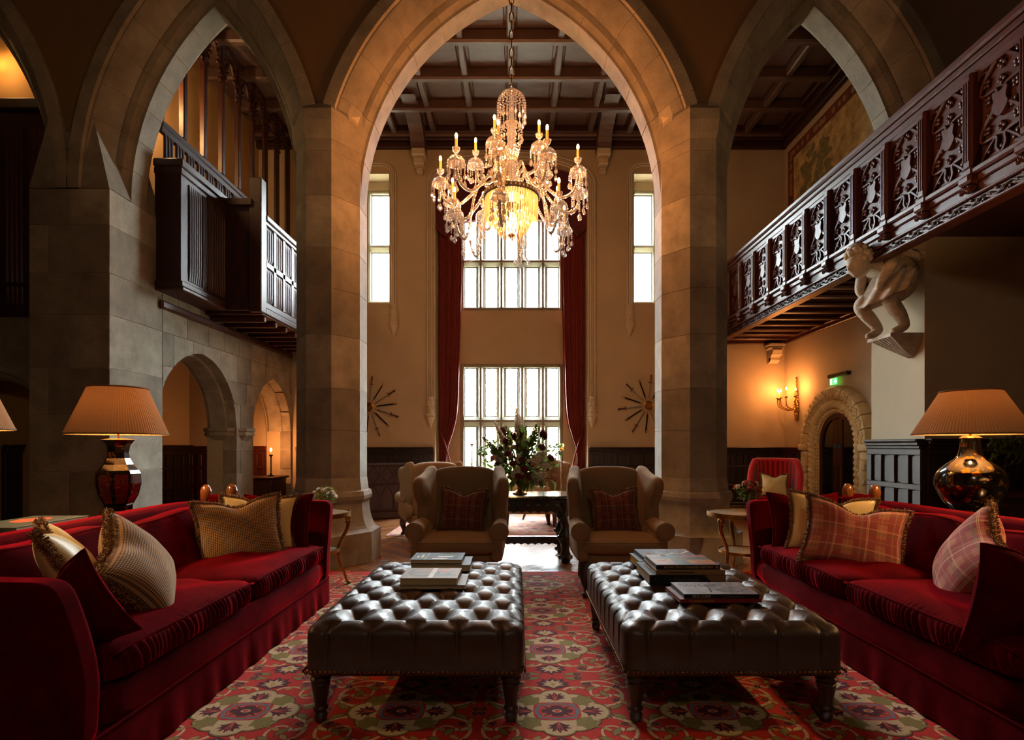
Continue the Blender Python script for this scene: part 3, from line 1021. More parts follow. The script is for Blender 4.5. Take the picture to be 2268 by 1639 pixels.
def pillow(label, mat_, loc, rot, w=.5, h=.48, t=.17, fringe=True, group=None, dent=.05, name='cushion', piping=None, seed=0):
    rnd = random.Random(seed)
    th = thing(name, label, 'cushion', loc, 0, group)
    th.rotation_euler = rot
    def outl(u, v):
        x = u*w/2*(1-.125*(1-v*v)); z = v*h/2*(1-.125*(1-u*u))
        if v > 0: z -= dent*math.exp(-(u/.33)**2)*v**3
        return x, z
    ph = rnd.uniform(0, 6)
    def sheet(s):
        def f(a, b):
            u, v = 2*a-1, 2*b-1
            x, z = outl(u, v)
            th_ = t*.5*(max(0, (1-u*u)*(1-v*v)))**.42
            th_ *= 1 - .22*math.exp(-((u/.3)**2 + ((v-.75)/.35)**2))
            th_ += .004*sin(9*u+ph)*sin(7*v+ph*2)*(1-u*u)*(1-v*v)
            return (x, s*th_, z)
        return f
    mb = MB()
    mb.grid(sheet(-1), 20, 20, lambda a, b: (a, b)); mb.grid(sheet(1), 20, 20, lambda a, b: (a, b))
    weld(mb.build('cover', mat_, th), .0003, None)
    per = []
    N = 40
    for k in range(N): per.append((-1+2*k/N, -1))
    for k in range(N): per.append((1, -1+2*k/N))
    for k in range(N): per.append((1-2*k/N, 1))
    for k in range(N): per.append((-1, 1-2*k/N))
    if fringe:
        mb = MB()
        for i, (u, v) in enumerate(per):
            x, z = outl(u, v)
            x2, z2 = outl(*per[(i+1) % len(per)])
            L = sqrt(x*x+z*z); nx, nz = (u if abs(u) >= abs(v) else u*.3), (v if abs(v) >= abs(u) else v*.3)
            ln = sqrt(nx*nx+nz*nz); nx /= ln; nz /= ln
            for q in range(15):
                f = rnd.random(); bx, bz = x+(x2-x)*f - nx*.008, z+(z2-z)*f - nz*.008
                a = rnd.uniform(-1.35, 1.35); l = rnd.uniform(.020, .032)
                jx, jz = rnd.uniform(-.4, .4), rnd.uniform(-.4, .4)
                dx, dz, dy = (nx+jx*.6)*cos(a), (nz+jz*.6)*cos(a), sin(a)
                d = Vector((dx, dy, dz)).normalized()
                sd = d.cross(Vector((rnd.uniform(-1, 1), rnd.uniform(-1, 1), rnd.uniform(-1, 1)))).normalized()*.0022
                b0 = Vector((bx, 0, bz)); tip = b0 + d*l
                mb.add([tuple(b0-sd), tuple(b0+sd), tuple(tip+sd*1.2), tuple(tip-sd*1.2)], [(0, 1, 2, 3)])
        path = [(*outl(u, v),) for u, v in per]; path.append(path[0])
        mb.tube([(x, 0, z) for x, z in path], .011, 6, cap=False)
        fo = mb.build('fringe', m_fringe, th)
        fo['kind'] = 'stuff'
    else:
        path = [(*outl(u, v),) for u, v in per]; path.append(path[0])
        MB().tube([(x, 0, z) for x, z in path], .006, 6, cap=False).build('piping', piping or mat_, th, smooth=60)
    return th

# ================================================================== RUG
C_red = mat('rug_red', (198, 38, 20), .95, n=140, amt=.35)
C_cream = mat('rug_cream', (206, 178, 136), .95, n=140, amt=.3)
C_olive = mat('rug_olive', (138, 122, 62), .95, n=140, amt=.35)
C_gold = mat('rug_gold', (178, 142, 78), .95, n=140, amt=.3)
C_mar = mat('rug_maroon', (86, 18, 34), .95, n=140, amt=.35)
C_grey = mat('rug_slate', (118, 116, 126), .95, n=140, amt=.3)
C_coral = mat('rug_coral', (200, 84, 62), .95, n=140, amt=.3)
RUGM = [C_red, C_cream, C_olive, C_gold, C_mar, C_grey, C_coral]
tile = []           # (layer, material, polygon)
def poly(l, m, pts): tile.append((l, m, pts))
def mir4(l, m, pts):
    for sx in (1, -1):
        for sy in (1, -1): poly(l, m, [(x*sx, y*sy) for x, y in pts])
def mirx(l, m, pts):
    for sx in (1, -1): poly(l, m, [(x*sx, y) for x, y in pts])
def miry(l, m, pts):
    for sy in (1, -1): poly(l, m, [(x, y*sy) for x, y in pts])
def tf(pts, ox, oy, a, s=1.0, sy=None):
    c, q = cos(a), sin(a); sy = sy or s
    return [(ox + x*s*c - y*sy*q, oy + x*s*q + y*sy*c) for x, y in pts]
def spiky(n=7, base=.55, tip=1.0, wide=1.0):
    """palmette pointing +y with n lobes, unit size"""
    pts = [(0, -.75)]
    A = [-2.2 + 4.4*i/(2*n) for i in range(2*n+1)]
    for i, a in enumerate(A):
        r = tip*(1-.18*abs(a)/2.2) if i % 2 else base
        pts.append((sin(a)*r*wide, cos(a)*r))
    return pts
def stroke(pts, w0, w1=None):
    w1 = w0 if w1 is None else w1
    L, R = [], []
    n = len(pts)
    for i, (x, y) in enumerate(pts):
        a = pts[min(i+1, n-1)]; b = pts[max(i-1, 0)]
        dx, dy = a[0]-b[0], a[1]-b[1]; l = sqrt(dx*dx+dy*dy) or 1
        w = (w0+(w1-w0)*i/(n-1))/2
        L.append((x-dy/l*w, y+dx/l*w)); R.append((x+dy/l*w, y-dx/l*w))
    return L + R[::-1]
def lobed(rx, ry, rd, n=64, k=.11):
    pts = []
    for i in range(n):
        a = 2*pi*i/n
        base = 1/sqrt((cos(a)/rx)**2 + (sin(a)/ry)**2)
        r = base*(1 + k*cos(4*a)*0 + k*abs(cos(4*a))**.5*1.0 - k)
        r = r*(1 + .05*cos(4*a))
        pts.append((r*cos(a), r*sin(a)))
    return pts
# medallion
poly(3, 4, lobed(.252, .222, 0)); poly(4, 2, lobed(.247, .217, 0)); poly(5, 1, lobed(.238, .208, 0))
sp = spiky(7, .55, 1.0, 1.0)
mirx(6, 4, tf(sp, .165, 0, -pi/2, .062, .066)); miry(6, 4, tf(sp, 0, .145, 0, .066, .056))
for a in (-.5, 0, .5):
    mirx(7, 6, tf(stroke([(0, -.7), (sin(a)*.4, cos(a)*.4-.1), (sin(a)*.75, cos(a)*.75)], .1, .05), .165, 0, -pi/2, .062))
    miry(7, 6, tf(stroke([(0, -.7), (sin(a)*.4, cos(a)*.4-.1), (sin(a)*.75, cos(a)*.75)], .1, .05), 0, .145, 0, .062))
mir4(6, 2, tf(spiky(5, .62, 1.0, .9), .128, .104, -.85, .078))
def frame(rx, ry, k=.10):
    return [((rx*(abs(cos(a))**.5)*(1 if cos(a) >= 0 else -1))*(1+k*cos(8*a)*.5), (ry*(abs(sin(a))**.5)*(1 if sin(a) >= 0 else -1))*(1+k*cos(8*a)*.5)) for a in [2*pi*i/64 for i in range(64)]]
poly(8, 0, frame(.115, .088, .0)); poly(9, 5, frame(.104, .078)); poly(10, 0, frame(.086, .062)); poly(11, 6, frame(.078, .055)); poly(12, 4, frame(.064, .045, .45))
poly(13, 1, [(.024*cos(a), .015*sin(a)) for a in [2*pi*i/20 for i in range(20)]]); poly(14, 0, [(.016*cos(a), .009*sin(a)) for a in [2*pi*i/20 for i in range(20)]])
# paired cream palmettes between the medallions
miry(2, 4, tf(spiky(7, .7, 1.05, 1.3), 0, .296, 0, .082)); miry(3, 1, tf(spiky(7, .5, 1.0, 1.2), 0, .297, 0, .062)); miry(4, 3, tf(spiky(5, .3, .8, .8), 0, .292, 0, .036))
# scrolls
t_ = [i/40 for i in range(41)]
spir = []
for t in t_:
    a = -1.9 + t*7.6; r = .118*(1-.74*t)
    spir.append((.252 + r*cos(a)*1.02, .185 + r*sin(a)*1.12))
mir4(1, 1, stroke([(.246, .015), (.25, .045)] + spir[:3], .016, .018)); mir4(1, 1, stroke(spir, .019, .009))
mir4(1, 1, [(spir[-1][0]+.02*cos(a), spir[-1][1]+.017*sin(a)) for a in [2*pi*i/12 for i in range(12)]])
mir4(1, 1, stroke(crom([(.05, .226), (.075, .252), (.125, .262), (.165, .248)], 6), .017, .011))
mir4(1, 1, stroke(crom([(.378, .255), (.33, .30), (.27, .335), (.205, .335), (.15, .325)], 6), .014, .010))
mir4(1, 1, stroke(crom([(.378, .392), (.335, .372), (.29, .352)], 6), .013, .008))
lf = [(0, -1), (.32, -.5), (.42, -.15), (.3, .1), (.36, .3), (.16, .5), (.05, 1), (-.14, .55), (-.4, .4), (-.3, .1), (-.44, -.2), (-.28, -.6)]
for (x, y, a, s, m) in ((.255, .19, .5, .042, 2), (.285, .235, -.8, .034, 3), (.215, .165, 2.0, .030, 3), (.325, .165, 1.1, .034, 1), (.20, .245, -1.2, .036, 2), (.11, .243, -.9, .030, 3), (.30, .05, -.9, .045, 2), (.345, .095, .2, .032, 3), (.10, .37, 1.2, .042, 2), (.28, .375, 1.9, .034, 2), (.345, .33, .6, .036, 3), (.232, .285, 1.0, .034, 1)):
    mir4(2, 4, tf(lf, x, y, a, s*1.16)); mir4(3, m, tf(lf, x, y, a, s))
for (x, y, a, s) in ((.18, .292, -1.1, .05), (.145, .372, .7, .042), (.335, .265, -.5, .036), (.31, .12, 1.9, .034), (.362, .02, .3, .034)):
    mir4(2, 3, tf(spiky(4, .6, 1.0, .7), x, y, a, s*1.12)); mir4(3, 4, tf(spiky(4, .6, 1.0, .7), x, y, a, s)); mir4(4, 6, tf(stroke([(0, -.6), (.05, 0), (0, .6)], .14, .05), x, y, a, s))
PX, PY = .757, .797
rg = thing('rug', 'red and cream carpet of repeating floral medallions under the ottomans', 'rug', (0, 0, 0))
base = MB(); base.box(-2.95, 3.2, .5, 5.53, 0, .010, .003); base.build('ground', C_red, rg)
mb = MB()
for ix in range(-5, 5):
    for iy in range(-2, 5):
        ox, oy = .195 + ix*PX, 2.613 + iy*PY
        if ox < -2.8 or ox > 3.1: continue
        for n_, (l, m, pts) in enumerate(tile):
            q = [(x+ox, y+oy) for x, y in pts]
            if max(p[1] for p in q) > 5.5 or min(p[1] for p in q) < .52 or min(p[0] for p in q) < -2.93 or max(p[0] for p in q) > 3.18: continue
            mb.m = m
            mb.add([(x, y, .0103 + l*.00014 + (n_ % 40)*.000003) for x, y in q], [tuple(range(len(q)))])
o = mb.build('woven_pattern', RUGM, rg); o['kind'] = 'stuff'
# small carpet beyond the flower table
C2 = mat('far_rug', (158, 64, 54), .95, n=9, col2=(196, 168, 140), amt=.5, detail=8)
o = MB(); o.box(-1.9, 1.75, 7.75, 9.7, 0, .010, .003); rg2 = thing('rug', 'small faded red patterned carpet beyond the flower table', 'rug', (0, 0, 0))
o.build('ground', C2, rg2)
mb = MB()
mb.m = 1
for y0, y1, m in ((7.80, 7.84, 1), (7.93, 7.95, 0), (7.98, 8.0, 0)):
    mb.m = m; mb.box(-1.85, 1.7, y0, y1, .0101, .0106)
for i in range(16):
    for j in range(6):
        mb.m = (i+j) % 3
        q = tf(spiky(6, .5, 1.0, 1.0), -1.7 + i*.22, 8.15 + j*.25, (i*j) % 6, .08); mb.add([(x, y, .0104) for x, y in q], [tuple(range(len(q)))])
o = mb.build('woven_pattern', [C_cream, C_mar, C_coral], rg2); o['kind'] = 'stuff'

# ================================================================== SOFAS
m_finial = mat('polished_walnut', (136, 78, 36), .2, n=10, amt=.4, coat=.5)
def make_sofa(label):
    s = thing('sofa', label, 'sofa')
    L = 1.28
    rnd = random.Random(3)
    # base and skirt
    mb = MB(); mb.box(-L+.06, L-.06, -.455, .44, .10, .37, .02); mb.build('base', m_velvet, s)
    def skirt(name, x0, x1, y, axis, sgn, amp=.010):
        n = 70
        mb = MB()
        def f(u, v):
            t = x0 + (x1-x0)*u
            z = .205*(1-v) + .012*v
            w = amp*v*(sin(t*23)*.6 + sin(t*41+1)*.4) + .012*v
            return (t, y - sgn*w, z) if axis == 'X' else (y + sgn*w, t, z)
        mb.grid(f, n, 6)
        def g(u, v):
            p = f(u, v); return (p[0], p[1] + sgn*.012, p[2]) if axis == 'X' else (p[0]-sgn*.012, p[1], p[2])
        mb.grid(g, n, 6)
        mb.tube([(x0, y-sgn*.004, .207), (x1, y-sgn*.004, .207)] if axis == 'X' else [(y+sgn*.004, x0, .207), (y+sgn*.004, x1, .207)], .006, 6)
        mb.build(name, m_velvet, s, smooth=60)
    skirt('skirt', -L+.01, -.03, -.47, 'X', 1); skirt('skirt', -.026, L-.01, -.47, 'X', 1)
    skirt('skirt', -.47, .46, -L+.005, 'Y', -1); skirt('skirt', -.47, .46, L-.005, 'Y', 1)
    # front rail
    mb = MB(); soft_box(mb, (0, -.462, .285), L-.10, .012, .085, 6, (40, 2, 4), disp=lambda a, b, e, X, Y, Z: (0, -.004*sin(X*9), 0))
    weld(mb.build('front_rail', m_velvet, s), smooth=None)
    # arms: flared slabs
    for sg in (-1, 1):
        mb = MB()
        def ar(a, b, e, X, Y, Z):
            lean = .085*max(0, (e+.3))**1.4
            return (sg*lean, -.012*(1-e*e)*(1 if b < 0 else 0), .012*sin(Y*4))
        soft_box(mb, (sg*(L-.055), -.01, .52), .052, .462, .325, 16, (8, 28, 28), disp=ar, k1=14)
        weld(mb.build('arm', m_velvet, s), smooth=None)
    # back
    mb = MB()
    soft_box(mb, (0, .385, .54), L-.05, .075, .335, 7, (40, 8, 20), disp=lambda a, b, e, X, Y, Z: (0, .05*max(0, e)**1.5, .006*sin(X*3)))
    weld(mb.build('back', m_velvet, s), smooth=None)
    # seat cushions with gathered fronts
    for k in (-1, 1):
        ph = 1.7*k
        def ru(a, b, e, X, Y, Z):
            f = max(0, -b)**6 * (1-abs(e)**3)
            w = abs(sin(X*88 + 1.6*sin(X*17+ph) + e*1.4))*(.6+.4*sin(X*23+ph))
            top = max(0, e)**4*(.012*sin(Y*20+1.5*sin(X*6+ph))*math.exp(-((b+.2)/.7)**2)*(.5+.5*sin(X*7+ph)))
            return (0, -f*(.024*w - .010), top)
        mb = MB()
        soft_box(mb, (k*.565, -.115, .435), .562, .37, .070, 9, (230, 24, 14), crown=.045, disp=ru, bulge=.02)
        mb.tube([(k*.565 + t*.555, -.475 - .012*(1-t*t), .497 - .016*abs(t)**6) for t in [-1+2*i/30 for i in range(31)]], .006, 6)
        weld(mb.build('seat_cushion', m_velvet, s), smooth=None)
    # back cushions
    for k in (-1, 1):
        mb = MB()
        def bc(a, b, e, X, Y, Z):
            return (0, .10*e + .008*sin(X*11+k)*sin(Z*9)*(b < 0), -.02*abs(a)**4 + .012*sin(X*7+k))
        soft_box(mb, (k*.56, .235, .665), .555, .075, .175, 6, (34, 8, 18), disp=bc, bulge=.0)
        mb.tube([(k*.56 + t*.54, .235+.10*.93-.062, .665+.168 - .02*abs(t)**4 + .012*sin((k*.0+t*.54)*7+k)) for t in [-1+2*i/30 for i in range(31)]], .006, 6)
        weld(mb.build('back_cushion', m_velvet, s), smooth=None)
    # corner finials with wrapped velvet ties
    for sg in (-1, 1):
        for (x, y) in ((sg*(L-.03), .32), (sg*(L-.14), .47)):
            mb = MB().at((x, y, .78)); mb.lathe([(.012, 0), (.025, .01), (.022, .05), (.034, .07), (.042, .11), (.043, .145), (.034, .18), (.016, .197), (.002, .2)], 14)
            mb.build('finial', m_finial, s, smooth=50)
        mb = MB()
        for q in range(3):
            mb.tube([(sg*(L-.03+.06*cos(a)+(-.055)), .395 + .13*sin(a), .83+.018*q + .012*sin(2*a+q)) for a in [2*pi*i/20 for i in range(21)]], .022, 8)
        mb.build('velvet_tie', m_velvet, s, smooth=60)
    return s
sofaL = make_sofa('crimson velvet high-armed sofa beside the jar lamp, small check cushions on it')
sofaL.location = (-2.03, 3.18, .010); sofaL.rotation_euler = (0, 0, pi/2)
sofaR = copy_tree(sofaL)
sofaR.location = (2.42, 3.20, .010); sofaR.rotation_euler = (0, 0, -pi/2)
sofaR['label'] = 'crimson velvet high-armed sofa in front of the bottle-vase lamp, plaid cushions on it'
for q in (sofaL, sofaR): q['group'] = 'facing velvet sofas'

S = .5
pillow('crimson velvet cushion folded against the near arm of the check-cushion sofa', m_velvet, (-1.77, 2.12, .64), (radians(-10), radians(28), pi), .40, .38, .15, False, seed=1)
pillow('crimson velvet cushion against the far arm of the check-cushion sofa', m_velvet, (-1.86, 4.16, .70), (radians(-14), 0, radians(6)), .52, .46, .16, False, seed=2)
pillow('crimson velvet cushion against the far arm of the plaid-cushion sofa', m_velvet, (2.24, 4.18, .71), (radians(-14), 0, radians(-6)), .54, .46, .16, False, seed=3)
pillow('crimson velvet cushion against the near arm of the plaid-cushion sofa', m_velvet, (2.13, 2.24, .665), (radians(-14), 0, pi+.05), .52, .50, .17, False, seed=4)
pillow('cream silk fringed cushion behind the rounded check cushion', m_silk, (-2.02, 2.44, .74), (radians(-30), 0, radians(130)), .50, .48, .18, seed=5, dent=.07)
pillow('brown check fringed cushion slumped edge-on near the sofa arm', m_check, (-1.84, 2.60, .695), (radians(-34), radians(-26), radians(122)), .52, .46, .26, seed=6, dent=.02)
pillow('brown check fringed cushion standing upright at the far sofa end', m_check, (-1.96, 3.80, .705), (radians(-16), radians(-4), radians(32)), .57, .47, .18, seed=7, dent=.05)
pillow('cream silk fringed cushion tucked behind the upright check cushion', m_silk, (-1.94, 4.03, .71), (radians(-15), radians(3), radians(24)), .54, .45, .15, seed=8)
pillow('cream silk fringed cushion behind the upright plaid cushion', m_silk, (2.34, 4.00, .715), (radians(-16), radians(5), radians(-20)), .60, .46, .16, seed=9, dent=.08)
pillow('red plaid fringed cushion standing upright on the far seat', m_plaid, (2.27, 3.62, .695), (radians(-20), radians(9), radians(-24)), .62, .47, .19, seed=10, dent=.07)
pillow('red plaid fringed cushion slumped edge-on near the sofa arm', m_plaid, (2.40, 2.84, .665), (radians(-24), radians(26), radians(-122)), .54, .52, .26, seed=11, dent=.02)
pillow('cream silk cushion peeping over the near sofa arm at the frame edge', m_silk, (2.60, 2.52, .75), (radians(-24), 0, radians(-110)), .48, .46, .16, seed=12)

# ================================================================== OTTOMANS
def make_ottoman(label):
    t = thing('ottoman', label, 'ottoman', (0, 0, 0))
    HX, HY, Z0, Z1 = .512, .70, .235, .465
    SX, SY = .2, .28
    hz = (Z1-Z0)/2
    def lat(X, Y):
        p = X/SX + Y/SY + .5; q = X/SX - Y/SY + .5
        return p, q
    def tuft(a, b, e, X, Y, Z):
        ed = max(abs(X)-(HX-.07), abs(Y)-(HY-.07), 0)
        top = max(0, (Z+hz*.2)/(hz*1.2)); top = min(1, top)
        p, q = lat(X, Y)
        sp, sq = abs(sin(pi*p)), abs(sin(pi*q))
        dm = min(abs(p-round(p)), abs(q-round(q)))*.115
        h = 0
        dp, dq = p-round(p), q-round(q)
        rb = ((dp+dq)*.5*SX)**2 + ((dp-dq)*.5*SY)**2
        node = math.exp(-rb/.055**2)
        inner = max(0, min(1, 1-(ed/.066)))
        dz = top*inner*(.012 - .034*node - .007*math.exp(-dm/.007) + .007*(sp*sq)**.5)
        dx = dy = 0
        # pleats run down the sides from the outer buttons
        if e < .95 or inner < 1:
            f = (1-inner)*.9 + .0
            if abs(X)/HX < abs(Y)/HY:
                w = abs(((X/SX + .5) % 1) - .5)*SX
                g = math.exp(-(w/.009)**2)*.014*max(0, (Z/hz+.75))*(1-inner)
                dy = (1 if Y < 0 else -1)*g*(1 if abs(Y) > HY-.12 else 0)
            else:
                w = abs(((Y/SY + .5) % 1) - .5)*SY
                w = min(w, abs(((Y/SY) % 1) - .5)*SY)
                g = math.exp(-(w/.009)**2)*.014*max(0, (Z/hz+.75))*(1-inner)
                dx = (1 if X < 0 else -1)*g*(1 if abs(X) > HX-.12 else 0)
        return (dx, dy, dz)
    mb = MB()
    soft_box(mb, (0, 0, (Z0+Z1)/2), HX, HY, hz, 7.5, (128, 150, 20), crown=.012, disp=tuft, flat=True, k1=18)
    weld(mb.build('tufted_leather_body', m_leather, t), .0002, None)
    bt = None
    for i in range(-9, 10):
        for j in range(-9, 10):
            X = (i+j-1)*.5*SX; Y = (i-j)*.5*SY
            if abs(X) > HX-.085 or abs(Y) > HY-.085: continue
            loc = (X, Y, Z1-.030)
            if bt is None:
                bt = MB().lathe([(.001, -.004), (.013, -.004), (.012, .002), (.006, .005), (.0005, .006)], 10).build('button', m_button, t, 50, loc)
            else: share('button', bt, t, loc)
    MB().box(-HX+.03, HX-.03, -HY+.03, HY-.03, Z0-.012, Z0+.03, .004).build('underframe', m_wood, t)
    nh = None
    sp_ = .0224
    pts = []
    n = int(2*(HX-.02)/sp_)
    for i in range(n+1):
        x = -HX+.02 + i*sp_
        pts.append((x, -HY, pi)); pts.append((x, HY, 0))
    n = int(2*(HY-.02)/sp_)
    for i in range(n+1):
        y = -HY+.02 + i*sp_
        pts.append((-HX, y, pi/2)); pts.append((HX, y, -pi/2))
    for x, y, a in pts:
        loc = (x, y, Z0+.016)
        if nh is None:
            q = MB(); q.ball((0, 0, 0), .0098, 8, 4, (1, .62, 1)); nh = q.build('nailhead', m_bronze, t, 60, loc, (0, 0, a))
        else: share('nailhead', nh, t, loc, (0, 0, a))
    prof = [(.018, 0), (.026, .004), (.030, .03), (.022, .045), (.033, .055), (.034, .065), (.026, .075), (.030, .10), (.042, .17), (.044, .178), (.036, .186), (.046, .192), (.048, .205), (.040, .213), (.046, .222), (.046, .235)]
    lg = None
    for sx in (-1, 1):
        for sy in (-1, 1):
            loc = (sx*(HX-.065), sy*(HY-.065), 0)
            if lg is None: lg = MB().lathe(prof, 18).build('leg', m_wood, t, 40, loc)
            else: share('leg', lg, t, loc)
    return t
ot1 = make_ottoman('deep-buttoned brown leather ottoman holding two pairs of art books')
ot1.location = (-.475, 3.16, .0115)
ot2 = copy_tree(ot1); ot2.location = (1.005, 3.16, .0115)
ot2['label'] = 'deep-buttoned brown leather ottoman holding the taller pile of books'
for q in (ot1, ot2): q['group'] = 'leather ottomans'

# ================================================================== WING CHAIRS
def make_wing_chair(label, m, cat='armchair', sc_=1.0):
    t = thing('wing_chair', label, cat)
    mb = MB()
    soft_box(mb, (0, -.09, .425), .345, .34, .062, 7, (26, 26, 8), crown=.035, bulge=.03)
    mb.tube([(x*.34, -.425-.03*(1-abs(x)**4)*.5, .468) for x in [-1+2*i/20 for i in range(21)]], .006, 6)
    weld(mb.build('seat_cushion', m, t), smooth=None)
    mb = MB(); soft_box(mb, (0, -.02, .31), .34, .37, .07, 9, (20, 20, 8), disp=lambda a, b, e, X, Y, Z: (0, 0, -.015*(1-a*a)*(b < -.8)*(e < 0)))
    weld(mb.build('seat_rail', m, t), smooth=None)
    # back
    out = smooth_poly([(-.27, .36), (.27, .36), (.29, .7), (.31, .98), (.285, 1.055), (.18, 1.09), (0, 1.10), (-.18, 1.09), (-.285, 1.055), (-.31, .98), (-.29, .7)], 5)
    mb = MB(); pad(mb, out, 'XZ', -.065, .065, .045)
    o = weld(mb.build('backrest', m, t), smooth=None)
    o.location = (0, .225, 0); o.rotation_euler = (radians(-9), 0, 0)
    # wings
    for s in (-1, 1):
        out = smooth_poly([(.33, .50), (.02, .50), (-.02, .60), (-.01, .72), (-.075, .84), (-.10, .94), (-.05, 1.00), (.08, 1.02), (.22, 1.05), (.40, 1.08), (.42, .8)], 5)
        mb = MB(); pad(mb, out, 'YZ', -.05, .05, .045)
        o = weld(mb.build('wing', m, t), smooth=None)
        o.location = (s*.335, 0, 0); o.rotation_euler = (0, radians(s*3), radians(s*9))
    # rolled arms
    for s in (-1, 1):
        mb = MB()
        path = [(s*(.355+.012*abs(sin(q*.1))), .30-.70*q/10, .575-.02*q/10) for q in range(11)]
        mb.tube(path, [.055+.026*(q/10)**1.2 for q in range(11)], 16)
        mb.ball((s*.355, -.40, .555), .079, 16, 8, (1, .22, 1))
        mb.build('arm_roll', m, t, smooth=50)
        out = smooth_poly([(.30, .30), (-.385, .30), (-.40, .42), (-.395, .52), (-.30, .555), (.30, .56)], 4)
        mb = MB(); pad(mb, out, 'YZ', -.045, .045, .035)
        o = weld(mb.build('arm_panel', m, t), smooth=None); o.location = (s*.345, 0, 0)
    # legs
    for s in (-1, 1):
        mb = MB()
        path = crom([(s*.29, -.34, .27), (s*.315, -.365, .22), (s*.325, -.385, .16), (s*.305, -.37, .08), (s*.315, -.395, .03), (s*.32, -.41, .0)], 5)
        mb.tube(path, lambda u: .048*(1-u)**1.3 + .019 + .010*max(0, u-.8)*4, 10)
        mb.ball((s*.32, -.405, .025), .034, 10, 6, (1, 1.15, .74))
        mb.ball((s*.31, -.375, .215), .045, 10, 6, (1, .7, 1))
        mb.build('leg', m_wood, t, smooth=60)
        mb = MB(); mb.tube([(s*.27, .27, .27), (s*.275, .31, .14), (s*.28, .37, .0)], [.028, .024, .02], 6); mb.build('leg', m_wood, t)
    return t
wc = make_wing_chair('taupe wing chair with a plaid cushion, nearer the check-cushion sofa', m_chair)
wc.location = (-.515, 4.98, .0115); wc['group'] = 'pair of taupe wing chairs'
w2 = copy_tree(wc); w2.location = (.905, 4.98, .0115); w2['label'] = 'taupe wing chair with a plaid cushion, nearer the plaid-cushion sofa'
w3 = copy_tree(wc); w3.location = (-1.23, 7.6, 0); w3.rotation_euler = (0, 0, radians(200)); w3['label'] = 'taupe wing chair turned away, half hidden behind another wing chair'; del w3['group']
m_plaid_d = fabric('dark_plaid_wool', lambda u, v, nt: [(a_, tuple(int(x*.72) for x in c)) for a_, c in plaid_layers(u, v, nt)], (100, 42, 38))
pillow('dark red plaid fringed cushion on the wing chair nearer the check cushions', m_plaid_d, (-.50, 4.98, .70), (radians(-14), radians(3), radians(-4)), .44, .43, .16, seed=21, group='wing chair cushions')
pillow('dark red plaid fringed cushion on the wing chair nearer the plaid sofa', m_plaid_d, (.91, 4.98, .70), (radians(-14), radians(-2), radians(4)), .44, .43, .16, seed=22, group='wing chair cushions')

# red armchair by the stone doorway
def make_red_chair():
    t = thing('barrel_armchair', 'scarlet striped curved-back armchair by the stone doorway', 'armchair', (4.08, 8.5, 0), radians(-28))
    mb = MB()
    def shell(r):
        def f(u, v):
            a = -.25 + (pi+.5)*u
            h = .36 + (1.06-.36)*v
            flare = 1 + .10*v**2
            low = 1 if .22 < u < .78 else (.58 + .42*((1-abs(u-.5)*2)/.44)**.8)
            z = .36 + (1.06*low-.36)*v
            return (r*1.02*cos(a)*flare, r*sin(a)*flare*.95 - .02, z)
        return f
    mb.grid(shell(.36), 40, 12, lambda u, v: (u*1.8, v)); mb.grid(shell(.27), 40, 12, lambda u, v: (u*1.8, v))
    pts = [shell(.315)(i/40, 1) for i in range(41)]; mb.tube(pts, .05, 8)
    mb.build('shell_back', m_stripe, t, smooth=60)
    mb = MB(); soft_box(mb, (0, -.06, .42), .27, .30, .07, 6, (14, 14, 6), crown=.03); weld(mb.build('seat_cushion', m_velvet, t), smooth=None)
    mb = MB(); soft_box(mb, (0, -.03, .25), .33, .34, .11, 8, (14, 14, 6)); weld(mb.build('seat_base', m_stripe, t), smooth=None)
    for sx in (-1, 1):
        for sy in (-1, 1):
            mb = MB().at((sx*.26, -.02+sy*.26, 0)); mb.lathe([(.014, 0), (.022, .12), (.026, .16)], 10); mb.build('leg', m_wood, t, smooth=50)
    return t
make_red_chair()
pillow('small gold silk cushion on the scarlet armchair', m_silk, (4.03, 8.42, .69), (radians(-14), 0, radians(-26)), .40, .36, .14, True, seed=31)
# ================================================================== FURNITURE AND SMALL THINGS
def lettering(body, size, parent, loc, rot, mat_, name='lettering', align='LEFT', sx=1.0, font_shear=0.0):
    cu = bpy.data.curves.new(name, 'FONT')
    cu.body = body; cu.size = size; cu.align_x = align; cu.extrude = .0003; cu.shear = font_shear
    cu.resolution_u = 2
    ob = bpy.data.objects.new('tmp_text', cu); COL.objects.link(ob)
    dg = bpy.context.evaluated_depsgraph_get(); dg.update()
    me = bpy.data.meshes.new_from_object(ob.evaluated_get(dg))
    bpy.data.objects.remove(ob); bpy.data.curves.remove(cu)
    me.materials.clear(); me.materials.append(mat_)
    me.name = name
    o = bpy.data.objects.new(name, me); COL.objects.link(o)
    o.parent = parent; o.location = loc; o.rotation_euler = rot; o.scale = (sx, 1, 1)
    return o

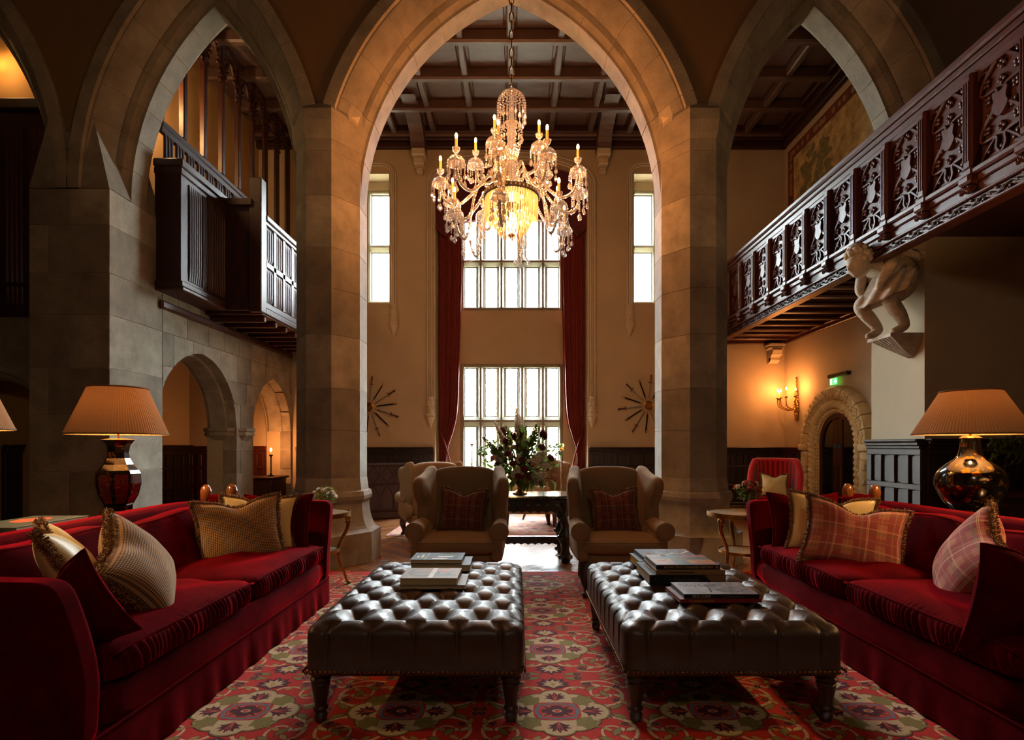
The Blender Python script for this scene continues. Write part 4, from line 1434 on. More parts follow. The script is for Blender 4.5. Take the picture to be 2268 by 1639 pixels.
# ---- carved hall table with the flowers
tb = thing('carved_table', 'carved black oak hall table with scalloped apron under the flower urn', 'table', (.01, 6.26, 0))
mb = MB(); mb.box(-.61, .61, -.33, .33, .70, .745, .014); mb.box(-.59, .59, -.31, .31, .685, .70, .004); mb.build('table_top', m_black, tb)
def scallop(x0, x1, zt, zb, n, amp=.02):
    pts = [(x0, zt), (x1, zt)]
    for i in range(n*6+1):
        t = i/(n*6); pts.append((x1 + (x0-x1)*t, zb + amp*abs(sin(pi*n*t)) - .0))
    return pts
for y in (-.29, .27):
    mb = MB(); mb.prism(scallop(-.50, .50, .685, .555, 11), y, y+.022, 'Y')
    for i in range(9): mb.ball((-.44+.11*i, y-.002, .63), .032, 8, 5, (1, .3, 1))
    mb.build('apron', m_woodb, tb)
mb = MB()
for i in range(40): mb.ball((-.595+1.19*i/39, -.332, .722), .012, 6, 4)
mb.build('beaded_edge', m_woodb, tb)
for x in (-.53, .53):
    for y in (-.26, .26):
        mb = MB().at((x, y, 0))
        mb.lathe([(.045, 0), (.055, .02), (.06, .10), (.045, .14), (.05, .19), (.075, .24), (.082, .29), (.06, .35), (.042, .38), (.05, .42), (.072, .47), (.06, .54), (.045, .57), (.06, .60), (.06, .69)], 12, rfun=lambda a, z: 1 + .10*sin(5*a + z*30))
        for i in range(6):
            a = i*pi/3
            mb.ball((.055*cos(a), .055*sin(a), .06), .03, 6, 4); mb.ball((.07*cos(a), .07*sin(a), .28), .026, 6, 4); mb.ball((.06*cos(a), .06*sin(a), .50), .026, 6, 4)
        mb.build('leg', m_woodb, tb, smooth=60)
    mb = MB(); pts = [(-.30, .68), (.30, .68), (.30, .56), (.20, .50), (-.20, .50), (-.30, .56)]
    mb.prism(pts, x-.012, x+.012, 'X'); mb.build('end_apron', m_woodb, tb)
    mb = MB(); mb.box(x-.03, x+.03, -.26, .26, .15, .22, .01); mb.build('side_stretcher', m_woodb, tb)
mb = MB(); mb.prism(scallop(-.52, .52, .24, .155, 13, .018), -.03, .03, 'Y'); mb.box(-.52, .52, -.04, .04, .24, .252, .004)
mb.build('stretcher', m_woodb, tb)

# ---- flower arrangement
FL = thing('flower_arrangement', 'tall mixed flower arrangement in a bronze urn on the carved table', 'flowers', (.035, 6.26, .745))
MB().lathe([(.085, 0), (.088, .012), (.06, .03), (.035, .05), (.03, .08), (.05, .10), (.10, .14), (.135, .19), (.14, .23), (.15, .25), (.155, .255), (.14, .25), (.12, .22), (.001, .2)], 24).build('urn', m_brass, FL, 40)
R = random.Random(11)
def rose(r=.04):
    mb = MB()
    for k, (rr, z, n) in enumerate(((1, 0, 7), (.78, .25, 6), (.55, .45, 5), (.3, .6, 4))):
        for i in range(n):
            a = 2*pi*i/n + k*.5
            mb.at((0, 0, 0)); mb.ball((rr*r*.6*cos(a), rr*r*.6*sin(a), z*r), r*.48*(1-.1*k), 6, 4, (1, 1, .75))
    mb.ball((0, 0, .2*r), r*.6, 6, 4)
    return mb
def mum(r=.03):
    mb = MB(); mb.ball((0, 0, 0), r*.4, 8, 5)
    for k in range(3):
        for i in range(8):
            a = 2*pi*i/8 + k*.4; e = .2 + .4*k
            d = Vector((cos(a)*cos(e), sin(a)*cos(e), sin(e)))
            s_ = Vector((-sin(a), cos(a), 0))*r*.22
            mb.add([tuple(d*r*.2 - s_*.5), tuple(d*r*.2 + s_*.5), tuple(d*r*.85 + s_), tuple(d*r*1.05), tuple(d*r*.85 - s_)], [(0, 1, 2, 3, 4)])
    return mb
def spike(L=.3, r=.02, n=26):
    mb = MB()
    for i in range(n):
        t = i/n; a = i*2.4
        rr = r*(1.15-t*.75)
        mb.ball((rr*cos(a), rr*sin(a), -L*(1-t)), rr*.62+.003, 5, 3)
    mb.tube([(0, 0, -L*1.2), (0, 0, 0)], .003, 5)
    return mb
def protea(r=.045):
    mb = MB()
    for k in range(2):
        for i in range(9):
            a = 2*pi*i/9 + k*.3
            w = r*.22
            p0 = Vector((cos(a)*r*.35, sin(a)*r*.35, -r)); p1 = Vector((cos(a)*r*.75, sin(a)*r*.75, 0)); p2 = Vector((cos(a)*r*(.6-.3*k), sin(a)*r*(.6-.3*k), r*1.6))
            s_ = Vector((-sin(a), cos(a), 0))*w
            mb.add([tuple(p0-s_), tuple(p0+s_), tuple(p1+s_), tuple(p2), tuple(p1-s_)], [(0, 1, 2, 3, 4)])
    mb.ball((0, 0, 0), r*.55, 8, 5, (1, 1, 1.5))
    return mb
fsrc = {}
for nm, fn, mt in (('rose_p', lambda: rose(.036), m_petal_p), ('rose_w', lambda: rose(.034), m_petal_w), ('rose_r', lambda: rose(.042), m_petal_r), ('mum_y', lambda: mum(.03), m_petal_y),
                   ('spike_g', lambda: spike(.26, .026), m_leaf2), ('spike_w', lambda: spike(.24, .022, 30), m_petal_w), ('protea', lambda: protea(.04), m_petal_r), ('stock', lambda: spike(.10, .034, 20), m_petal_w)):
    o = fn().build('flower_bloom', mt, FL, 50); o.location = (0, 0, -5); fsrc[nm] = o
stems = MB(); leaves = MB()
def put(nm, x, z, y=None, tilt=1.0):
    y = R.uniform(-.22, .16) if y is None else y
    d = Vector((x*1.1, y, max(.12, z-.12))).normalized()
    q = d.to_track_quat('Z', 'Y').to_euler()
    o = share('flower_bloom', fsrc[nm], FL, (x, y, z), tuple(q), (1, 1, 1)); 
    s_ = R.uniform(.85, 1.2); o.scale = (s_, s_, s_)
    stems.tube(crom([(x*.15, y*.2, .2), (x*.55, y*.6, .2+(z-.2)*.55), (x, y, z-.02)], 4), .0045, 5)
def leaf(x, y, z, L, w, d, bend=.3):
    d = Vector(d).normalized(); s_ = d.cross(Vector((0, .3, 1))).normalized()*w; up = s_.cross(d).normalized()
    p = Vector((x, y, z))
    vs = [p, p + d*L*.35 + s_, p + d*L*.75 + s_*.7 - up*L*bend*.3, p + d*L - up*L*bend, p + d*L*.75 - s_*.7 - up*L*bend*.3, p + d*L*.35 - s_, p + d*L*.5 + up*w*.3]
    leaves.add([tuple(q) for q in vs], [(0, 1, 6), (1, 2, 6), (2, 3, 6), (3, 4, 6), (4, 5, 6), (5, 0, 6)])
# taller spikes, mid bells, roses low; (x, z) read off the bouquet
for x, z in ((-.04, 1.0), (.0, .92), (.03, .86), (-.05, .85)): put('spike_w', x, z, R.uniform(-.08, .08))
for x, z in ((-.30, .85), (-.27, .80), (-.24, .74)): put('spike_w', x, z)
for x, z in ((-.17, .80), (.07, .80), (.20, .82), (.22, .78), (-.03, .72), (.17, .74), (-.42, .66), (-.36, .60), (-.02, .80), (.12, .68), (-.21, .70)): put('spike_g', x, z)
for x, z in ((-.20, .72), (-.12, .68), (-.07, .66), (.02, .68), (.26, .70), (.29, .66), (.05, .60), (-.16, .60)): put('protea', x, z)
for x, z in ((-.22, .52), (-.05, .54), (.24, .54), (.06, .50), (-.14, .47), (.13, .34), (-.02, .22), (.10, .20), (.30, .30), (-.26, .34), (.05, .30), (.34, .42), (-.08, .36), (.02, .40)): put('rose_r', x, z, R.uniform(-.3, -.02))
for x, z in ((-.08, .53), (-.30, .42), (.15, .36), (-.25, .34), (.38, .20), (-.11, .45), (.20, .28)): put('rose_p', x, z, R.uniform(-.3, -.05))
for x, z in ((-.02, .46), (.22, .44), (-.03, .32), (-.08, .27), (.20, .22), (.26, .20), (.32, .36), (-.30, .48), (.30, .24), (.29, .50)): put('stock', x, z, R.uniform(-.3, -.06))
for x, z in ((-.06, .17), (-.12, .19), (.0, .17), (.06, .16), (-.20, .28), (.16, .18), (-.24, .22), (.24, .14)): put('mum_y', x, z, R.uniform(-.24, -.08))
for i in range(420):
    a = R.uniform(-1.35, 1.35); L = R.uniform(.18, 1.0)**.8
    h = .18 + .62*L*cos(a)*R.uniform(.6, 1); x = .44*L*sin(a); y = R.uniform(-.26, .2)*min(1, L+.3)
    leaf(x, y, h, R.uniform(.05, .11), R.uniform(.010, .024), (x*1.3 + R.uniform(-.3, .3), y + R.uniform(-.4, .3), R.uniform(-.2, .8)), R.uniform(.1, .5))
for i in range(26):
    x = R.uniform(-.3, .4); leaf(x, R.uniform(-.24, -.05), .17, R.uniform(.08, .14), .022, (x*1.5, -.5, -.5), .6)
for i in range(18):
    leaf(R.uniform(.32, .48), R.uniform(-.2, .1), R.uniform(.46, .58), .07, .026, (R.uniform(0, 1), R.uniform(-1, .4), R.uniform(-.3, .8)), .3)
    leaf(R.uniform(-.46, -.28), R.uniform(-.2, .1), R.uniform(.44, .56), .075, .028, (R.uniform(-1, 0), R.uniform(-1, .4), R.uniform(-.3, .8)), .3)
stems.build('flower_stems', m_leaf, FL)['kind'] = 'stuff'
leaves.build('leaves', m_leaf, FL)['kind'] = 'stuff'
for o in fsrc.values(): bpy.data.objects.remove(o)

# ---- side tables with gilt legs
m_marble = mat('table_top_marble', (168, 150, 122), .25, n=6, amt=.3, coat=.3)
def side_table(label, loc, rz):
    t = thing('side_table', label, 'side table', loc, rz, 'gilt side tables')
    MB().lathe([(.0, .655), (.29, .655), (.30, .66), (.30, .678), (.29, .682), (.0, .682)], 40, cap=False).build('table_top', m_marble, t, 40)
    MB().lathe([(.298, .645), (.31, .65), (.312, .668), (.31, .69), (.302, .69), (.302, .66), (.298, .655)], 40, cap=False).build('gilt_rim', m_gold, t, 40)
    MB().lathe([(.0, .325), (.20, .325), (.205, .332), (.20, .34), (.0, .34)], 32, cap=False).build('lower_shelf', m_marble, t, 40)
    MB().lathe([(.20, .318), (.212, .322), (.214, .345), (.204, .345)], 32, cap=False).build('gilt_rim', m_gold, t, 40)
    for k in range(3):
        a = k*2*pi/3 + .5
        q = MB()
        pr = crom([(.275, .655), (.295, .60), (.285, .52), (.235, .42), (.205, .335), (.22, .20), (.265, .08), (.285, .02), (.31, .004)], 5)
        q.tube([(r*cos(a), r*sin(a), z) for r, z in pr], lambda u: .020 - .010*u, 8)
        q.ball((.29*cos(a), .29*sin(a), .615), .030, 8, 6, (1, 1, 1.4)); q.ball((.30*cos(a), .30*sin(a), .014), .024, 8, 5, (1, 1, .6))
        q.ball((.285*cos(a), .285*sin(a), .575), .020, 8, 6)
        q.build('leg', m_gold, t, smooth=60)
    return t
side_table('round gilt-legged side table with a posy, beside the check-cushion sofa', (-1.84, 4.90, .0115), 0)
side_table('round gilt-legged side table with a small book, beside the plaid-cushion sofa', (2.06, 4.90, .0115), pi)
def posy(name, label, loc, blooms, vase_mat, h=.09, n=26, spread=.11, seed=3):
    r = random.Random(seed)
    p = thing(name, label, 'flowers', loc)
    MB().lathe([(.032, 0), (.036, .01), (.04, h*.6), (.042, h), (.036, h), (.03, .02)], 18, cap=True).build('vase', vase_mat, p, 40)
    lv = MB(); st = MB()
    src = []
    for bm_, mt in blooms:
        o = (mum(.026) if bm_ == 'mum' else rose(.026)).build('flower_bloom', mt, p, 50); o.location = (0, 0, -9); src.append(o)
    for i in range(n):
        a = r.uniform(0, 2*pi); q = sqrt(r.random())
        x, y = spread*q*cos(a), spread*q*sin(a); z = h + .05 + .09*(1-q*q*.7) + r.uniform(-.01, .02)
        d = Vector((x*1.2, y*1.2, .08)).normalized()
        o = share('flower_bloom', src[i % len(src)], p, (x, y, z), tuple(d.to_track_quat('Z', 'Y').to_euler()))
        st.tube([(x*.2, y*.2, h*.5), (x, y, z)], .002, 4)
    global leaves
    keep = leaves; leaves = MB()
    for i in range(70):
        a = r.uniform(0, 2*pi); q = r.uniform(.3, 1.25)
        leaf(spread*.6*q*cos(a), spread*.6*q*sin(a), h + r.uniform(.0, .1), r.uniform(.03, .08), .008, (cos(a), sin(a), r.uniform(-.2, 1)), .3)
    leaves.build('leaves', m_leaf2, p)['kind'] = 'stuff'; leaves = keep
    st.build('flower_stems', m_leaf, p)['kind'] = 'stuff'
    for o in src: bpy.data.objects.remove(o)
    return p
m_vglass = glass_pane('vase_glass')
posy('flower_posy', 'small white posy on the side table by the check-cushion sofa', (-1.78, 4.95, .6935), [('mum', m_petal_w), ('mum', m_petal_w), ('mum', m_petal_y)], mat('white_pot', (200, 200, 190), .4), .07, 24, .10, 5)
posy('flower_posy', 'orange and white posy in a glass on the tapestry-side table', (2.15, 4.98, .6935), [('mum', m_petal_o), ('rose', m_petal_w), ('mum', m_petal_o), ('rose', m_petal_r)], m_vglass, .12, 22, .13, 6)

# ---- books
def book(label, loc, rz, w, d, t, cover, spine='front', group=None, pages=None):
    """lying book, w across, d deep; spine on the 'front' (towards -y) or 'left'/'back' edge"""
    b = thing('book', label, 'book', loc, rz, group)
    cv = mat('cover_' + label[:24], cover, .6, n=30, amt=.15, spec=.3) if not isinstance(cover, bpy.types.Material) else cover
    th = .003
    MB().box(-w/2, w/2, -d/2, d/2, t-th, t, .0008).build('front_cover', cv, b)
    MB().box(-w/2, w/2, -d/2, d/2, 0, th, .0008).build('back_cover', cv, b)
    e = .005
    x0, x1, y0, y1 = -w/2+e, w/2-e, -d/2+e, d/2-e
    if spine == 'front': MB().box(-w/2, w/2, -d/2-.001, -d/2+.003, 0, t, .001).build('spine', cv, b); y0 = -d/2+.003
    if spine == 'left': MB().box(-w/2-.001, -w/2+.003, -d/2, d/2, 0, t, .001).build('spine', cv, b); x0 = -w/2+.003
    if spine == 'back': MB().box(-w/2, w/2, d/2-.003, d/2+.001, 0, t, .001).build('spine', cv, b); y1 = d/2-.003
    MB().box(x0, x1, y0, y1, th, t-th).build('page_block', pages or m_paper, b)
    b['_t'] = t
    return b
def art(b, m, polys, t, name='cover_print'):
    mb = MB()
    for i, p in enumerate(polys):
        mb.add([(x, y, t+.0004+i*.00005) for x, y in p], [tuple(range(len(p)))])
    o = mb.build(name, m, b); o['kind'] = 'stuff'
    return o
def rect(x0, x1, y0, y1): return [(x0, y0), (x1, y0), (x1, y1), (x0, y1)]
def blob(cx, cy, rx, ry, n=14, wob=.15, s=0):
    r = random.Random(s)
    return [(cx+rx*cos(2*pi*i/n)*(1+r.uniform(-wob, wob)), cy+ry*sin(2*pi*i/n)*(1+r.uniform(-wob, wob))) for i in range(n)]
m_gilt_ink = mat('gilt_ink', (190, 160, 90), .5)
m_cream_ink = mat('cream_ink', (206, 196, 176), .6)
m_grey_ink = mat('grey_ink', (96, 94, 96), .6)
m_dark_ink = mat('dark_ink', (28, 26, 26), .6)
m_rust_ink = mat('rust_ink', (176, 84, 54), .6)
OT = .5015
z = OT
# pile behind, left ottoman
b = book('grey-blue large book under the dark green one', (-.49, 3.55, z), .02, .38, .27, .042, (112, 120, 128), 'back'); z2 = z + .042
b = book('dark green book with torn-paper cover on top of the rear pile', (-.52, 3.56, z2), .0, .335, .23, .028, (34, 40, 34), 'back')
art(b, m_cream_ink, [rect(.0, .10, -.035, -.005), rect(-.03, .07, -.10, -.07), rect(.02, .05, -.06, -.055)], .028)
art(b, m_leaf, [blob(.11, .06, .035, .03, s=2), blob(.05, .08, .05, .02, s=3), blob(.12, -.04, .02, .04, s=4)], .028)
art(b, m_gilt_ink, [rect(-.135, -.122, -.05, .0), rect(-.108, -.094, -.05, .04), rect(-.075, -.071, -.11, .11)], .0282)
# pile in front, left ottoman
z = OT
b = book('pale thin book under the brown still-life book', (-.475, 3.13, z), .015, .37, .27, .022, (150, 146, 138), 'back'); z2 = z + .022
b = book('brown still-life cover book on top of the front pile', (-.495, 3.12, z2), .0, .325, .25, .040, (150, 132, 112), 'back')
ring = [(-.045+.085*cos(a), .02+.085*sin(a)) for a in [2*pi*i/28 for i in range(29)]]
art(b, m_dark_ink, [stroke(ring, .012, .02), blob(.06, -.05, .09, .016, s=5), blob(.10, -.02, .02, .03, s=6)], .040)
art(b, m_rust_ink, [blob(.065, .065, .042, .035, s=7), stroke(ring[3:11], .014, .01), blob(.14, .07, .012, .02, s=8)], .0403)
art(b, m_cream_ink, [rect(-.005, .022, -.12, .12)], .0404)
art(b, m_dark_ink, [stroke([(-.115+.0065*i, .008+.008*sin(i*1.9)) for i in range(20)], .003, .003)], .0406)
# right ottoman: rear pile
z = OT
b1 = book('black cased art book at the bottom of the tall pile', (.985, 3.28, z), .0, .44, .36, .055, (18, 20, 24), 'front')
lettering('Caravaggio', .034, b1, (-.08, -.1815, .016), (pi/2, 0, 0), m_grey_ink); lettering('II', .022, b1, (-.19, -.1815, .02), (pi/2, 0, 0), m_grey_ink)
art(b1, m_grey_ink, [rect(-.2, .2, .1, .12)], .055)
mb = MB(); mb.add([(.10, -.1814, .054), (.216, -.1814, .054), (.216, -.1814, .004), (.145, -.1814, .004)], [(0, 1, 2, 3)]); mb.build('spine_picture', mat('spine_brown', (120, 88, 56), .5), b1)
b2 = book('brown-spined slim art book in the tall pile', (1.005, 3.26, z+.055), -.01, .40, .31, .026, (136, 106, 72), 'front')
MB().box(-.13, .02, -.1566, -.1562, .010, .016).build('spine_title_line', m_dark_ink, b2)
b3 = book('history of books with a gilt collage cover on top of the tall pile', (.995, 3.27, z+.081), .0, .37, .29, .026, (26, 22, 22), 'front')
lettering('BOOKS THAT CHANGED HISTORY', .0185, b3, (-.14, -.1465, .0065), (pi/2, 0, 0), m_gilt_ink, sx=.98)
MB().box(.162, .174, -.1468, -.146, .005, .021).build('publisher_mark', m_rust_ink, b3)
m_c1 = mat('collage_gold', (176, 130, 66), .5, n=60, amt=.6); m_c2 = mat('collage_slate', (84, 90, 88), .5, n=60, amt=.5); m_c3 = mat('collage_rose', (150, 92, 80), .5, n=60, amt=.5)
art(b3, m_c1, [rect(-.18, -.06, -.08, .02), rect(.03, .18, -.10, .0), rect(-.18, -.09, .09, .14)], .0262); art(b3, m_c2, [rect(-.18, -.06, .02, .09), rect(-.06, .03, -.14, .14), rect(.03, .18, .0, .07)], .0262)
art(b3, m_c3, [rect(-.18, -.06, -.14, -.08), rect(.03, .18, -.14, -.10), rect(.03, .18, .07, .14)], .0262)
lettering('BOOKS', .026, b3, (-.05, .03, .0266), (0, 0, 0), m_gilt_ink); lettering('THAT CHANGED', .011, b3, (-.05, .01, .0266), (0, 0, 0), m_gilt_ink); lettering('HISTORY', .019, b3, (-.05, -.015, .0266), (0, 0, 0), m_gilt_ink)
art(b3, m_rust_ink, [blob(.09, -.05, .02, .015, s=1), blob(.14, -.05, .02, .015, s=2), blob(-.12, -.03, .03, .02, s=3)], .0265)
m_yel = mat('yellow_page_edge', (214, 160, 22), .8)
b4 = book('grey book with bright yellow page edges behind the tall pile', (.95, 3.63, z), .03, .32, .27, .050, (70, 74, 80), 'back', pages=m_yel)
b5 = book('slate travel book with a mountain photograph on the yellow-edged one', (1.005, 3.62, z+.050), .02, .36, .30, .026, (86, 94, 100), 'left')
lettering('IRELAND', .042, b5, (-.105, -.12, .0265), (0, 0, pi/2), m_rust_ink, sx=1.0)
m_photo = mat('bw_photo', (130, 130, 130), .6, n=18, col2=(40, 40, 42), amt=.8, detail=6)
art(b5, m_photo, [rect(-.07, .175, -.14, .14)], .0262)
art(b5, m_cream_ink, [stroke([(-.02, -.05), (.05, .0), (.10, -.01), (.17, .07)], .01, .02)], .0265)
# right ottoman: front pile
b6 = book('slim red-spined book at the bottom of the nearest pile', (1.035, 2.86, z), .03, .42, .25, .020, (132, 34, 24), 'front')
lettering('VANISHING IRELAND', .014, b6, (-.165, -.1265, .005), (pi/2, 0, 0), m_gilt_ink)
art(b6, m_photo, [rect(-.2, .2, -.12, .12)], .020)
b7 = book('photography book with a black-and-white portrait on the nearest pile', (1.045, 2.865, z+.020), .0, .385, .245, .022, (22, 22, 24), 'front')
art(b7, mat('portrait_ground', (150, 148, 150), .6, n=7, col2=(110, 108, 110), amt=.5), [rect(-.19, .19, -.12, .12)], .0221)
art(b7, m_photo, [blob(.05, .0, .08, .09, 18, .2, 3), rect(.05, .185, -.115, .11)], .0223)
art(b7, m_dark_ink, [stroke([(-.04, -.09), (-.02, .0), (-.03, .05), (.02, .10)], .012, .006), stroke([(.0, -.05), (.06, -.09), (.16, -.05)], .012, .006)], .0225)
lettering('ERIC LUKE', .019, b7, (-.15, -.1242, .005), (pi/2, 0, 0), m_cream_ink, sx=1.05); lettering('LOOKING BACK', .015, b7, (.0, -.1242, .0055), (pi/2, 0, 0), m_grey_ink)
lettering('eric luke', .035, b7, (-.165, .07, .0226), (0, 0, 0), m_dark_ink, font_shear=.2); lettering('looking back', .03, b7, (-.165, .03, .0226), (0, 0, 0), m_dark_ink, font_shear=.2)
art(b7, m_grey_ink, [rect(-.165, -.075-.01*(k % 2), -.01-.021*k, -.004-.021*k) for k in range(5)], .0226)

# ---- console tables behind the sofas
def console(label, loc, L, rz):
    t = thing('console_table', label, 'console table', loc, rz, 'sofa-back console tables')
    MB().box(-L/2, L/2, -.19, .19, .745, .785, .008).build('table_top', m_black, t)
    MB().box(-L/2+.04, L/2-.04, -.16, .16, .65, .745, .004).build('apron', m_wood, t)
    for sx in (-1, 1):
        for sy in (-1, 1):
            MB().at((sx*(L/2-.07), sy*.14, 0)).lathe([(.02, 0), (.03, .03), (.02, .06), (.03, .5), (.035, .6), (.03, .65)], 10).build('leg', m_wood, t, 50)
    return t
console('dark console table behind the check-cushion sofa, carrying the jar lamp', (-2.84, 3.15, 0), 2.3, pi/2)
console('dark console table behind the plaid-cushion sofa, carrying the bottle-vase lamp', (3.21, 3.15, 0), 2.3, pi/2)
b = book('large dark-covered art book lying on top on the sofa console', (-2.83, 3.10, .785+.042), pi/2+.02, .50, .33, .040, (58, 70, 68), 'left')
art(b, m_rust_ink, [blob(.05, .02, .12, .08, s=4)], .0402)
b = book('pale large book under the dark one on the sofa console', (-2.84, 3.06, .785), pi/2, .52, .34, .042, (150, 120, 80), 'left')
b = book('small brown leather book on the tapestry-side table', (2.13, 4.74, .6935), .1, .14, .10, .04, (96, 62, 36), 'front')

# ---- lamps
def shade(parent, rb, rt, z0, z1, n=110, power=15, col=WARM2):
    mb = MB()
    prof = [(rb, z0), (rb*.997, z0+.006), (rt*1.01, z1-.006), (rt, z1)]
    def rf(a, z): return 1 + .010*(1 if int(a/(2*pi)*n*2) % 2 else -1)
    N = n*2
    vs = []; fs = []
    for j, (r, z) in enumerate(prof):
        for i in range(N):
            a = 2*pi*i/N; f = 1 + (.011 if i % 2 else -.0)*(1 if 0 < j < 3 else .5)
            vs.append((r*f*cos(a), r*f*sin(a), z))
    for j in range(3):
        for i in range(N):
            k = (i+1) % N; fs.append((j*N+i, j*N+k, (j+1)*N+k, (j+1)*N+i))
    mb.add(vs, fs)
    mb.build('lamp_shade', m_shade_t, parent)
    mb = MB()
    for r, z in ((rb*1.004, z0), (rt*1.008, z1)):
        mb.tube([(r*cos(a), r*sin(a), z) for a in [2*pi*i/60 for i in range(61)]], .006, 6, cap=False)
    mb.build('shade_trim', m_fringe, parent, smooth=60)
    mb = MB().at((0, 0, z0+.10)); mb.ball((0, 0, 0), .032, 12, 8, (1, 1, 1.3)); mb.build('bulb', m_bulbw, parent, smooth=60)
    lamp_light('lamp_glow', (0, 0, z0+.175), power, col, .02, parent)
m_shade_t = bpy.data.materials.new('pleated_silk_shade'); m_shade_t.use_nodes = True
nt = m_shade_t.node_tree
for x in list(nt.nodes):
    if x.type == 'BSDF_PRINCIPLED': nt.nodes.remove(x)
d_ = nt.nodes.new('ShaderNodeBsdfDiffuse'); d_.inputs[0].default_value = rgb(170, 142, 110)
t__ = nt.nodes.new('ShaderNodeBsdfTranslucent'); t__.inputs[0].default_value = rgb(170, 110, 60)
mx_ = nt.nodes.new('ShaderNodeMixShader'); mx_.inputs[0].default_value = .022
nt.links.new(d_.outputs[0], mx_.inputs[1]); nt.links.new(t__.outputs[0], mx_.inputs[2]); nt.links.new(mx_.outputs[0], nt.nodes['Material Output'].inputs[0])

def lacquer(name, base, gold, scale, lo=.56, hi=.60, z_r=None):
    m = mat(name, base, .16, coat=.5)
    nt = m.node_tree; p = nt.nodes['Principled BSDF']
    tc = nt.nodes.new('ShaderNodeTexCoord')
    vo = nt.nodes.new('ShaderNodeTexVoronoi'); vo.inputs['Scale'].default_value = scale
    no = nt.nodes.new('ShaderNodeTexNoise'); no.inputs['Scale'].default_value = scale*1.6; no.inputs['Detail'].default_value = 5
    nt.links.new(tc.outputs['Object'], no.inputs[0])
    mr = nt.nodes.new('ShaderNodeMapRange'); mr.inputs[1].default_value = lo; mr.inputs[2].default_value = hi
    nt.links.new(no.outputs[0], mr.inputs[0])
    mx = nt.nodes.new('ShaderNodeMix'); mx.data_type = 'RGBA'; mx.inputs[6].default_value = rgb(*base); mx.inputs[7].default_value = rgb(*gold)
    nt.links.new(mr.outputs[0], mx.inputs[0]); nt.links.new(mx.outputs[2], p.inputs['Base Color'])
    nt.links.new(mr.outputs[0], p.inputs['Metallic'])
    return m
m_lacq = lacquer('black_gold_lacquer', (14, 10, 8), (190, 128, 40), 14, .585, .62)
m_lacqr = lacquer('red_gold_lacquer', (84, 20, 14), (176, 112, 50), 18, .58, .66)
# octagonal jar lamp
def jar_lamp(label, loc):
    t = thing('table_lamp', label, 'lamp', loc)
    q = MB(); n = 8
    prof = [(r*.84, z) for r, z in [(.10, .06), (.105, .10), (.145, .17), (.165, .25), (.160, .32), (.145, .345), (.11, .385), (.082, .43), (.075, .47), (.085, .52), (.115, .555)]]
    q.lathe(prof, 8, a0=pi/8); q.build('jar_body', m_lacq, t)
    # red reserve panels on alternate faces
    for k in range(8):
        a = pi/8 + pi/8 + k*pi/4
        c8 = cos(pi/8)
        mbp = MB()
        def fr(u, z):
            r = None
            for (r0, z0), (r1, z1) in zip(prof[:-1], prof[1:]):
                if z0 <= z <= z1: r = r0 + (r1-r0)*(z-z0)/(z1-z0)
            half = r*sin(pi/8)*.74
            x, y = r*c8+.0015, half*u
            return (x*cos(a)-y*sin(a), x*sin(a)+y*cos(a), z)
        for (za, zb) in ((.115, .17), (.17, .25), (.25, .318)):
            mbp.grid(lambda u, v: fr(2*u-1, za + (zb-za)*v), 2, 1)
        mbp.build('red_panel', m_lacqr if k % 2 == 0 else m_lacqr, t)
    q = MB(); q.lathe([(.11, .03), (.114, .035), (.11, .05), (.096, .062)], 8, a0=pi/8); q.build('gilt_base', m_gold, t, 40)
    MB().lathe([(.099, .553), (.103, .56), (.076, .566), (.012, .57)], 8, a0=pi/8).build('gilt_rim', m_gold, t, 40)
    for k in range(8):
        a = pi/8 + k*pi/4; q = MB(); q.ball((.102*cos(a), .102*sin(a), .016), .016, 8, 6); q.build('ball_foot', m_gold, t, 60)
    MB().tube([(0, 0, .565), (0, 0, .72)], .008, 8).build('stem', m_brass, t)
    shade(t, .30, .175, .60, .925)
    return t
jar_lamp('octagonal red and black jar lamp with a pleated shade', (-2.82, 3.80, .785))
t2 = jar_lamp('second jar lamp, only its pleated shade edge in frame', (-2.82, 2.58, .785))
# bottle vase lamps
def bottle_lamp(label, loc):
    t = thing('table_lamp', label, 'lamp', loc)
    prof = crom([(r*.84, z) for r, z in [(.10, .03), (.12, .06), (.19, .13), (.238, .22), (.245, .27), (.225, .33), (.165, .385), (.10, .43), (.078, .48), (.070, .53), (.070, .57)]], 4)
    MB().lathe(prof, 40).build('vase_body', m_lacq, t, 40)
    MB().lathe([(.118, .0), (.12, .012), (.11, .022), (.105, .034), (.09, .036)], 36).build('gilt_foot', m_gold, t, 40)
    MB().lathe([(.062, .567), (.066, .572), (.045, .585), (.012, .592)], 28).build('gilt_collar', m_gold, t, 40)
    MB().tube([(0, 0, .585), (0, 0, .74)], .008, 8).build('stem', m_brass, t)
    shade(t, .335, .175, .60, .90)
    return t
bottle_lamp('bulbous black and gold bottle-vase lamp with a pleated shade', (3.19, 3.78, .785))
bottle_lamp('added twin bottle-vase lamp on the console, out of frame, for more light', (3.19, 2.56, .785))  # unseen twin, added to brighten the plaster wall on this side
# ================================================================== BALCONY, GALLERY, ORNAMENT
def linenfold(w, h, t=.012, n=5):
    """vertical folded panel in XZ, front towards -Y, origin lower left"""
    mb = MB()
    m = n*8
    def f(u, v):
        x = w*u
        r = t*abs(sin(pi*n*u))**.6
        e = min(1, min(v, 1-v)/.06 + .05)
        return (x, -.006 - r*e, h*v)
    mb.grid(f, m, 10)
    mb.box(0, w, -.006, .0, 0, h)
    return mb
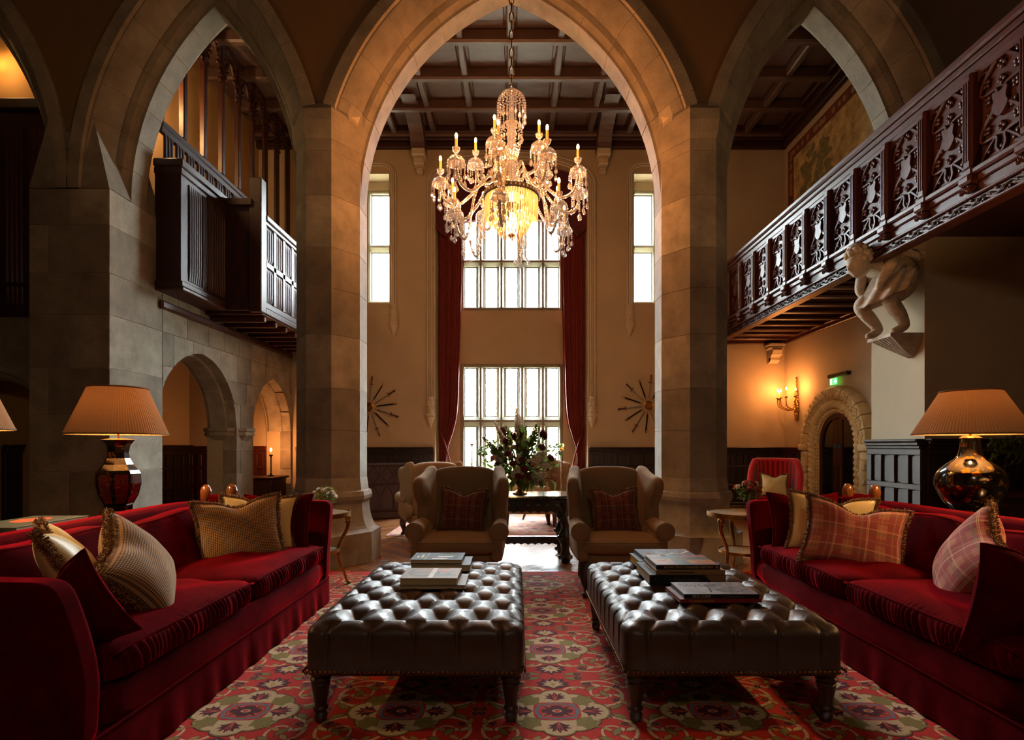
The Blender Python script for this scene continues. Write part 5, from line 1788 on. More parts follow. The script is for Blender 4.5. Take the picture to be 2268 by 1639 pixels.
# ---- left balcony (cantilevered oriel + long parapet + screen above)
BL = thing('balcony', 'dark carved timber balcony projecting over the small stone arches', 'balcony', (XJL, 6.55, 3.2))
def bb(mb, X0, X1, Y0, Y1, Z0, Z1, c=.008):
    mb.box(X0-XJL, X1-XJL, Y0-6.55, Y1-6.55, Z0-3.2, Z1-3.2, c)
mb = MB()
bb(mb, XJL-.02, -4.10, 6.55, 7.58, 3.30, 4.70); bb(mb, XJL-.02, -4.06, 6.51, 7.60, 4.70, 4.80, .015); bb(mb, XJL-.02, -4.08, 6.53, 7.58, 4.62, 4.70, .01); bb(mb, XJL-.02, -4.07, 6.52, 7.58, 3.24, 3.32, .015)
mb.build('oriel_box', m_wood, BL)
# linenfold pleats facing the hall on the oriel
for k in range(3):
    o = linenfold(.27, 1.20, .014, 6).build('linenfold_panel', m_wood, BL, 40)
    o.rotation_euler = (0, 0, pi/2); o.location = (-4.098-XJL, 6.70 + k*.285 - 6.55, 3.36-3.2)
mb = MB(); bb(mb, -4.10, -3.72, 7.52, 7.58, 3.22, 4.70); bb(mb, -4.06, -3.70, 7.48, 7.58, 4.66, 4.76); bb(mb, -4.06, -3.72, 7.50, 7.58, 3.20, 3.30)
mb.build('return_panel', m_wood, BL)
mb = MB(); bb(mb, -3.75, -3.57, 7.50, 7.66, 3.18, 5.06, .012); mb.build('corner_post', m_wood, BL)
mb = MB()
Y0, Y1 = 7.66, 10.45
bb(mb, -3.66, -3.61, Y0, Y1, 3.25, 4.52); bb(mb, -3.70, -3.56, Y0, Y1, 4.52, 4.60, .012); bb(mb, -3.68, -3.58, Y0, Y1, 4.46, 4.52, .01)
bb(mb, -3.68, -3.575, Y0, Y1, 3.18, 3.27, .012); bb(mb, -3.64, -3.585, Y0, Y1, 3.27, 3.36, .01); bb(mb, -3.64, -3.585, Y0, Y1, 3.86, 3.95, .01)
npn = 9; pw = (Y1-Y0)/npn
for k in range(npn+1): bb(mb, -3.64, -3.585, Y0+k*pw-.045, Y0+k*pw+.045, 3.36, 4.46, .006)
mb.build('parapet_frame', m_wood, BL)
src = None
for k in range(npn):
    for z0 in (3.37, 3.96):
        loc = (-3.608-XJL, Y0+k*pw+.055-6.55, z0-3.2)
        if src is None: src = linenfold(pw-.11, .48, .016, 3).build('linenfold_panel', m_wood, BL, 40); src.location = loc; src.rotation_euler = (0, 0, pi/2)
        else: share('linenfold_panel', src, BL, loc, (0, 0, pi/2))
mb = MB(); bb(mb, XJL-.02, -3.60, 7.58, 10.45, 3.16, 3.20)
for k in range(8): bb(mb, XJL-.02, -3.62, 7.70+k*.36, 7.76+k*.36, 3.08, 3.16)
bb(mb, XJL-.02, -4.06, 6.53, 7.58, 3.20, 3.24); bb(mb, XJL-.02, XJL+.05, 6.6, 10.45, 3.0, 3.10, .02)
mb.build('soffit', m_woodr, BL)
# timber screen above the balcony
SCN = thing('timber_screen', 'tall dark timber screen with carved brackets above the balcony', 'screen', (XJL-.06, 6.72, 3.30))
def sb(mb, X0, X1, Y0, Y1, Z0, Z1, c=.008): mb.box(X0-XJL+.06, X1-XJL+.06, Y0-6.72, Y1-6.72, Z0-3.3, Z1-3.3, c)
mb = MB(); sb(mb, XJL-.11, XJL-.03, 6.72, 10.45, 5.32, 5.40, .015); sb(mb, XJL-.10, XJL-.04, 6.72, 10.45, 5.24, 5.32); sb(mb, XJL-.10, XJL-.05, 6.72, 10.45, 3.3, 4.70)
sb(mb, XJL-.10, XJL-.04, 6.72, 10.45, 4.70, 4.78)
mb.build('rail', m_wood, SCN)
npo = 8; ps = (10.45-6.72)/npo
po = None; bl = None; br = None
for k in range(npo+1):
    y = k*ps
    if po is None:
        q = MB(); q.box(-.045, .035, -.04, .04, 2.10, 4.12, .012); po = q.build('post', m_wood, SCN)
    else: share('post', po, SCN, (0, y, 0))
for k in range(npo*2):
    y = (k+.5)*ps/2
    if bl is None:
        q = linenfold(ps/2-.05, .46, .016, 3); bl = q.build('linenfold_panel', m_wood, SCN, 40); bl.rotation_euler = (0, 0, pi/2); bl.location = (.02, y-ps/4+.025, 1.48)
    else: share('linenfold_panel', bl, SCN, (.02, y-ps/4+.025, 1.48), (0, 0, pi/2))
for k in range(npo):
    if br is None:
        q = MB()
        for s in (0, 1):
            yy = lambda t: (t if s == 0 else ps-t)
            q.tube([(0, yy(a), b) for a, b in crom([(.05, 3.45), (.08, 3.7), (.16, 3.88), (ps/2, 3.98)], 5)], .022, 6)
            for a, b in ((.07, 3.5), (.09, 3.62), (.06, 3.72), (.12, 3.80), (.10, 3.9), (.18, 3.93), (.05, 3.58), (.14, 3.72)):
                q.ball((.012, yy(a), b), .030, 6, 4, (.8, 1, 1.2))
        q.box(-.04, .035, .04, ps-.04, 4.0, 4.14, .01)
        br = q.build('carved_bracket', m_wood, SCN, 50)
    else: share('carved_bracket', br, SCN, (0, k*ps, 0))
# screen's lit back wall and passage floor
o = MB(); o.box(XL+.001, XJL-.10, D2+.02, YB, 3.30, 3.34)
structure(tag(o.build('floor_gallery_passage', m_wood), 'timber floor of the passage behind the balcony screen'))
o = MB(); o.box(-5.12, -5.05, D2+.05, YB, 3.34, ZC)
wgp = structure(tag(o.build('wall_gallery_passage', m_plaster_o), 'ochre plaster wall lit behind the balcony screen'))
o = MB(); o.box(XJL-.10, XJL-.02, D2, YB, 7.40, ZC); structure(tag(o.build('trim_screen_head', m_wood), 'dark timber beam over the balcony screen'))

# ---- right gallery: balustrade of carved panels
GX = 3.90; GZ0, GZ1 = 3.31, 4.70
GA = thing('gallery_balustrade', 'long carved mahogany gallery balustrade above the stone doorway', 'balustrade', (GX, 4.0, GZ0))
def gb(mb, X0, X1, Y0, Y1, Z0, Z1, c=.008): mb.box(X0-GX, X1-GX, Y0-4.0, Y1-4.0, Z0-GZ0, Z1-GZ0, c)
GY0, GY1 = 3.2, 10.45
mb = MB(); gb(mb, GX-.06, GX+.12, GY0, GY1, 4.62, 4.70, .02); gb(mb, GX-.03, GX+.10, GY0, GY1, 4.56, 4.62, .012); gb(mb, GX-.01, GX+.08, GY0, GY1, 4.48, 4.56, .01); mb.build('handrail', m_woodr, GA)
mb = MB(); gb(mb, GX-.05, GX+.10, GY0, GY1, 3.60, 3.66, .015); gb(mb, GX-.02, GX+.10, GY0, GY1, 3.54, 3.60, .01); gb(mb, GX, GX+.12, GY0, GY1, 3.44, 3.54)
gb(mb, GX-.03, GX+.12, GY0, GY1, 3.31, 3.335, .008); gb(mb, GX-.03, GX+.12, GY0, GY1, 3.42, 3.445, .008); gb(mb, GX, GX+.12, GY0, GY1, 3.335, 3.42)
mb.build('base_rail', m_woodr, GA)
# vine frieze
mb = MB()
L = GY1-GY0; n = int(L/.06)
path = [(-.012, (GY0-4.0) + L*i/(n*2), .067 + .024*sin(i*pi/4)) for i in range(n*2+1)]
mb.tube(path, .008, 5)
for i in range(n*2):
    if i % 2 == 0:
        y = (GY0-4.0) + L*i/(n*2); mb.ball((-.012, y, .067 - .02*sin(i*pi/4)), .016, 5, 3); mb.ball((-.012, y+.02, .067 - .03*sin(i*pi/4)), .010, 5, 3)
mb.build('vine_frieze', mat('carved_vine', (44, 22, 14), .6), GA, 60)
PSP = .523
posts = [4.60 + PSP*k for k in range(-3, 12)]
pst = pan = None
def gothic_panel(w, h):
    """carved tracery panel in YZ plane, front -X; origin bottom centre"""
    back = MB(); back.box(0.02, .035, -w/2, w/2, 0, h)
    # pointed-shoulder frame head
    back.prism([(-w/2, h), (w/2, h), (w/2, h-.10), (w/2-.06, h-.04), (-w/2+.06, h-.04), (-w/2, h-.10)], -.015, .03, 'X')
    tr = MB()
    for s in (-1, 1):
        for half in (0, 1):
            z0 = half*h*.47
            p = crom([(s*w*.02, z0 + .02), (s*w*.10, z0+.10*h), (s*w*.10, z0+.20*h), (s*w*.40, z0+.22*h), (s*w*.44, z0+.29*h), (s*w*.36, z0+.38*h), (s*w*.10, z0+.50*h)], 5)
            tr.tube([(.006, y, z) for y, z in p], .017, 6)
        p = crom([(s*w*.44, .0), (s*w*.36, .08*h), (s*w*.12, .20*h)], 5); tr.tube([(.006, y, z) for y, z in p], .014, 6)
    for (y, z) in ((-.3, .12), (.3, .12), (-.32, .32), (.32, .32), (-.3, .62), (.3, .62), (-.33, .80), (.33, .80), (0, .06), (0, .90), (-.25, .45), (.25, .45), (0, .28), (0, .74), (-.36, .95), (.36, .95)):
        for k in range(4):
            a = k*pi/2 + y*3
            tr.ball((.008, y*w + .022*cos(a), z*h + .024*sin(a)), .020, 5, 3, (.8, 1, 1.1))
    sh = MB(); sh.prism(smooth_poly([(-w*.16, h*.64), (0, h*.62), (w*.16, h*.64), (w*.13, h*.54), (w*.17, h*.47), (0, h*.38), (-w*.17, h*.47), (-w*.13, h*.54)], 3), -.016, .02, 'X')
    return back, tr, sh
hP = 4.48-3.66
for k, y in enumerate(posts):
    lo = (0, y-4.0, 0)
    if pst is None:
        q = MB()
        q.box(-.055, .06, -.048, .048, .35, 1.17, .02); q.box(-.06, .06, -.06, .06, .29, .36, .015)
        for b in range(3): q.box(-.062, -.052, -.03+.024*b, -.014+.024*b, .42, 1.10, .004)
        q.box(-.085, .06, -.065, .065, .22, .30, .02); q.box(-.065, .04, -.05, .05, .16, .22, .018)
        for b in range(5): q.ball((-.06, -.04+.02*b, .19-.012*abs(b-2)), .022, 6, 4)
        pst = q.build('post', m_woodr, GA, 30, lo)
    else: share('post', pst, GA, lo)
    if k < len(posts)-1:
        lp = (0, y+PSP/2-4.0, .35)
        if pan is None:
            ba, tr, sh = gothic_panel(PSP-.10, hP)
            lp = (.010, lp[1], lp[2]); pan = ba.build('carved_panel', m_woodr, GA, None, lp)
            tr_o = tr.build('tracery', m_woodr, pan, 60); sh_o = sh.build('shield', m_woodr, pan, 30)
        else:
            c = share('carved_panel', pan, GA, (.010, lp[1], lp[2]))
            share('tracery', tr_o, c); share('shield', sh_o, c)
# gallery floor / joists seen from below
GF = structure(thing('ceiling_aisle', 'mahogany joisted underside of the gallery', None, (0, 0, 0)))
MB().box(GX+.08, XR, D2, YB, 3.45, 3.50).build('boards', m_woodr, GF)
MB().box(GX+.08, 7.0, 3.0, D1, 3.56, 3.62).build('boards', m_wood, GF)
MB().box(GX+.08, XJR, D1, D2, 3.45, 3.50).build('boards', m_wood, GF)
jo = None
for k in range(9):
    y = 6.95 + k*.42
    if jo is None:
        q = MB(); q.box(GX+.10, XR-.02, -.06, .06, 3.33, 3.45, .02); q.box(GX+.10, XR-.02, -.085, .085, 3.39, 3.45, .01); jo = q.build('joist', m_woodr, GF, loc=(0, y, 0))
    else: share('joist', jo, GF, (0, y, 0))
mb = MB(); mb.box(XR-.05, XR, D2, YB, 3.28, 3.34, .012); mb.box(XR-.09, XR, D2, YB, 3.34, 3.40, .012); mb.box(XR-.12, XR, D2, YB, 3.40, 3.46, .012)
mb.box(GX, XR, YB-.06, YB, 3.28, 3.38, .012); mb.box(GX, XR, YB-.1, YB, 3.38, 3.46, .012)
mb.build('cornice', m_woodr, GF)
# small stone corbel in the corner
q = thing('stone_corbel', 'scrolled stone corbel in the lamplit corner below the gallery', 'corbel', (4.98, YB-.12, 2.92))
mb = MB(); mb.box(-.16, .16, -.12, .12, .30, .36, .015); mb.box(-.14, .14, -.10, .12, .24, .30, .02)
mb.prism(smooth_poly([(.12, .24), (-.11, .24), (-.10, .16), (-.02, .10), (.0, .02), (.12, .0)], 4), -.09, .09, 'X'); mb.tube([(-.10, -.06, .16), (.10, -.06, .16)], .045, 10); mb.tube([(-.09, .02, .05), (.09, .02, .05)], .04, 10)
mb.build('scroll', m_trimstone, q, 40)

# ---- crouching carved figure under the gallery
FG = thing('carved_figure', 'crouching curly-haired stone man carrying the gallery on his back', 'sculpture', (XJR, 6.02, 2.42))
FG.scale = (1.0, 1.1, 1.14)
m_fig = mat('carved_stone', (190, 172, 150), .85, n=10, amt=.3, bump=.7, bs=16, stretch=(1, 1, 2.2))
def skinned(name, chain, parent, mat_, sub=2):
    """chain: dict verts {id:(pos, r)}, edges list"""
    verts, edges = chain
    me = bpy.data.meshes.new(name)
    me.from_pydata([v[0] for v in verts], edges, [])
    me.materials.append(mat_)
    o = bpy.data.objects.new(name, me); COL.objects.link(o); o.parent = parent
    md = o.modifiers.new('skin', 'SKIN')
    sv = me.skin_vertices[0].data
    for i, v in enumerate(verts):
        r = v[1]; sv[i].radius = (r, r) if not isinstance(r, tuple) else r
    sv[0].use_root = True
    md.use_smooth_shade = True
    s = o.modifiers.new('sub', 'SUBSURF'); s.levels = sub; s.render_levels = sub
    return o
# local: x towards the hall is negative, y depth, z up. hips against the jamb, head out and down
V = [((-.13, 0, .63), .19),   # 0 pelvis
     ((-.20, 0, .76), .215),   # 1 waist
     ((-.31, 0, .83), .225),   # 2 chest
     ((-.43, 0, .85), .15),    # 3 shoulders
     ((-.52, -.01, .86), .065),  # 4 neck
     ((-.30, -.17, .88), .085), ((-.36, -.20, .72), .065), ((-.43, -.14, .60), .05), ((-.42, -.10, .50), .035),   # near arm 5-8
     ((-.30, .17, .88), .085), ((-.40, .20, .72), .065), ((-.47, .14, .58), .05), ((-.44, .10, .50), .035),       # far arm 9-12
     ((-.15, -.11, .56), .125), ((-.28, -.14, .47), .115), ((-.34, -.14, .42), .092), ((-.22, -.13, .29), .074), ((-.14, -.12, .17), .056),   # near leg 13-17
     ((-.20, .09, .55), .12), ((-.44, .11, .45), .10), ((-.49, .11, .41), .084), ((-.36, .10, .28), .068), ((-.27, .09, .17), .054)]      # far leg 18-22
E = [(0, 1), (1, 2), (2, 3), (3, 4), (2, 5), (5, 6), (6, 7), (7, 8), (2, 9), (9, 10), (10, 11), (11, 12), (0, 13), (13, 14), (14, 15), (15, 16), (16, 17), (0, 18), (18, 19), (19, 20), (20, 21), (21, 22)]
V += [((-.24, -.125, .13), .042), ((-.31, -.13, .115), .028), ((-.36, .09, .125), .04), ((-.43, .09, .11), .027)]
E += [(17, 23), (23, 24), (22, 25), (25, 26)]
skinned('body', (V, E), FG, m_fig)
# head: facing -x and down
def head_fn(u, v):
    th = 2*pi*u; ph = -pi/2 + pi*v
    d = Vector((cos(ph)*cos(th), cos(ph)*sin(th), sin(ph)))
    r = Vector((.105*d.x, .083*d.y, .125*d.z))
    if d.x < 0:
        f = -d.x
        nose = math.exp(-((d.y/.16)**2 + ((d.z+.08)/.20)**2))
        r.x -= .034*nose*f
        brow = math.exp(-(((d.z-.22)/.10)**2))*f; r.x -= .010*brow
        eye = sum(math.exp(-(((d.y-s*.36)/.14)**2 + ((d.z-.08)/.10)**2)) for s in (-1, 1)); r.x += .016*eye*f
        mouth = math.exp(-((d.y/.30)**2 + ((d.z+.42)/.05)**2)); r.x += .010*mouth*f
        lips = math.exp(-((d.y/.26)**2 + ((d.z+.36)/.05)**2)) + math.exp(-((d.y/.24)**2 + ((d.z+.50)/.05)**2)); r.x -= .008*lips*f
        chin = math.exp(-((d.y/.34)**2 + ((d.z+.74)/.16)**2)); r.x -= .022*chin*f
        cheek = sum(math.exp(-(((d.y-s*.5)/.2)**2 + ((d.z+.15)/.2)**2)) for s in (-1, 1)); r.x -= .006*cheek
    return tuple(r)
mb = MB(); mb.grid(head_fn, 48, 36, close_u=True); 
hd = weld(mb.build('head', m_fig, FG), .0005, None)
hd.location = (-.60, -.04, .80); hd.rotation_euler = (0, radians(-22), radians(14)); hd.scale = (1.2, 1.2, 1.15)
mb = MB(); R2 = random.Random(4)
for i in range(120):
    a = R2.uniform(0, 2*pi); ph = R2.uniform(-.5, 1.5)
    d = Vector((cos(ph)*cos(a), cos(ph)*sin(a), sin(ph)))
    if d.x < -.35 and d.z < .62: continue
    mb.ball((.112*d.x+.01, .09*d.y, .128*d.z+.012), R2.uniform(.022, .034), 7, 5)
mb.build('curly_hair', m_fig, hd, 60)
# tunic skirt folds
mb = MB()
def tun(u, v):
    a = 2*pi*u; r = .20 + .06*v + .018*sin(a*9+v*2)
    return (-.16 - .13*v + r*cos(a)*.95, r*sin(a)*1.08, .72 - .24*v + .10*v*cos(a))
mb.grid(tun, 60, 10, close_u=True)
def cape(u, v):
    a = -.5*pi + pi*u; r = .225 + .022*sin(a*7+v*4)
    return (-.44 + .36*v, r*sin(a)*1.05, .87 + .02 + (r*cos(a))*.62 - .12*v*v + .01*sin(v*22))
mb.grid(cape, 40, 24)
o = mb.build('tunic', m_fig, FG, 70); o.modifiers.new('solid', 'SOLIDIFY').thickness = .015
mb = MB()
for s_, zt in ((.30, .12), (.26, .09)):
    pass
base_ = [(-.36, -.19), (.0, -.19), (.0, .16), (-.36, .16)]
mb.frustum([(p[0], p[1]) for p in base_], .06, base_, .095)
n = 7
for i in range(n):
    y0 = -.18 + .33*i/n; y1 = -.18 + .33*(i+1)/n - .012
    mb.add([(-.34, y0, .06), (-.34, y1, .06), (0, y1, .06), (0, y0, .06), (-.02, -.02 + (y0+y1)*.08, -.12), (0, -.02 + (y0+y1)*.08, -.12)], [(0, 1, 2, 3), (0, 4, 1), (0, 3, 5, 4), (1, 4, 5, 2), (2, 5, 3)])
mb.build('fluted_bracket', m_fig, FG)
mb = MB(); mb.prism([(-.5, 1.0), (0, 1.0), (0, .80), (-.18, .82), (-.36, .90)], -.22, .22, 'Y')
mb.at((0, 0, 0)).build('springer_block', m_fig, FG)

# ---- tapestry
TP = thing('tapestry', 'woven landscape tapestry with a tall tree, above the gallery', 'tapestry', (XR-.02, 8.75, 4.6))
m_tb = mat('tapestry_border', (124, 54, 40), .95, n=12, col2=(60, 40, 26), amt=.6, detail=7); m_tf = mat('tapestry_field', (206, 176, 116), .95, n=4, col2=(112, 92, 58), amt=.6, detail=7, bump=.2, bs=200)
m_tt = mat('tapestry_tree', (98, 92, 58), .95, n=16, col2=(136, 122, 76), amt=.6, detail=6)
W2 = 1.55
MB().box(-.012, 0, -W2, W2, 0, 2.33).build('border', m_tb, TP)
MB().box(-.016, -.012, -W2+.22, W2-.22, .22, 2.11).build('landscape_field', m_tf, TP)
mb = MB(); rr = random.Random(8)
pts = crom([(.62, .24), (.58, .8), (.66, 1.2), (.55, 1.6)], 5)
mb.add([(-.018, y, z) for y, z in stroke([(y, z) for y, z in pts], .10, .04)], [tuple(range(2*len(pts)))])
for i in range(70):
    a = rr.uniform(0, 2*pi); q = sqrt(rr.random())
    cy, cz = .60 + .48*q*cos(a), 1.45 + .52*q*sin(a)
    b = blob(cy, cz, rr.uniform(.05, .12), rr.uniform(.04, .10), 9, .35, i)
    mb.add([(-.0185 - i*.00008, y, min(2.09, z)) for y, z in b], [tuple(range(9))])
for i in range(24):
    cy, cz = rr.uniform(-1.2, 1.2), .26 + rr.uniform(0, .28)
    b = blob(cy, cz, rr.uniform(.08, .2), rr.uniform(.03, .07), 9, .35, i+100); mb.add([(-.0245 - i*.00008, y, z) for y, z in b], [tuple(range(9))])
mb.build('tree_motif', m_tt, TP)['kind'] = 'stuff'
mb = MB()
for i in range(90):
    e = i % 4; t = rr.uniform(-1, 1)
    y, z = ((t*1.45, .11) if e == 0 else (t*1.45, 2.22) if e == 1 else (-1.44, 1.16+t*1.05) if e == 2 else (1.44, 1.16+t*1.05))
    b = blob(y, z, .05, .05, 8, .3, i); mb.add([(-.0135 - i*.00003, p, q) for p, q in b], [tuple(range(8))])
mb.build('flower_garland', mat('tapestry_garland', (140, 110, 66), .95), TP)['kind'] = 'stuff'

# ---- carved stone doorway with rope moulding, glazed door
DW = structure(thing('door_1', 'round-arched carved stone doorway with rope moulding and a glazed timber door', None, (XR, 8.74, 0)))
m_dw = mat('doorway_stone', (222, 202, 154), .8, n=14, amt=.25, bump=.35, bs=40)
ZS = 1.34
def ring_path(r, n=40, z_low=0.0):
    p = [(-r, z_low + (ZS-z_low)*i/8) for i in range(8)]
    p += [(-r*cos(pi*i/n), ZS + r*sin(pi*i/n)) for i in range(n+1)]
    p += [(r, ZS - (ZS-z_low)*(i+1)/8) for i in range(8)]
    return p
# outer blocks
nv = 13
for k in range(nv):
    a0 = pi*k/nv + .01; a1 = pi*(k+1)/nv - .01
    mb = MB()
    sec = []
    for a in [a0 + (a1-a0)*i/4 for i in range(5)]:
        sec.append([(-r*cos(a), ZS + r*sin(a), w) for r, w in ((.72, .0), (.72, .10), (.80, .16), (.90, .15), (.94, .08), (.94, 0))])
    vs = [(-w, y, z) for s in sec for (y, z, w) in s]; fs = []
    m = 6
    for i in range(4):
        for j in range(m): fs.append((i*m+j, i*m+(j+1) % m, (i+1)*m+(j+1) % m, (i+1)*m+j))
    fs += [tuple(range(m)), tuple(range(4*m, 5*m))]
    mb.add(vs, fs)
    am = (a0+a1)/2
    for q in range(5):
        r = .80 + .02*(q % 3); a = am + (q-2)*.035
        mb.ball((-.155, -r*cos(a), ZS + r*sin(a) + .02*((q*7) % 3 - 1)), .034, 6, 4, (.7, 1, 1))
    mb.build('carved_voussoir', m_dw, DW, 40)
mb = MB()
for s in (-1, 1):
    mb.box(-.17, 0, s*.72, s*.96, 1.22, ZS, .02); mb.box(-.14, 0, s*.73, s*.93, 1.08, 1.22, .03)
    mb.tube([(-.10, s*.82, 0), (-.10, s*.82, 1.1)], .075, 12)
    for i in range(9): mb.ball((-.15+.01*(i % 2), s*(.82+.05*(-1)**i), .1+.11*i), .05, 6, 4)
mb.build('side_shaft', m_dw, DW, 50)
# twisted rope order
mb = MB(); P = ring_path(.64, 60, .02); rows = []
n = 12; tw = 0; acc = 0
for i, (y, z) in enumerate(P):
    if i: acc += sqrt((y-P[i-1][0])**2 + (z-P[i-1][1])**2)
    a_ = P[min(i+1, len(P)-1)]; b_ = P[max(i-1, 0)]
    t = Vector((0, a_[0]-b_[0], a_[1]-b_[1])).normalized(); N = Vector((-1, 0, 0)); B = t.cross(N)
    rows.append((Vector((-.07, y, z)), N, B, acc))
import bisect
fine = []
tot = rows[-1][3]
M = 420
accs = [r[3] for r in rows]
for i in range(M+1):
    s_ = tot*i/M; j = min(max(bisect.bisect_right(accs, s_)-1, 0), len(rows)-2)
    f = (s_-accs[j])/max(1e-6, accs[j+1]-accs[j])
    fine.append((rows[j][0].lerp(rows[j+1][0], f), rows[j][1], rows[j][2].lerp(rows[j+1][2], f).normalized(), s_))
vs = []; fs = []
for (c, N, B, s_) in fine:
    for k in range(n):
        a = 2*pi*k/n; r = .072*(1 + .16*sin(2*a*1 + s_*70))
        vs.append(tuple(c + N*cos(a)*r + B*sin(a)*r))
for i in range(M):
    for k in range(n): fs.append((i*n+k, i*n+(k+1) % n, (i+1)*n+(k+1) % n, (i+1)*n+k))
mb.add(vs, fs); mb.build('rope_moulding', m_dw, DW, 60)
mb = MB()
for i, (y, z) in enumerate([((.545)*(-cos(pi*k/50)), ZS + .545*sin(pi*k/50)) for k in range(51)] + [(s*.545, ZS*k/22) for k in range(22) for s in (-1, 1)]):
    mb.ball((-.045 - .012*(i % 2), y, z), .034, 6, 4)
for k in range(30):
    a0, a1 = pi*k/30, pi*(k+1)/30
    q = [(-r*cos(a), ZS+r*sin(a)) for a, r in ((a0, .50), (a1, .50), (a1, .60), (a0, .60))]
    mb.prism(q, -.035, 0, 'X')
for s in (-1, 1): mb.box(-.035, 0, s*.50, s*.60, 0, ZS)
mb.build('foliate_moulding', m_dw, DW, 50)
# timber door leaves with glass
mb = MB()
for k in range(24):
    a0, a1 = pi*k/24, pi*(k+1)/24
    mb.prism([(-r*cos(a), ZS+r*sin(a)) for a, r in ((a0, .42), (a1, .42), (a1, .50), (a0, .50))], -.03, .0, 'X')
for s in (-1, 1): mb.box(-.03, 0, s*.42, s*.50, 0, ZS)
mb.box(-.02, 0, -.012, .012, 0, ZS+.42); mb.box(-.018, 0, -.13, .13, 0, ZS+.40); mb.box(-.018, 0, -.42, .42, 0, .25)
mb.build('door_leaf', m_woodr, DW)
m_dglass = mat('door_glass_dark', (16, 14, 12), .06, coat=.5)
pts = [(-.42, .02), (.42, .02)] + [(.42*cos(pi*i/24), ZS + .42*sin(pi*i/24)) for i in range(25)]
MB().prism(pts, -.006, -.001, 'X').build('door_glass', m_dglass, DW)
m_blue = mat('blue_sign', (24, 96, 150), .5)
for y in (-.06, .06):
    q = MB(); q.lathe([(.0, 0), (.036, 0), (.036, .003), (.0, .004)], 20, cap=False); q.build('round_door_sign', m_blue, DW, loc=(-.022, y, 1.30), rot=(0, -pi/2, 0))
    MB().box(-.026, -.018, y-.035, y+.035, .62, .98, .003).build('finger_plate', m_brass, DW)

# ---- exit sign
EX = thing('exit_sign', 'illuminated green emergency exit sign above the stone doorway', 'sign', (XR-.05, 8.72, 2.42))
m_exit = mat('exit_green', (20, 150, 60), .5, emit=(20, 170, 70), es=1.6); m_exw = mat('exit_white', (230, 240, 230), .5, emit=(235, 245, 235), es=1.4)
MB().box(-.03, .05, -.32, .20, -.0, .06, .008).build('housing', m_black, EX)
MB().box(-.012, -.004, -.08, .18, -.15, 0.0, .002).build('acrylic_blade', m_vglass, EX)
MB().box(-.015, -.0125, -.05, .15, -.12, -.012).build('green_panel', m_exit, EX)
mb = MB()
for p in ([(.13, -.025), (.07, -.025), (.07, -.11), (.13, -.11)],): pass
mb.prism([(.135, -.02), (.09, -.02), (.09, -.112), (.135, -.112)], -.0165, -.015, 'X')
mb.build('door_pictogram', m_exw, EX)
mb = MB(); mb.prism([(.01, -.025), (.01, -.06), (.035, -.06), (-.005, -.108), (-.045, -.06), (-.02, -.06), (-.02, -.025)], -.0165, -.015, 'X'); mb.build('arrow_pictogram', m_exw, EX)
mb = MB(); mb.ball((-.0172, .108, -.036), .007, 8, 5, (.2, 1, 1)); mb.tube([(-.017, .108, -.045), (-.017, .112, -.072), (-.017, .10, -.09), (-.017, .11, -.108)], .005, 5); mb.tube([(-.017, .112, -.072), (-.017, .122, -.088), (-.017, .128, -.108)], .005, 5); mb.tube([(-.017, .095, -.055), (-.017, .11, -.05), (-.017, .124, -.062)], .004, 5)
mb.build('running_man_pictogram', m_exit, EX)
# ---- sconce
SN = thing('wall_sconce', 'gilt foliate wall sconce with five lit candles in the corner', 'sconce', (XR, 10.0, 2.13))
mb = MB()
for i in range(46):
    t = i/45; z = -.34 + .78*t; w = .05*sin(pi*min(1, t*1.25))+.012
    mb.ball((-.035, w*sin(i*2.3), z), .026*(1.1-.5*t), 6, 4, (.8, 1, 1.3))
mb.tube([(-.02, 0, -.36), (-.025, 0, .46)], .014, 8)
mb.build('foliate_backplate', m_gold, SN, 60)
for k, (y, r, zt) in enumerate(((-.30, .20, .13), (-.16, .30, .16), (.0, .32, .14), (.16, .30, .16), (.30, .20, .13))):
    q = MB(); q.tube(crom([(-.03, 0, -.08), (-.10, y*.4, -.16), (-r*.9, y*.9, -.10), (-r, y, 0.0), (-r, y, .05)], 6), .009, 6)
    q.at((-r, y, .05)); q.lathe([(.008, 0), (.03, .012), (.034, .02), (.014, .026), (.014, .034)], 12)
    ao = q.build('arm', m_gold, SN, 50)
    q = MB(); q.tube([(-r, y, .08), (-r, y, zt+.04)], .011, 8); q.build('candle', m_candle, ao, 50)
    q = MB(); q.ball((-r, y, zt+.065), .013, 8, 6, (1, 1, 2)); q.build('flame_bulb', m_flame, ao, 60)
    lamp_light('sconce_glow', (-r, y, zt+.115), 2.2, WARM, .015, SN)

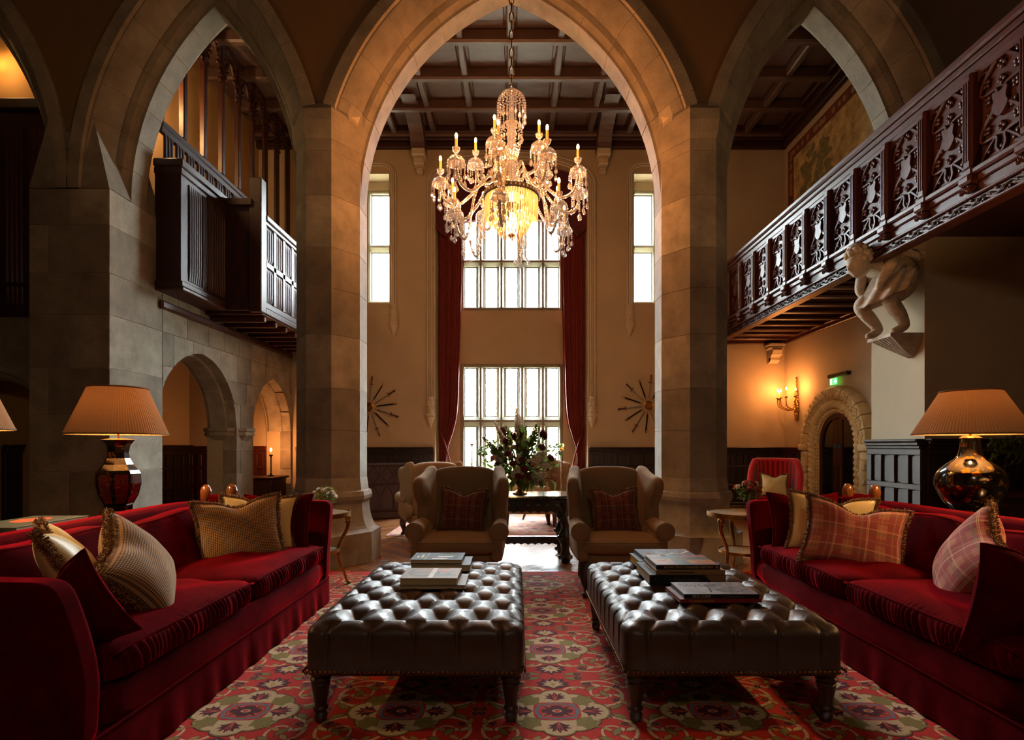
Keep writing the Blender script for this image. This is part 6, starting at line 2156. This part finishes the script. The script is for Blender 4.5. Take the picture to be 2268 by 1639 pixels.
# ---- curtains, pelmet
def curtain(label, x0, x1, side):
    t = thing('curtain', label, 'curtain', ((x0+x1)/2, 10.78, .04), 0, 'window curtains')
    w = x1-x0
    mb = MB()
    def f(u, v):
        z = 6.3*v
        # gathered towards the outer side at the tie (z ~1.05)
        g = math.exp(-((z-1.02)/.55)**2)*.55 if z > 1.02 else math.exp(-((z-1.02)/1.0)**2)*.55
        taper = (1-g)*(.78+.22*min(1, max(0, (z-1)/3.6)))
        ww = w*taper
        a = -w/2 if side < 0 else w/2 - ww
        x = a + ww*u
        return (x, .05*sin(u*2*pi*9 + .6*sin(z*.7))*(.6+.4*sin(u*23)) , z)
    mb.grid(f, 150, 44)
    mb.build('drape', m_curtain, t, 70)
    mb = MB()
    xo = -w/2 if side < 0 else w/2; s = 1 if side < 0 else -1
    mb.tube(crom([(xo, .06, 1.62), (xo+s*.10, -.10, 1.42), (xo+s*.20, -.11, 1.10), (xo+s*.24, -.04, .90)], 6), .016, 8)
    mb.ball((xo+s*.24, -.07, .84), .035, 8, 6, (1, 1, 1.7)); mb.tube([(xo+s*.24, -.07, .80), (xo+s*.24, -.07, .62)], [.02, .045], 8)
    mb.build('tieback_cord', m_curtain, t, 60)
curtain('tall red damask curtain on the balcony side of the windows', -1.57, -1.10, -1)
curtain('tall red damask curtain on the tapestry side of the windows', .89, 1.36, 1)
PE = thing('pelmet', 'shaped dark crimson pelmet over the upper window', 'pelmet', (RC, 10.62, 5.5))
h_ = RA - .01
pts = [(-h_, 6.40)] + [(-h_+.02 + (2*h_-.04)*i/16, tudor(abs(-h_+.02 + (2*h_-.04)*i/16))-.02) for i in range(17)] + [(h_, 6.40), (h_, 5.60), (h_-.17, 5.45), (h_-.38, 5.72)]
pts += [(-(-(h_-.38)) + (-(2*(h_-.38)))*i/12, 5.72 + .08*sin(pi*i/12)) for i in range(1, 12)]
pts += [(-h_+.38, 5.72), (-h_+.17, 5.45), (-h_, 5.60)]
mb = MB(); mb.prism([(x, z-5.5) for x, z in pts], 0, .10, 'Y'); mb.build('shaped_face', m_pelmet, PE)
mb = MB(); lo_ = [p for p in pts[18:]]
mb.tube([(x, -.01, z-5.5) for x, z in lo_], .012, 6); mb.build('braid_edge', m_curtain, PE, 60)

# ---- sword displays
def swords(label, x, z):
    t = thing('sword_display', label, 'sword display', (x, YB-.03, z), 0, 'radiating sword displays')
    MB().lathe([(.0, .0), (.085, 0), (.09, .01), (.07, .02), (.065, .012), (.0, .018)], 24, cap=False).build('round_boss', m_brass, t, 40, rot=(pi/2, 0, 0))
    sw = sc_b = None
    n = 14
    for k in range(n):
        a = 2*pi*k/n + .1
        if k % 2 == 0:
            if sw is None:
                q = MB(); q.box(-.010, .010, -.004, .004, .13, .44, .003); sw = q.build('sword', m_steel, t)
                q2 = MB(); q2.box(-.045, .045, -.01, .01, .44, .455, .004); q2.tube([(0, 0, .455), (0, 0, .575)], [.012, .016], 8); q2.ball((0, 0, .585), .02, 8, 5); hl = q2.build('hilt', m_woodr, sw)
                sw.rotation_euler = (0, a, 0)
            else:
                c = share('sword', sw, t, rot=(0, a, 0)); share('hilt', hl, c)
        else:
            if sc_b is None:
                q = MB(); q.box(-.013, .013, -.006, .006, .17, .48, .004); sc_b = q.build('scabbard', m_black, t)
                q2 = MB(); q2.box(-.015, .015, -.008, .008, .48, .54, .004); q2.box(-.014, .014, -.008, .008, .13, .18, .004); ch = q2.build('gilt_chape', m_gold, sc_b)
                sc_b.rotation_euler = (0, a, 0)
            else:
                c = share('scabbard', sc_b, t, rot=(0, a, 0)); share('gilt_chape', ch, c)
swords('fan of radiating swords on the wall above the gothic cabinet', -2.88, 2.06)
swords('fan of radiating swords on the wall on the tapestry side', 2.56, 2.09)

# ---- gothic cabinet
GC = thing('gothic_cabinet', 'dark angled cabinet with gothic arch panels against the window wall', 'cabinet', (-2.50, 9.72, 0), radians(24))
mb = MB(); mb.box(-.50, .50, -.22, .22, .0, .14, .015); mb.box(-.47, .47, -.19, .19, .14, .95); mb.build('body', m_wood, GC)
mb = MB(); mb.box(-.52, .52, -.24, .24, .95, .99, .012); mb.build('top', m_wood, GC)
mb = MB(); mb.box(-.50, .50, -.225, -.15, .60, .63, .01); mb.box(-.50, .50, -.22, -.15, .14, .17, .01); mb.build('mid_rail', m_wood, GC)
src = None; s2 = None
for k in range(4):
    x = -.36 + .24*k
    if src is None:
        q = MB(); q.tube([(px, -.195, pz) for px, pz in [(-.11, .18), (-.11, .40)] + [(-.11 + .105*i/6, .40 + .17*sin(pi/2*i/6)) for i in range(1, 7)]], .012, 6)
        q.tube([(px, -.195, pz) for px, pz in [(.11, .18), (.11, .40)] + [(.11 - .105*i/6, .40 + .17*sin(pi/2*i/6)) for i in range(1, 7)]], .012, 6)
        src = q.build('arch_tracery', m_wood, GC, 50, (x, 0, 0))
        q = MB()
        for s in (-1, 1):
            q.tube(crom([(s*.10, -.195, .78), (s*.06, -.195, .84), (0, -.195, .94)], 5), .009, 6); q.tube(crom([(s*.10, -.195, .78), (s*.06, -.195, .72), (0, -.195, .64)], 5), .009, 6)
        q.box(-.125, -.11, -.205, -.185, .63, .95); q.box(.11, .125, -.205, -.185, .63, .95)
        s2 = q.build('lozenge_tracery', m_wood, GC, 50, (x, 0, 0))
    else: share('arch_tracery', src, GC, (x, 0, 0)); share('lozenge_tracery', s2, GC, (x, 0, 0))

# ---- reception desk, lamps on it, plaque
DK = thing('reception_desk', 'dark reception desk seen through the second small arch', 'desk', (-4.87, 9.98, 0))
MB().box(-.45, .45, -.32, .32, 0, .70, .01).build('body', m_wood, DK); MB().box(-.49, .49, -.36, .36, .70, .74, .012).build('desk_top', m_wood, DK)
for k in range(3): MB().box(-.40+.28*k, -.18+.28*k, -.335, -.32, .12, .62, .006).build('panel', m_wood, DK)
MB().box(.45, .465, -.25, .25, .12, .62, .006).build('panel', m_wood, DK)
CS = thing('candlestick_lamp', 'tall candlestick lamp glowing on the reception desk', 'lamp', (-4.56, 9.96, .74))
MB().lathe([(.06, 0), (.06, .012), (.02, .03), (.011, .06), (.011, .36), (.03, .38), (.034, .40), (.014, .405)], 16).build('stem', m_iron, CS, 40)
MB().tube([(0, 0, .40), (0, 0, .46)], .016, 10).build('candle', m_candle, CS)
q = MB(); q.ball((0, 0, .49), .020, 10, 6, (1, 1, 1.7)); q.build('flame_bulb', m_flame, CS, 60)
lamp_light('candle_glow', (0, 0, .565), 9, WARM, .03, CS)
HL = thing('hurricane_lamp', 'glass hurricane candle holder on the reception desk', 'candle holder', (-4.98, 9.80, .74))
MB().lathe([(.07, 0), (.07, .012), (.025, .03), (.02, .08), (.04, .10), (.09, .12), (.09, .125), (.0, .12)], 18, cap=False).build('foot', m_iron, HL, 40)
MB().lathe([(.07, .12), (.085, .18), (.085, .42), (.083, .42), (.083, .18), (.068, .12)], 20, cap=False).build('glass_shade', m_vglass, HL, 60)
MB().tube([(0, 0, .12), (0, 0, .28)], .028, 12).build('candle', m_white, HL)
PQ = thing('notice_board', 'black framed notice plaque on the corridor wall', 'plaque', (XL+.005, 8.12, 1.45))
MB().box(0, .02, -.24, .24, 0, .56).build('board', m_dark_ink, PQ)
mb = MB(); mb.box(0, .03, -.26, -.24, -.02, .58); mb.box(0, .03, .24, .26, -.02, .58); mb.box(0, .03, -.24, .24, -.02, 0); mb.box(0, .03, -.24, .24, .56, .58); mb.build('frame', m_brass, PQ)
mb = MB()
for k in range(7): mb.box(.02, .022, -.12+.01*(k % 3), .12-.012*(k % 2), .12+.05*k, .126+.05*k)
mb.build('gilt_lines', m_gilt_ink, PQ)['kind'] = 'stuff'
q = MB()
for a in (0, 2.1, 4.2): q.ball((.021, .02*sin(a), .49+.02*cos(a)), .014, 6, 4, (.2, 1, 1))
q.build('crest', m_gilt_ink, PQ)
# floor socket plate
MBq = MB(); MBq.box(-.05, .05, -.03, .03, 0, .004, .001)
tag(MBq.build('floor_socket', m_steel, loc=(-1.50, 6.06, .0005)), 'small steel socket plate let into the parquet', 'socket')
# ================================================================== CHANDELIER
CH = thing('chandelier', 'great crystal chandelier with lit candles under the arch', 'chandelier', (-.057, 5.62, 3.211))
CH.scale = (1.124, 1.124, 1.124)
# local z measured from 3.0
mb = MB()
for i in range(46):
    z = 1.62 + i*.0835
    a = (i % 2)*pi/2
    mb.at((0, 0, z), (0, 0, a))
    mb.tube([(.022*cos(t), 0, .052*sin(t)) for t in [2*pi*k/10 for k in range(11)]], .006, 5, cap=False)
mb.build('chain', m_brass, CH, 60)
MB().lathe([(.02, 1.62), (.03, 1.60), (.02, 1.55), (.028, 1.30), (.045, 1.22), (.03, 1.14), (.05, 1.05), (.035, .95), (.06, .85), (.04, .75), (.05, .66), (.10, .62)], 14).build('glass_stem', m_crystal, CH, 30)
# beads and drops helpers
def drop_mesh(L=.05, r=.014):
    mb = MB(); mb.lathe([(.0005, 0), (r*.35, -L*.15), (r*.95, -L*.6), (r*.8, -L*.8), (.0008, -L)], 6)
    return mb
def bead_string(mb, p0, p1, n, r=.008, sag=0.0):
    for i in range(n):
        t = i/(n-1) if n > 1 else 0
        q = Vector(p0).lerp(Vector(p1), t); q.z -= sag*4*t*(1-t)
        mb.ball(tuple(q), r, 5, 3)
# top canopy dome of beads
mb = MB()
for k in range(20):
    a = 2*pi*k/20
    for j in range(9):
        t = j/8; ph = pi/2*(1-t)
        mb.ball((.13*cos(ph)*cos(a), .13*cos(ph)*sin(a), 1.47 + .13*sin(ph)), .010, 5, 3)
    for j in range(3+k % 3): mb.ball((.13*cos(a), .13*sin(a), 1.45-.022*j), .009, 5, 3)
mb.build('bead_canopy', m_crystal, CH)['kind'] = 'stuff'
d_src = None
def hang(parent, x, y, z, s=1.0):
    global d_src
    if d_src is None:
        d_src = drop_mesh().build('crystal_drop', m_crystal, parent, None, (x, y, z)); d_src.scale = (s, s, s); return d_src
    return share('crystal_drop', d_src, parent, (x, y, z), (0, 0, 0), (s, s, s))
for k in range(20):
    a = 2*pi*k/20; hang(CH, .13*cos(a), .13*sin(a), 1.40 - .022*(k % 3), 1.1 + .3*(k % 2))
# second smaller dome
mb = MB()
for k in range(16):
    a = 2*pi*k/16
    for j in range(7):
        ph = pi/2*(1-j/6); mb.ball((.10*cos(ph)*cos(a), .10*cos(ph)*sin(a), 1.22 + .10*sin(ph)), .009, 5, 3)
    bead_string(mb, (.10*cos(a), .10*sin(a), 1.20), (.05*cos(a), .05*sin(a), .98), 9, .008, .03)
for k in range(14):
    a = 2*pi*k/14; bead_string(mb, (.05*cos(a), .05*sin(a), .98), (.12*cos(a), .12*sin(a), .66), 13, .009, .06)
mb.build('bead_curtain', m_crystal, CH)['kind'] = 'stuff'
for k in range(16):
    a = 2*pi*k/16; hang(CH, .10*cos(a), .10*sin(a), 1.18, 1.0)
# ring and prism bowl
mb = MB(); mb.lathe([(.245, .60), (.258, .605), (.26, .635), (.25, .645), (.24, .63)], 48, cap=False); mb.build('bowl_ring', m_iron, CH, 50)
mb = MB()
for k in range(44):
    a = 2*pi*k/44; mb.ball((.262*cos(a), .262*sin(a), .622), .012, 6, 4)
mb.build('ring_beads', m_crystal, CH)['kind'] = 'stuff'
pr = None
for k in range(64):
    a = 2*pi*k/64
    if pr is None:
        q = MB(); q.tube([(0, 0, 0), (0, 0, -.19), (0, 0, -.205)], [.008, .008, .002], 5); pr = q.build('prism_rod', m_crystal_a, CH, None, (.24*cos(a), .24*sin(a), .60))
    else: share('prism_rod', pr, CH, (.24*cos(a), .24*sin(a), .60 + .0), (0, 0, a), (1, 1, 1 + .06*(k % 2)))
mb = MB()
for lvl, (r, z) in enumerate(((.19, .44), (.175, .40), (.155, .36), (.13, .325), (.10, .295), (.065, .27))):
    n = int(r*190)
    for k in range(n):
        a = 2*pi*k/n + lvl*.2
        mb.at((r*cos(a), r*sin(a), z), (0, 0, a)); mb.lathe([(.001, .0), (.008, -.015), (.006, -.045), (.001, -.052)], 5)
mb.at()
mb.build('inner_prism_tiers', m_crystal_a, CH)['kind'] = 'stuff'
mb = MB(); mb.ball((0, 0, .42), .05, 12, 8); mb.build('bowl_lamp', m_bulbw, CH, 60)
lamp_light('bowl_glow', (0, 0, .50), 9, WARM2, .05, CH)
MB().lathe([(.03, .245), (.035, .255), (.03, .27), (.01, .28)], 14).build('finial_cap', m_brass, CH, 40)
mb = MB(); mb.lathe([(.018, .245), (.022, .20), (.014, .17), (.004, .16)], 8); mb.ball((0, 0, .12), .032, 10, 7); mb.build('finial_drop', m_crystal, CH, 40)
# arms
arm_src = {}
def arm(key, r, zc, z0, r0, ang, drops=9, lite=3.2):
    """arm from (r0,z0) sweeping out to a cup at radius r, height zc"""
    if key not in arm_src:
        q = MB()
        p = crom([(r0, 0, z0), (r0+(r-r0)*.22, 0, z0+.10), (r0+(r-r0)*.45, 0, z0-.02), (r0+(r-r0)*.68, 0, zc-.17), (r*.93, 0, zc-.14), (r, 0, zc-.02)], 8)
        q.tube(p, .0115, 7)
        for i in range(0, len(p), 1): q.ball(p[i], .0155, 6, 4)
        a_o = q.build('arm', m_crystal, CH, 50)
        q = MB(); q.at((r, 0, zc)); q.lathe([(.012, .06), (.05, .055), (.072, .03), (.080, -.005), (.076, -.005), (.066, .02), (.045, .045), (.012, .05)], 20, cap=False, rfun=lambda a, z: 1+.05*sin(10*a))
        q.lathe([(.012, .05), (.016, .075), (.010, .09), (.03, .115), (.034, .135), (.028, .14), (.012, .125)], 14)
        cup = q.build('drip_pan', m_crystal, a_o, 40)
        q = MB().tube([(r, 0, zc+.12), (r, 0, zc+.215)], .0115, 8); cd = q.build('candle', m_candle, a_o, 50)
        q = MB(); q.ball((r, 0, zc+.238), .0125, 8, 7, (1, 1, 2.1)); fb = q.build('flame_bulb', m_flame, a_o, 60)
        q = MB(); ds = []
        for k in range(drops):
            a = 2*pi*k/drops; n = 3 + (k*2) % 5
            for j in range(n): q.ball((r+.076*cos(a), .076*sin(a), zc-.012-.018*j), .0075, 5, 3)
            ds.append((r+.076*cos(a), .076*sin(a), zc-.012-.018*n))
        for j in range(7): q.ball((r, 0, zc-.04-.018*j), .008, 5, 3)
        ds.append((r, 0, zc-.165))
        bs = q.build('bead_strings', m_crystal, a_o); bs['kind'] = 'stuff'
        q = MB()
        for k, (x, y, z) in enumerate(ds):
            q.at((x, y, z)); s_ = 1.15 if k < drops else 1.5
            q.lathe([(.0005, 0), (.005*s_, -.008*s_), (.0145*s_, -.03*s_), (.012*s_, -.042*s_), (.0008, -.052*s_)], 6)
        q.at(); dr = q.build('crystal_drops', m_crystal, a_o)
        dr['kind'] = 'stuff'
        arm_src[key] = (a_o, [cup, cd, fb, bs, dr])
        a_o.rotation_euler = (0, 0, ang)
    else:
        a_o, kids = arm_src[key]
        c = share('arm', a_o, CH, (0, 0, 0), (0, 0, ang))
        for kd in kids:
            x = share(kd.name.split('.')[0], kd, c)
            if 'kind' in kd: x['kind'] = kd['kind']
    lamp_light('candle_glow', (r*cos(ang), r*sin(ang), zc+.285), lite, WARM, .012, CH)
for k in range(10): arm('outer', .655, .68, .62, .16, 2*pi*k/10 + .16)
for k in range(6): arm('low', .54, .36, .60, .20, 2*pi*k/6 + .35)
for k in range(5): arm('upper', .34, .93, .80, .06, 2*pi*k/5 + .5)

# ================================================================== FAR SEATING, CANDLE STANDS, LEFT BAY, OUTSIDE
def stand_lamp(label, loc, h, lit=True):
    t = thing('candle_stand', label, 'lamp', loc)
    MB().lathe([(.12, 0), (.12, .015), (.03, .03), (.012, .08), (.010, h-.12), (.03, h-.10), (.035, h-.085), (.012, h-.08)], 14).build('stem', m_brass, t, 40)
    for s in (-1, 0, 1) if lit else (0,):
        MB().tube([(s*.02, 0, h-.085), (s*.02, 0, h-.04)], .008, 8).build('candle', m_candle if lit else m_white, t)
        if lit:
            q = MB(); q.ball((s*.02, 0, h-.01), .011, 8, 6, (1, 1, 1.9)); q.build('flame_bulb', m_flame, t, 60)
    if lit: lamp_light('stand_glow', (0, 0, h+.05), 1.5, WARM, .02, t)
stand_lamp('lit brass candle stand beside the flowers at the lower window', (.62, 7.45, 0), 1.32)
stand_lamp('unlit candle stand before the lower window, above a wing chair back', (-.78, 9.3, 0), 1.42, False)
fs_ = copy_tree(wc); fs_.location = (.55, 9.3, .0115); fs_.rotation_euler = (0, 0, radians(35)); fs_['label'] = 'taupe wing chair in the far group behind the flowers'; del fs_['group']
BN = thing('upholstered_bench', 'taupe upholstered bench with slim wooden legs beyond the carved table', 'bench', (.22, 8.35, .0115))
mb = MB(); soft_box(mb, (0, 0, .33), .42, .28, .07, 7, (16, 12, 6), crown=.02); weld(mb.build('seat', m_chair, BN), smooth=None)
for sx in (-1, 1):
    for sy in (-1, 1): MB().tube([(sx*.36, sy*.22, .27), (sx*.37, sy*.23, 0)], [.022, .014], 8).build('leg', m_woodr, BN, 50)
TT = thing('low_table', 'low dark table with a cabriole leg beyond the carved table', 'table', (-.70, 8.5, .0115))
MB().box(-.45, .45, -.30, .30, .40, .44, .01).build('table_top', m_wood, TT); MB().box(-.42, .42, -.27, .27, .34, .40, .005).build('apron', m_wood, TT)
for sx in (-1, 1):
    for sy in (-1, 1): MB().tube(crom([(sx*.38, sy*.23, .36), (sx*.41, sy*.25, .28), (sx*.38, sy*.23, .10), (sx*.41, sy*.26, .02), (sx*.42, sy*.27, 0)], 5), lambda u: .032-.014*u, 8).build('leg', m_woodr, TT, 50)
posy('flower_posy', 'red flowers on the far low table glimpsed under the urn flowers', (-.42, 8.4, .4515), [('rose', m_petal_r), ('rose', mat('petal_scarlet', (180, 24, 30), .7))], m_vglass, .16, 14, .11, 9)

# ---- far left bay
o = MB(); o.box(-7.2, -5.27, 6.9, 7.0, 0, ZC); structure(tag(o.build('wall_left_bay', m_plaster_o), 'ochre plaster wall in the bay at the frame edge'))
LB = thing('panelled_gallery_front', 'dark panelled gallery front in the bay at the frame edge', 'panelling', (-6.45, 6.79, 2.9))
mb = MB(); mb.box(-.65, .65, -.05, .1, 0, 2.6, .01); mb.box(-.65, .65, -.10, .1, 2.6, 2.75, .02); mb.box(-.65, .65, -.09, .1, -.10, 0.02, .02); mb.build('carcase', m_wood, LB)
for k in range(4):
    o = linenfold(.24, 2.2, .018, 4).build('linenfold_panel', m_woodr, LB, 40); o.location = (-.60 + k*.31, -.05, .18)
o = MB()
A_ = [arch_tab(-6.22, .80, 1.30, .85, 0)]
col_wall(o, -7.2, -5.27, 0, 2.82, A_, 6.35, 6.62, step=.05)
wb = structure(tag(o.build('wall_bay_arch', m_stone), 'stone wall with a small archway in the bay at the frame edge'))
voussoirs(wb, -6.22, .80, 1.30, .85, [(-.05, .06), (-.05, .24), (.03, .26), (.10, .26), (.10, -.03), (.05, -.04), (.03, .0), (-.02, .02)], 6, 6.35, m_stone2)
o = MB()
for s in (-1, 1): o.box(-6.22+s*.72, -6.22+s*.83, 6.38, 6.60, 0, 1.3, .02)
o.build('archway_jamb', m_stone2, wb)

# ---- cabinet and plant behind the bottle lamp
CB = thing('side_cabinet', 'dark low cabinet against the panelling behind the bottle-vase lamp', 'cabinet', (5.35, 5.50, 0))
MB().box(-.62, .62, -.22, .22, 0, .78, .01).build('body', m_wood, CB); MB().box(-.66, .66, -.26, .24, .78, .83, .015).build('top', m_woodr, CB)
MB().box(-.64, .64, -.24, .23, .70, .74, .012).build('moulding', m_woodr, CB)
PLN = thing('potted_spray', 'leafy spray on the dark cabinet at the frame edge', 'plant', (5.22, 5.42, .83))
MB().lathe([(.06, 0), (.09, .05), (.10, .16), (.08, .22), (.09, .24)], 18).build('pot', m_black, PLN, 40)
keep = leaves; leaves = MB(); st = MB(); rr = random.Random(5)
for i in range(16):
    a = rr.uniform(2.2, 4.4) if i % 3 else rr.uniform(0, 6.28); L = rr.uniform(.25, .5)
    p = crom([(0, 0, .2), (cos(a)*L*.4, sin(a)*L*.3, .2+L*.7), (cos(a)*L, sin(a)*L*.5, .2+L*rr.uniform(.2, .9))], 6); st.tube(p, .004, 4)
    for q in p[4:]:
        for k in range(3): leaf(q[0], q[1], q[2], rr.uniform(.04, .08), .012, (rr.uniform(-1, 1), rr.uniform(-1, 1), rr.uniform(-.5, 1)), .3)
leaves.build('leaves', m_leaf2, PLN)['kind'] = 'stuff'; leaves = keep
st.build('stems', m_leaf, PLN)['kind'] = 'stuff'

# ---- lights that stay out of sight in the place: passage behind the balcony screen
PLs = thing('passage_lantern', 'small wall lantern in the passage behind the balcony screen', 'lantern', (-4.80, 6.82, 5.9))
q = MB(); q.ball((0, 0, 0), .06, 10, 8, (1, 1, 1.4)); q.build('glass_globe', m_bulbw, PLs, 60)
MB().lathe([(.03, .08), (.06, .09), (.02, .13), (.01, .2)], 12).build('cap', m_brass, PLs, 40)
MB().tube([(0, 0, .18), (-.12, 0, .22), (-.26, 0, .16)], .012, 6).build('wall_bracket', m_brass, PLs, 50)
lamp_light('unseen_lantern_glow', (.0, .10, 0), 24, WARM2, .06, PLs)

# ---- garden outside
GR = MB(); GR.box(-40, 40, 11.6, 70, -.5, -.4)
structure(tag(GR.build('ground_lawn', mat('lawn', (150, 148, 128), .9, n=1, amt=.2)), 'bright lawn outside the lower window'))
def tree(label, x, y, h, seed, m, hc=.5):
    r = random.Random(seed)
    t = thing('garden_tree', label, 'tree', (x, y, -.42), 0, 'trees in the garden')
    MB().tube([(0, 0, 0), (.1, 0, h*.4), (0, .1, h*.8)], [.22, .16, .06], 8).build('trunk', mat('bark', (80, 60, 44), .9) if 'bark' not in MATS else MATS['bark'], t, 60)
    mb = MB()
    for i in range(900):
        d = Vector((r.gauss(0, 1), r.gauss(0, 1), r.gauss(0, 1))).normalized()*r.random()**.4
        c = Vector((d.x*h*.38, d.y*h*.38, h*.62 + d.z*h*.38))
        s = r.uniform(.09, .2)
        a = Vector((r.uniform(-1, 1), r.uniform(-1, 1), r.uniform(-1, 1))).normalized()*s; b = a.cross(Vector((r.uniform(-1, 1), r.uniform(-1, 1), r.uniform(-1, 1)))).normalized()*s
        mb.add([tuple(c-a), tuple(c-b), tuple(c+a), tuple(c+b)], [(0, 1, 2, 3)])
    mb.build('crown', m, t)['kind'] = 'stuff'
m_tl = mat('tree_green', (132, 150, 70), .8, n=3, amt=.4); m_ta = mat('tree_autumn', (206, 150, 104), .8, n=3, amt=.4)
tree('russet garden tree behind the middle lights of the lower window', -.4, 24, 6.0, 1, m_ta)
tree('green garden tree behind the outer light of the lower window', -4.4, 29, 5.5, 2, m_tl)
tree('russet garden tree behind the tapestry-side lights of the lower window', 3.6, 31, 6.0, 3, m_ta)
tree('tall pale garden tree far beyond the lower window', 1.4, 39, 7.0, 4, m_tl)
HG = MB(); r = random.Random(2)
for i in range(1500):
    c = Vector((r.uniform(-7, 7), 21 + r.uniform(-.6, .6), -.4 + r.uniform(0, 1.1))); s = r.uniform(.07, .16)
    a = Vector((r.uniform(-1, 1), r.uniform(-1, 1), r.uniform(-1, 1))).normalized()*s; b = a.cross(Vector((0, 0, 1))+Vector((r.random(), r.random(), 0))).normalized()*s
    HG.add([tuple(c-a), tuple(c-b), tuple(c+a), tuple(c+b)], [(0, 1, 2, 3)])
tag(HG.build('hedge', m_tl), 'clipped green hedge at the end of the lawn', 'hedge', kind='stuff')
PLs = thing('added_bay_lantern', 'added unseen lantern high in the bay, brightening the ochre wall', 'lantern', (-6.6, 6.75, 6.2))  # unseen lantern added to brighten the ochre wall and panelling
q = MB(); q.ball((0, 0, 0), .06, 10, 8, (1, 1, 1.4)); q.build('glass_globe', m_bulbw, PLs, 60)
MB().lathe([(.03, .08), (.06, .09), (.02, .13), (.01, .2)], 12).build('cap', m_brass, PLs, 40)
lamp_light('unseen_lantern_glow', (0, -.09, 0), 5, WARM2, .06, PLs)
# lantern added behind the camera, unseen, as soft front fill
PL2 = thing('added_fill_lantern', 'added glass pendant lantern behind the camera, giving soft fill light', 'lantern', (.2, -1.6, 4.2))
q = MB(); q.ball((0, 0, 0), .22, 16, 12, (1, 1, 1.2)); q.build('glass_globe', mat('fill_globe', (255, 236, 210), .5, emit=(255, 226, 190), es=12), PL2, 60)
MB().lathe([(.05, .24), (.12, .26), (.06, .32), (.02, .4), (.01, 5.15)], 14).build('hanging_rod', m_brass, PL2, 40)
lamp_light('unseen_lantern_glow', (0, 0, -.05), 14, (1.0, .80, .60), .3, PL2)
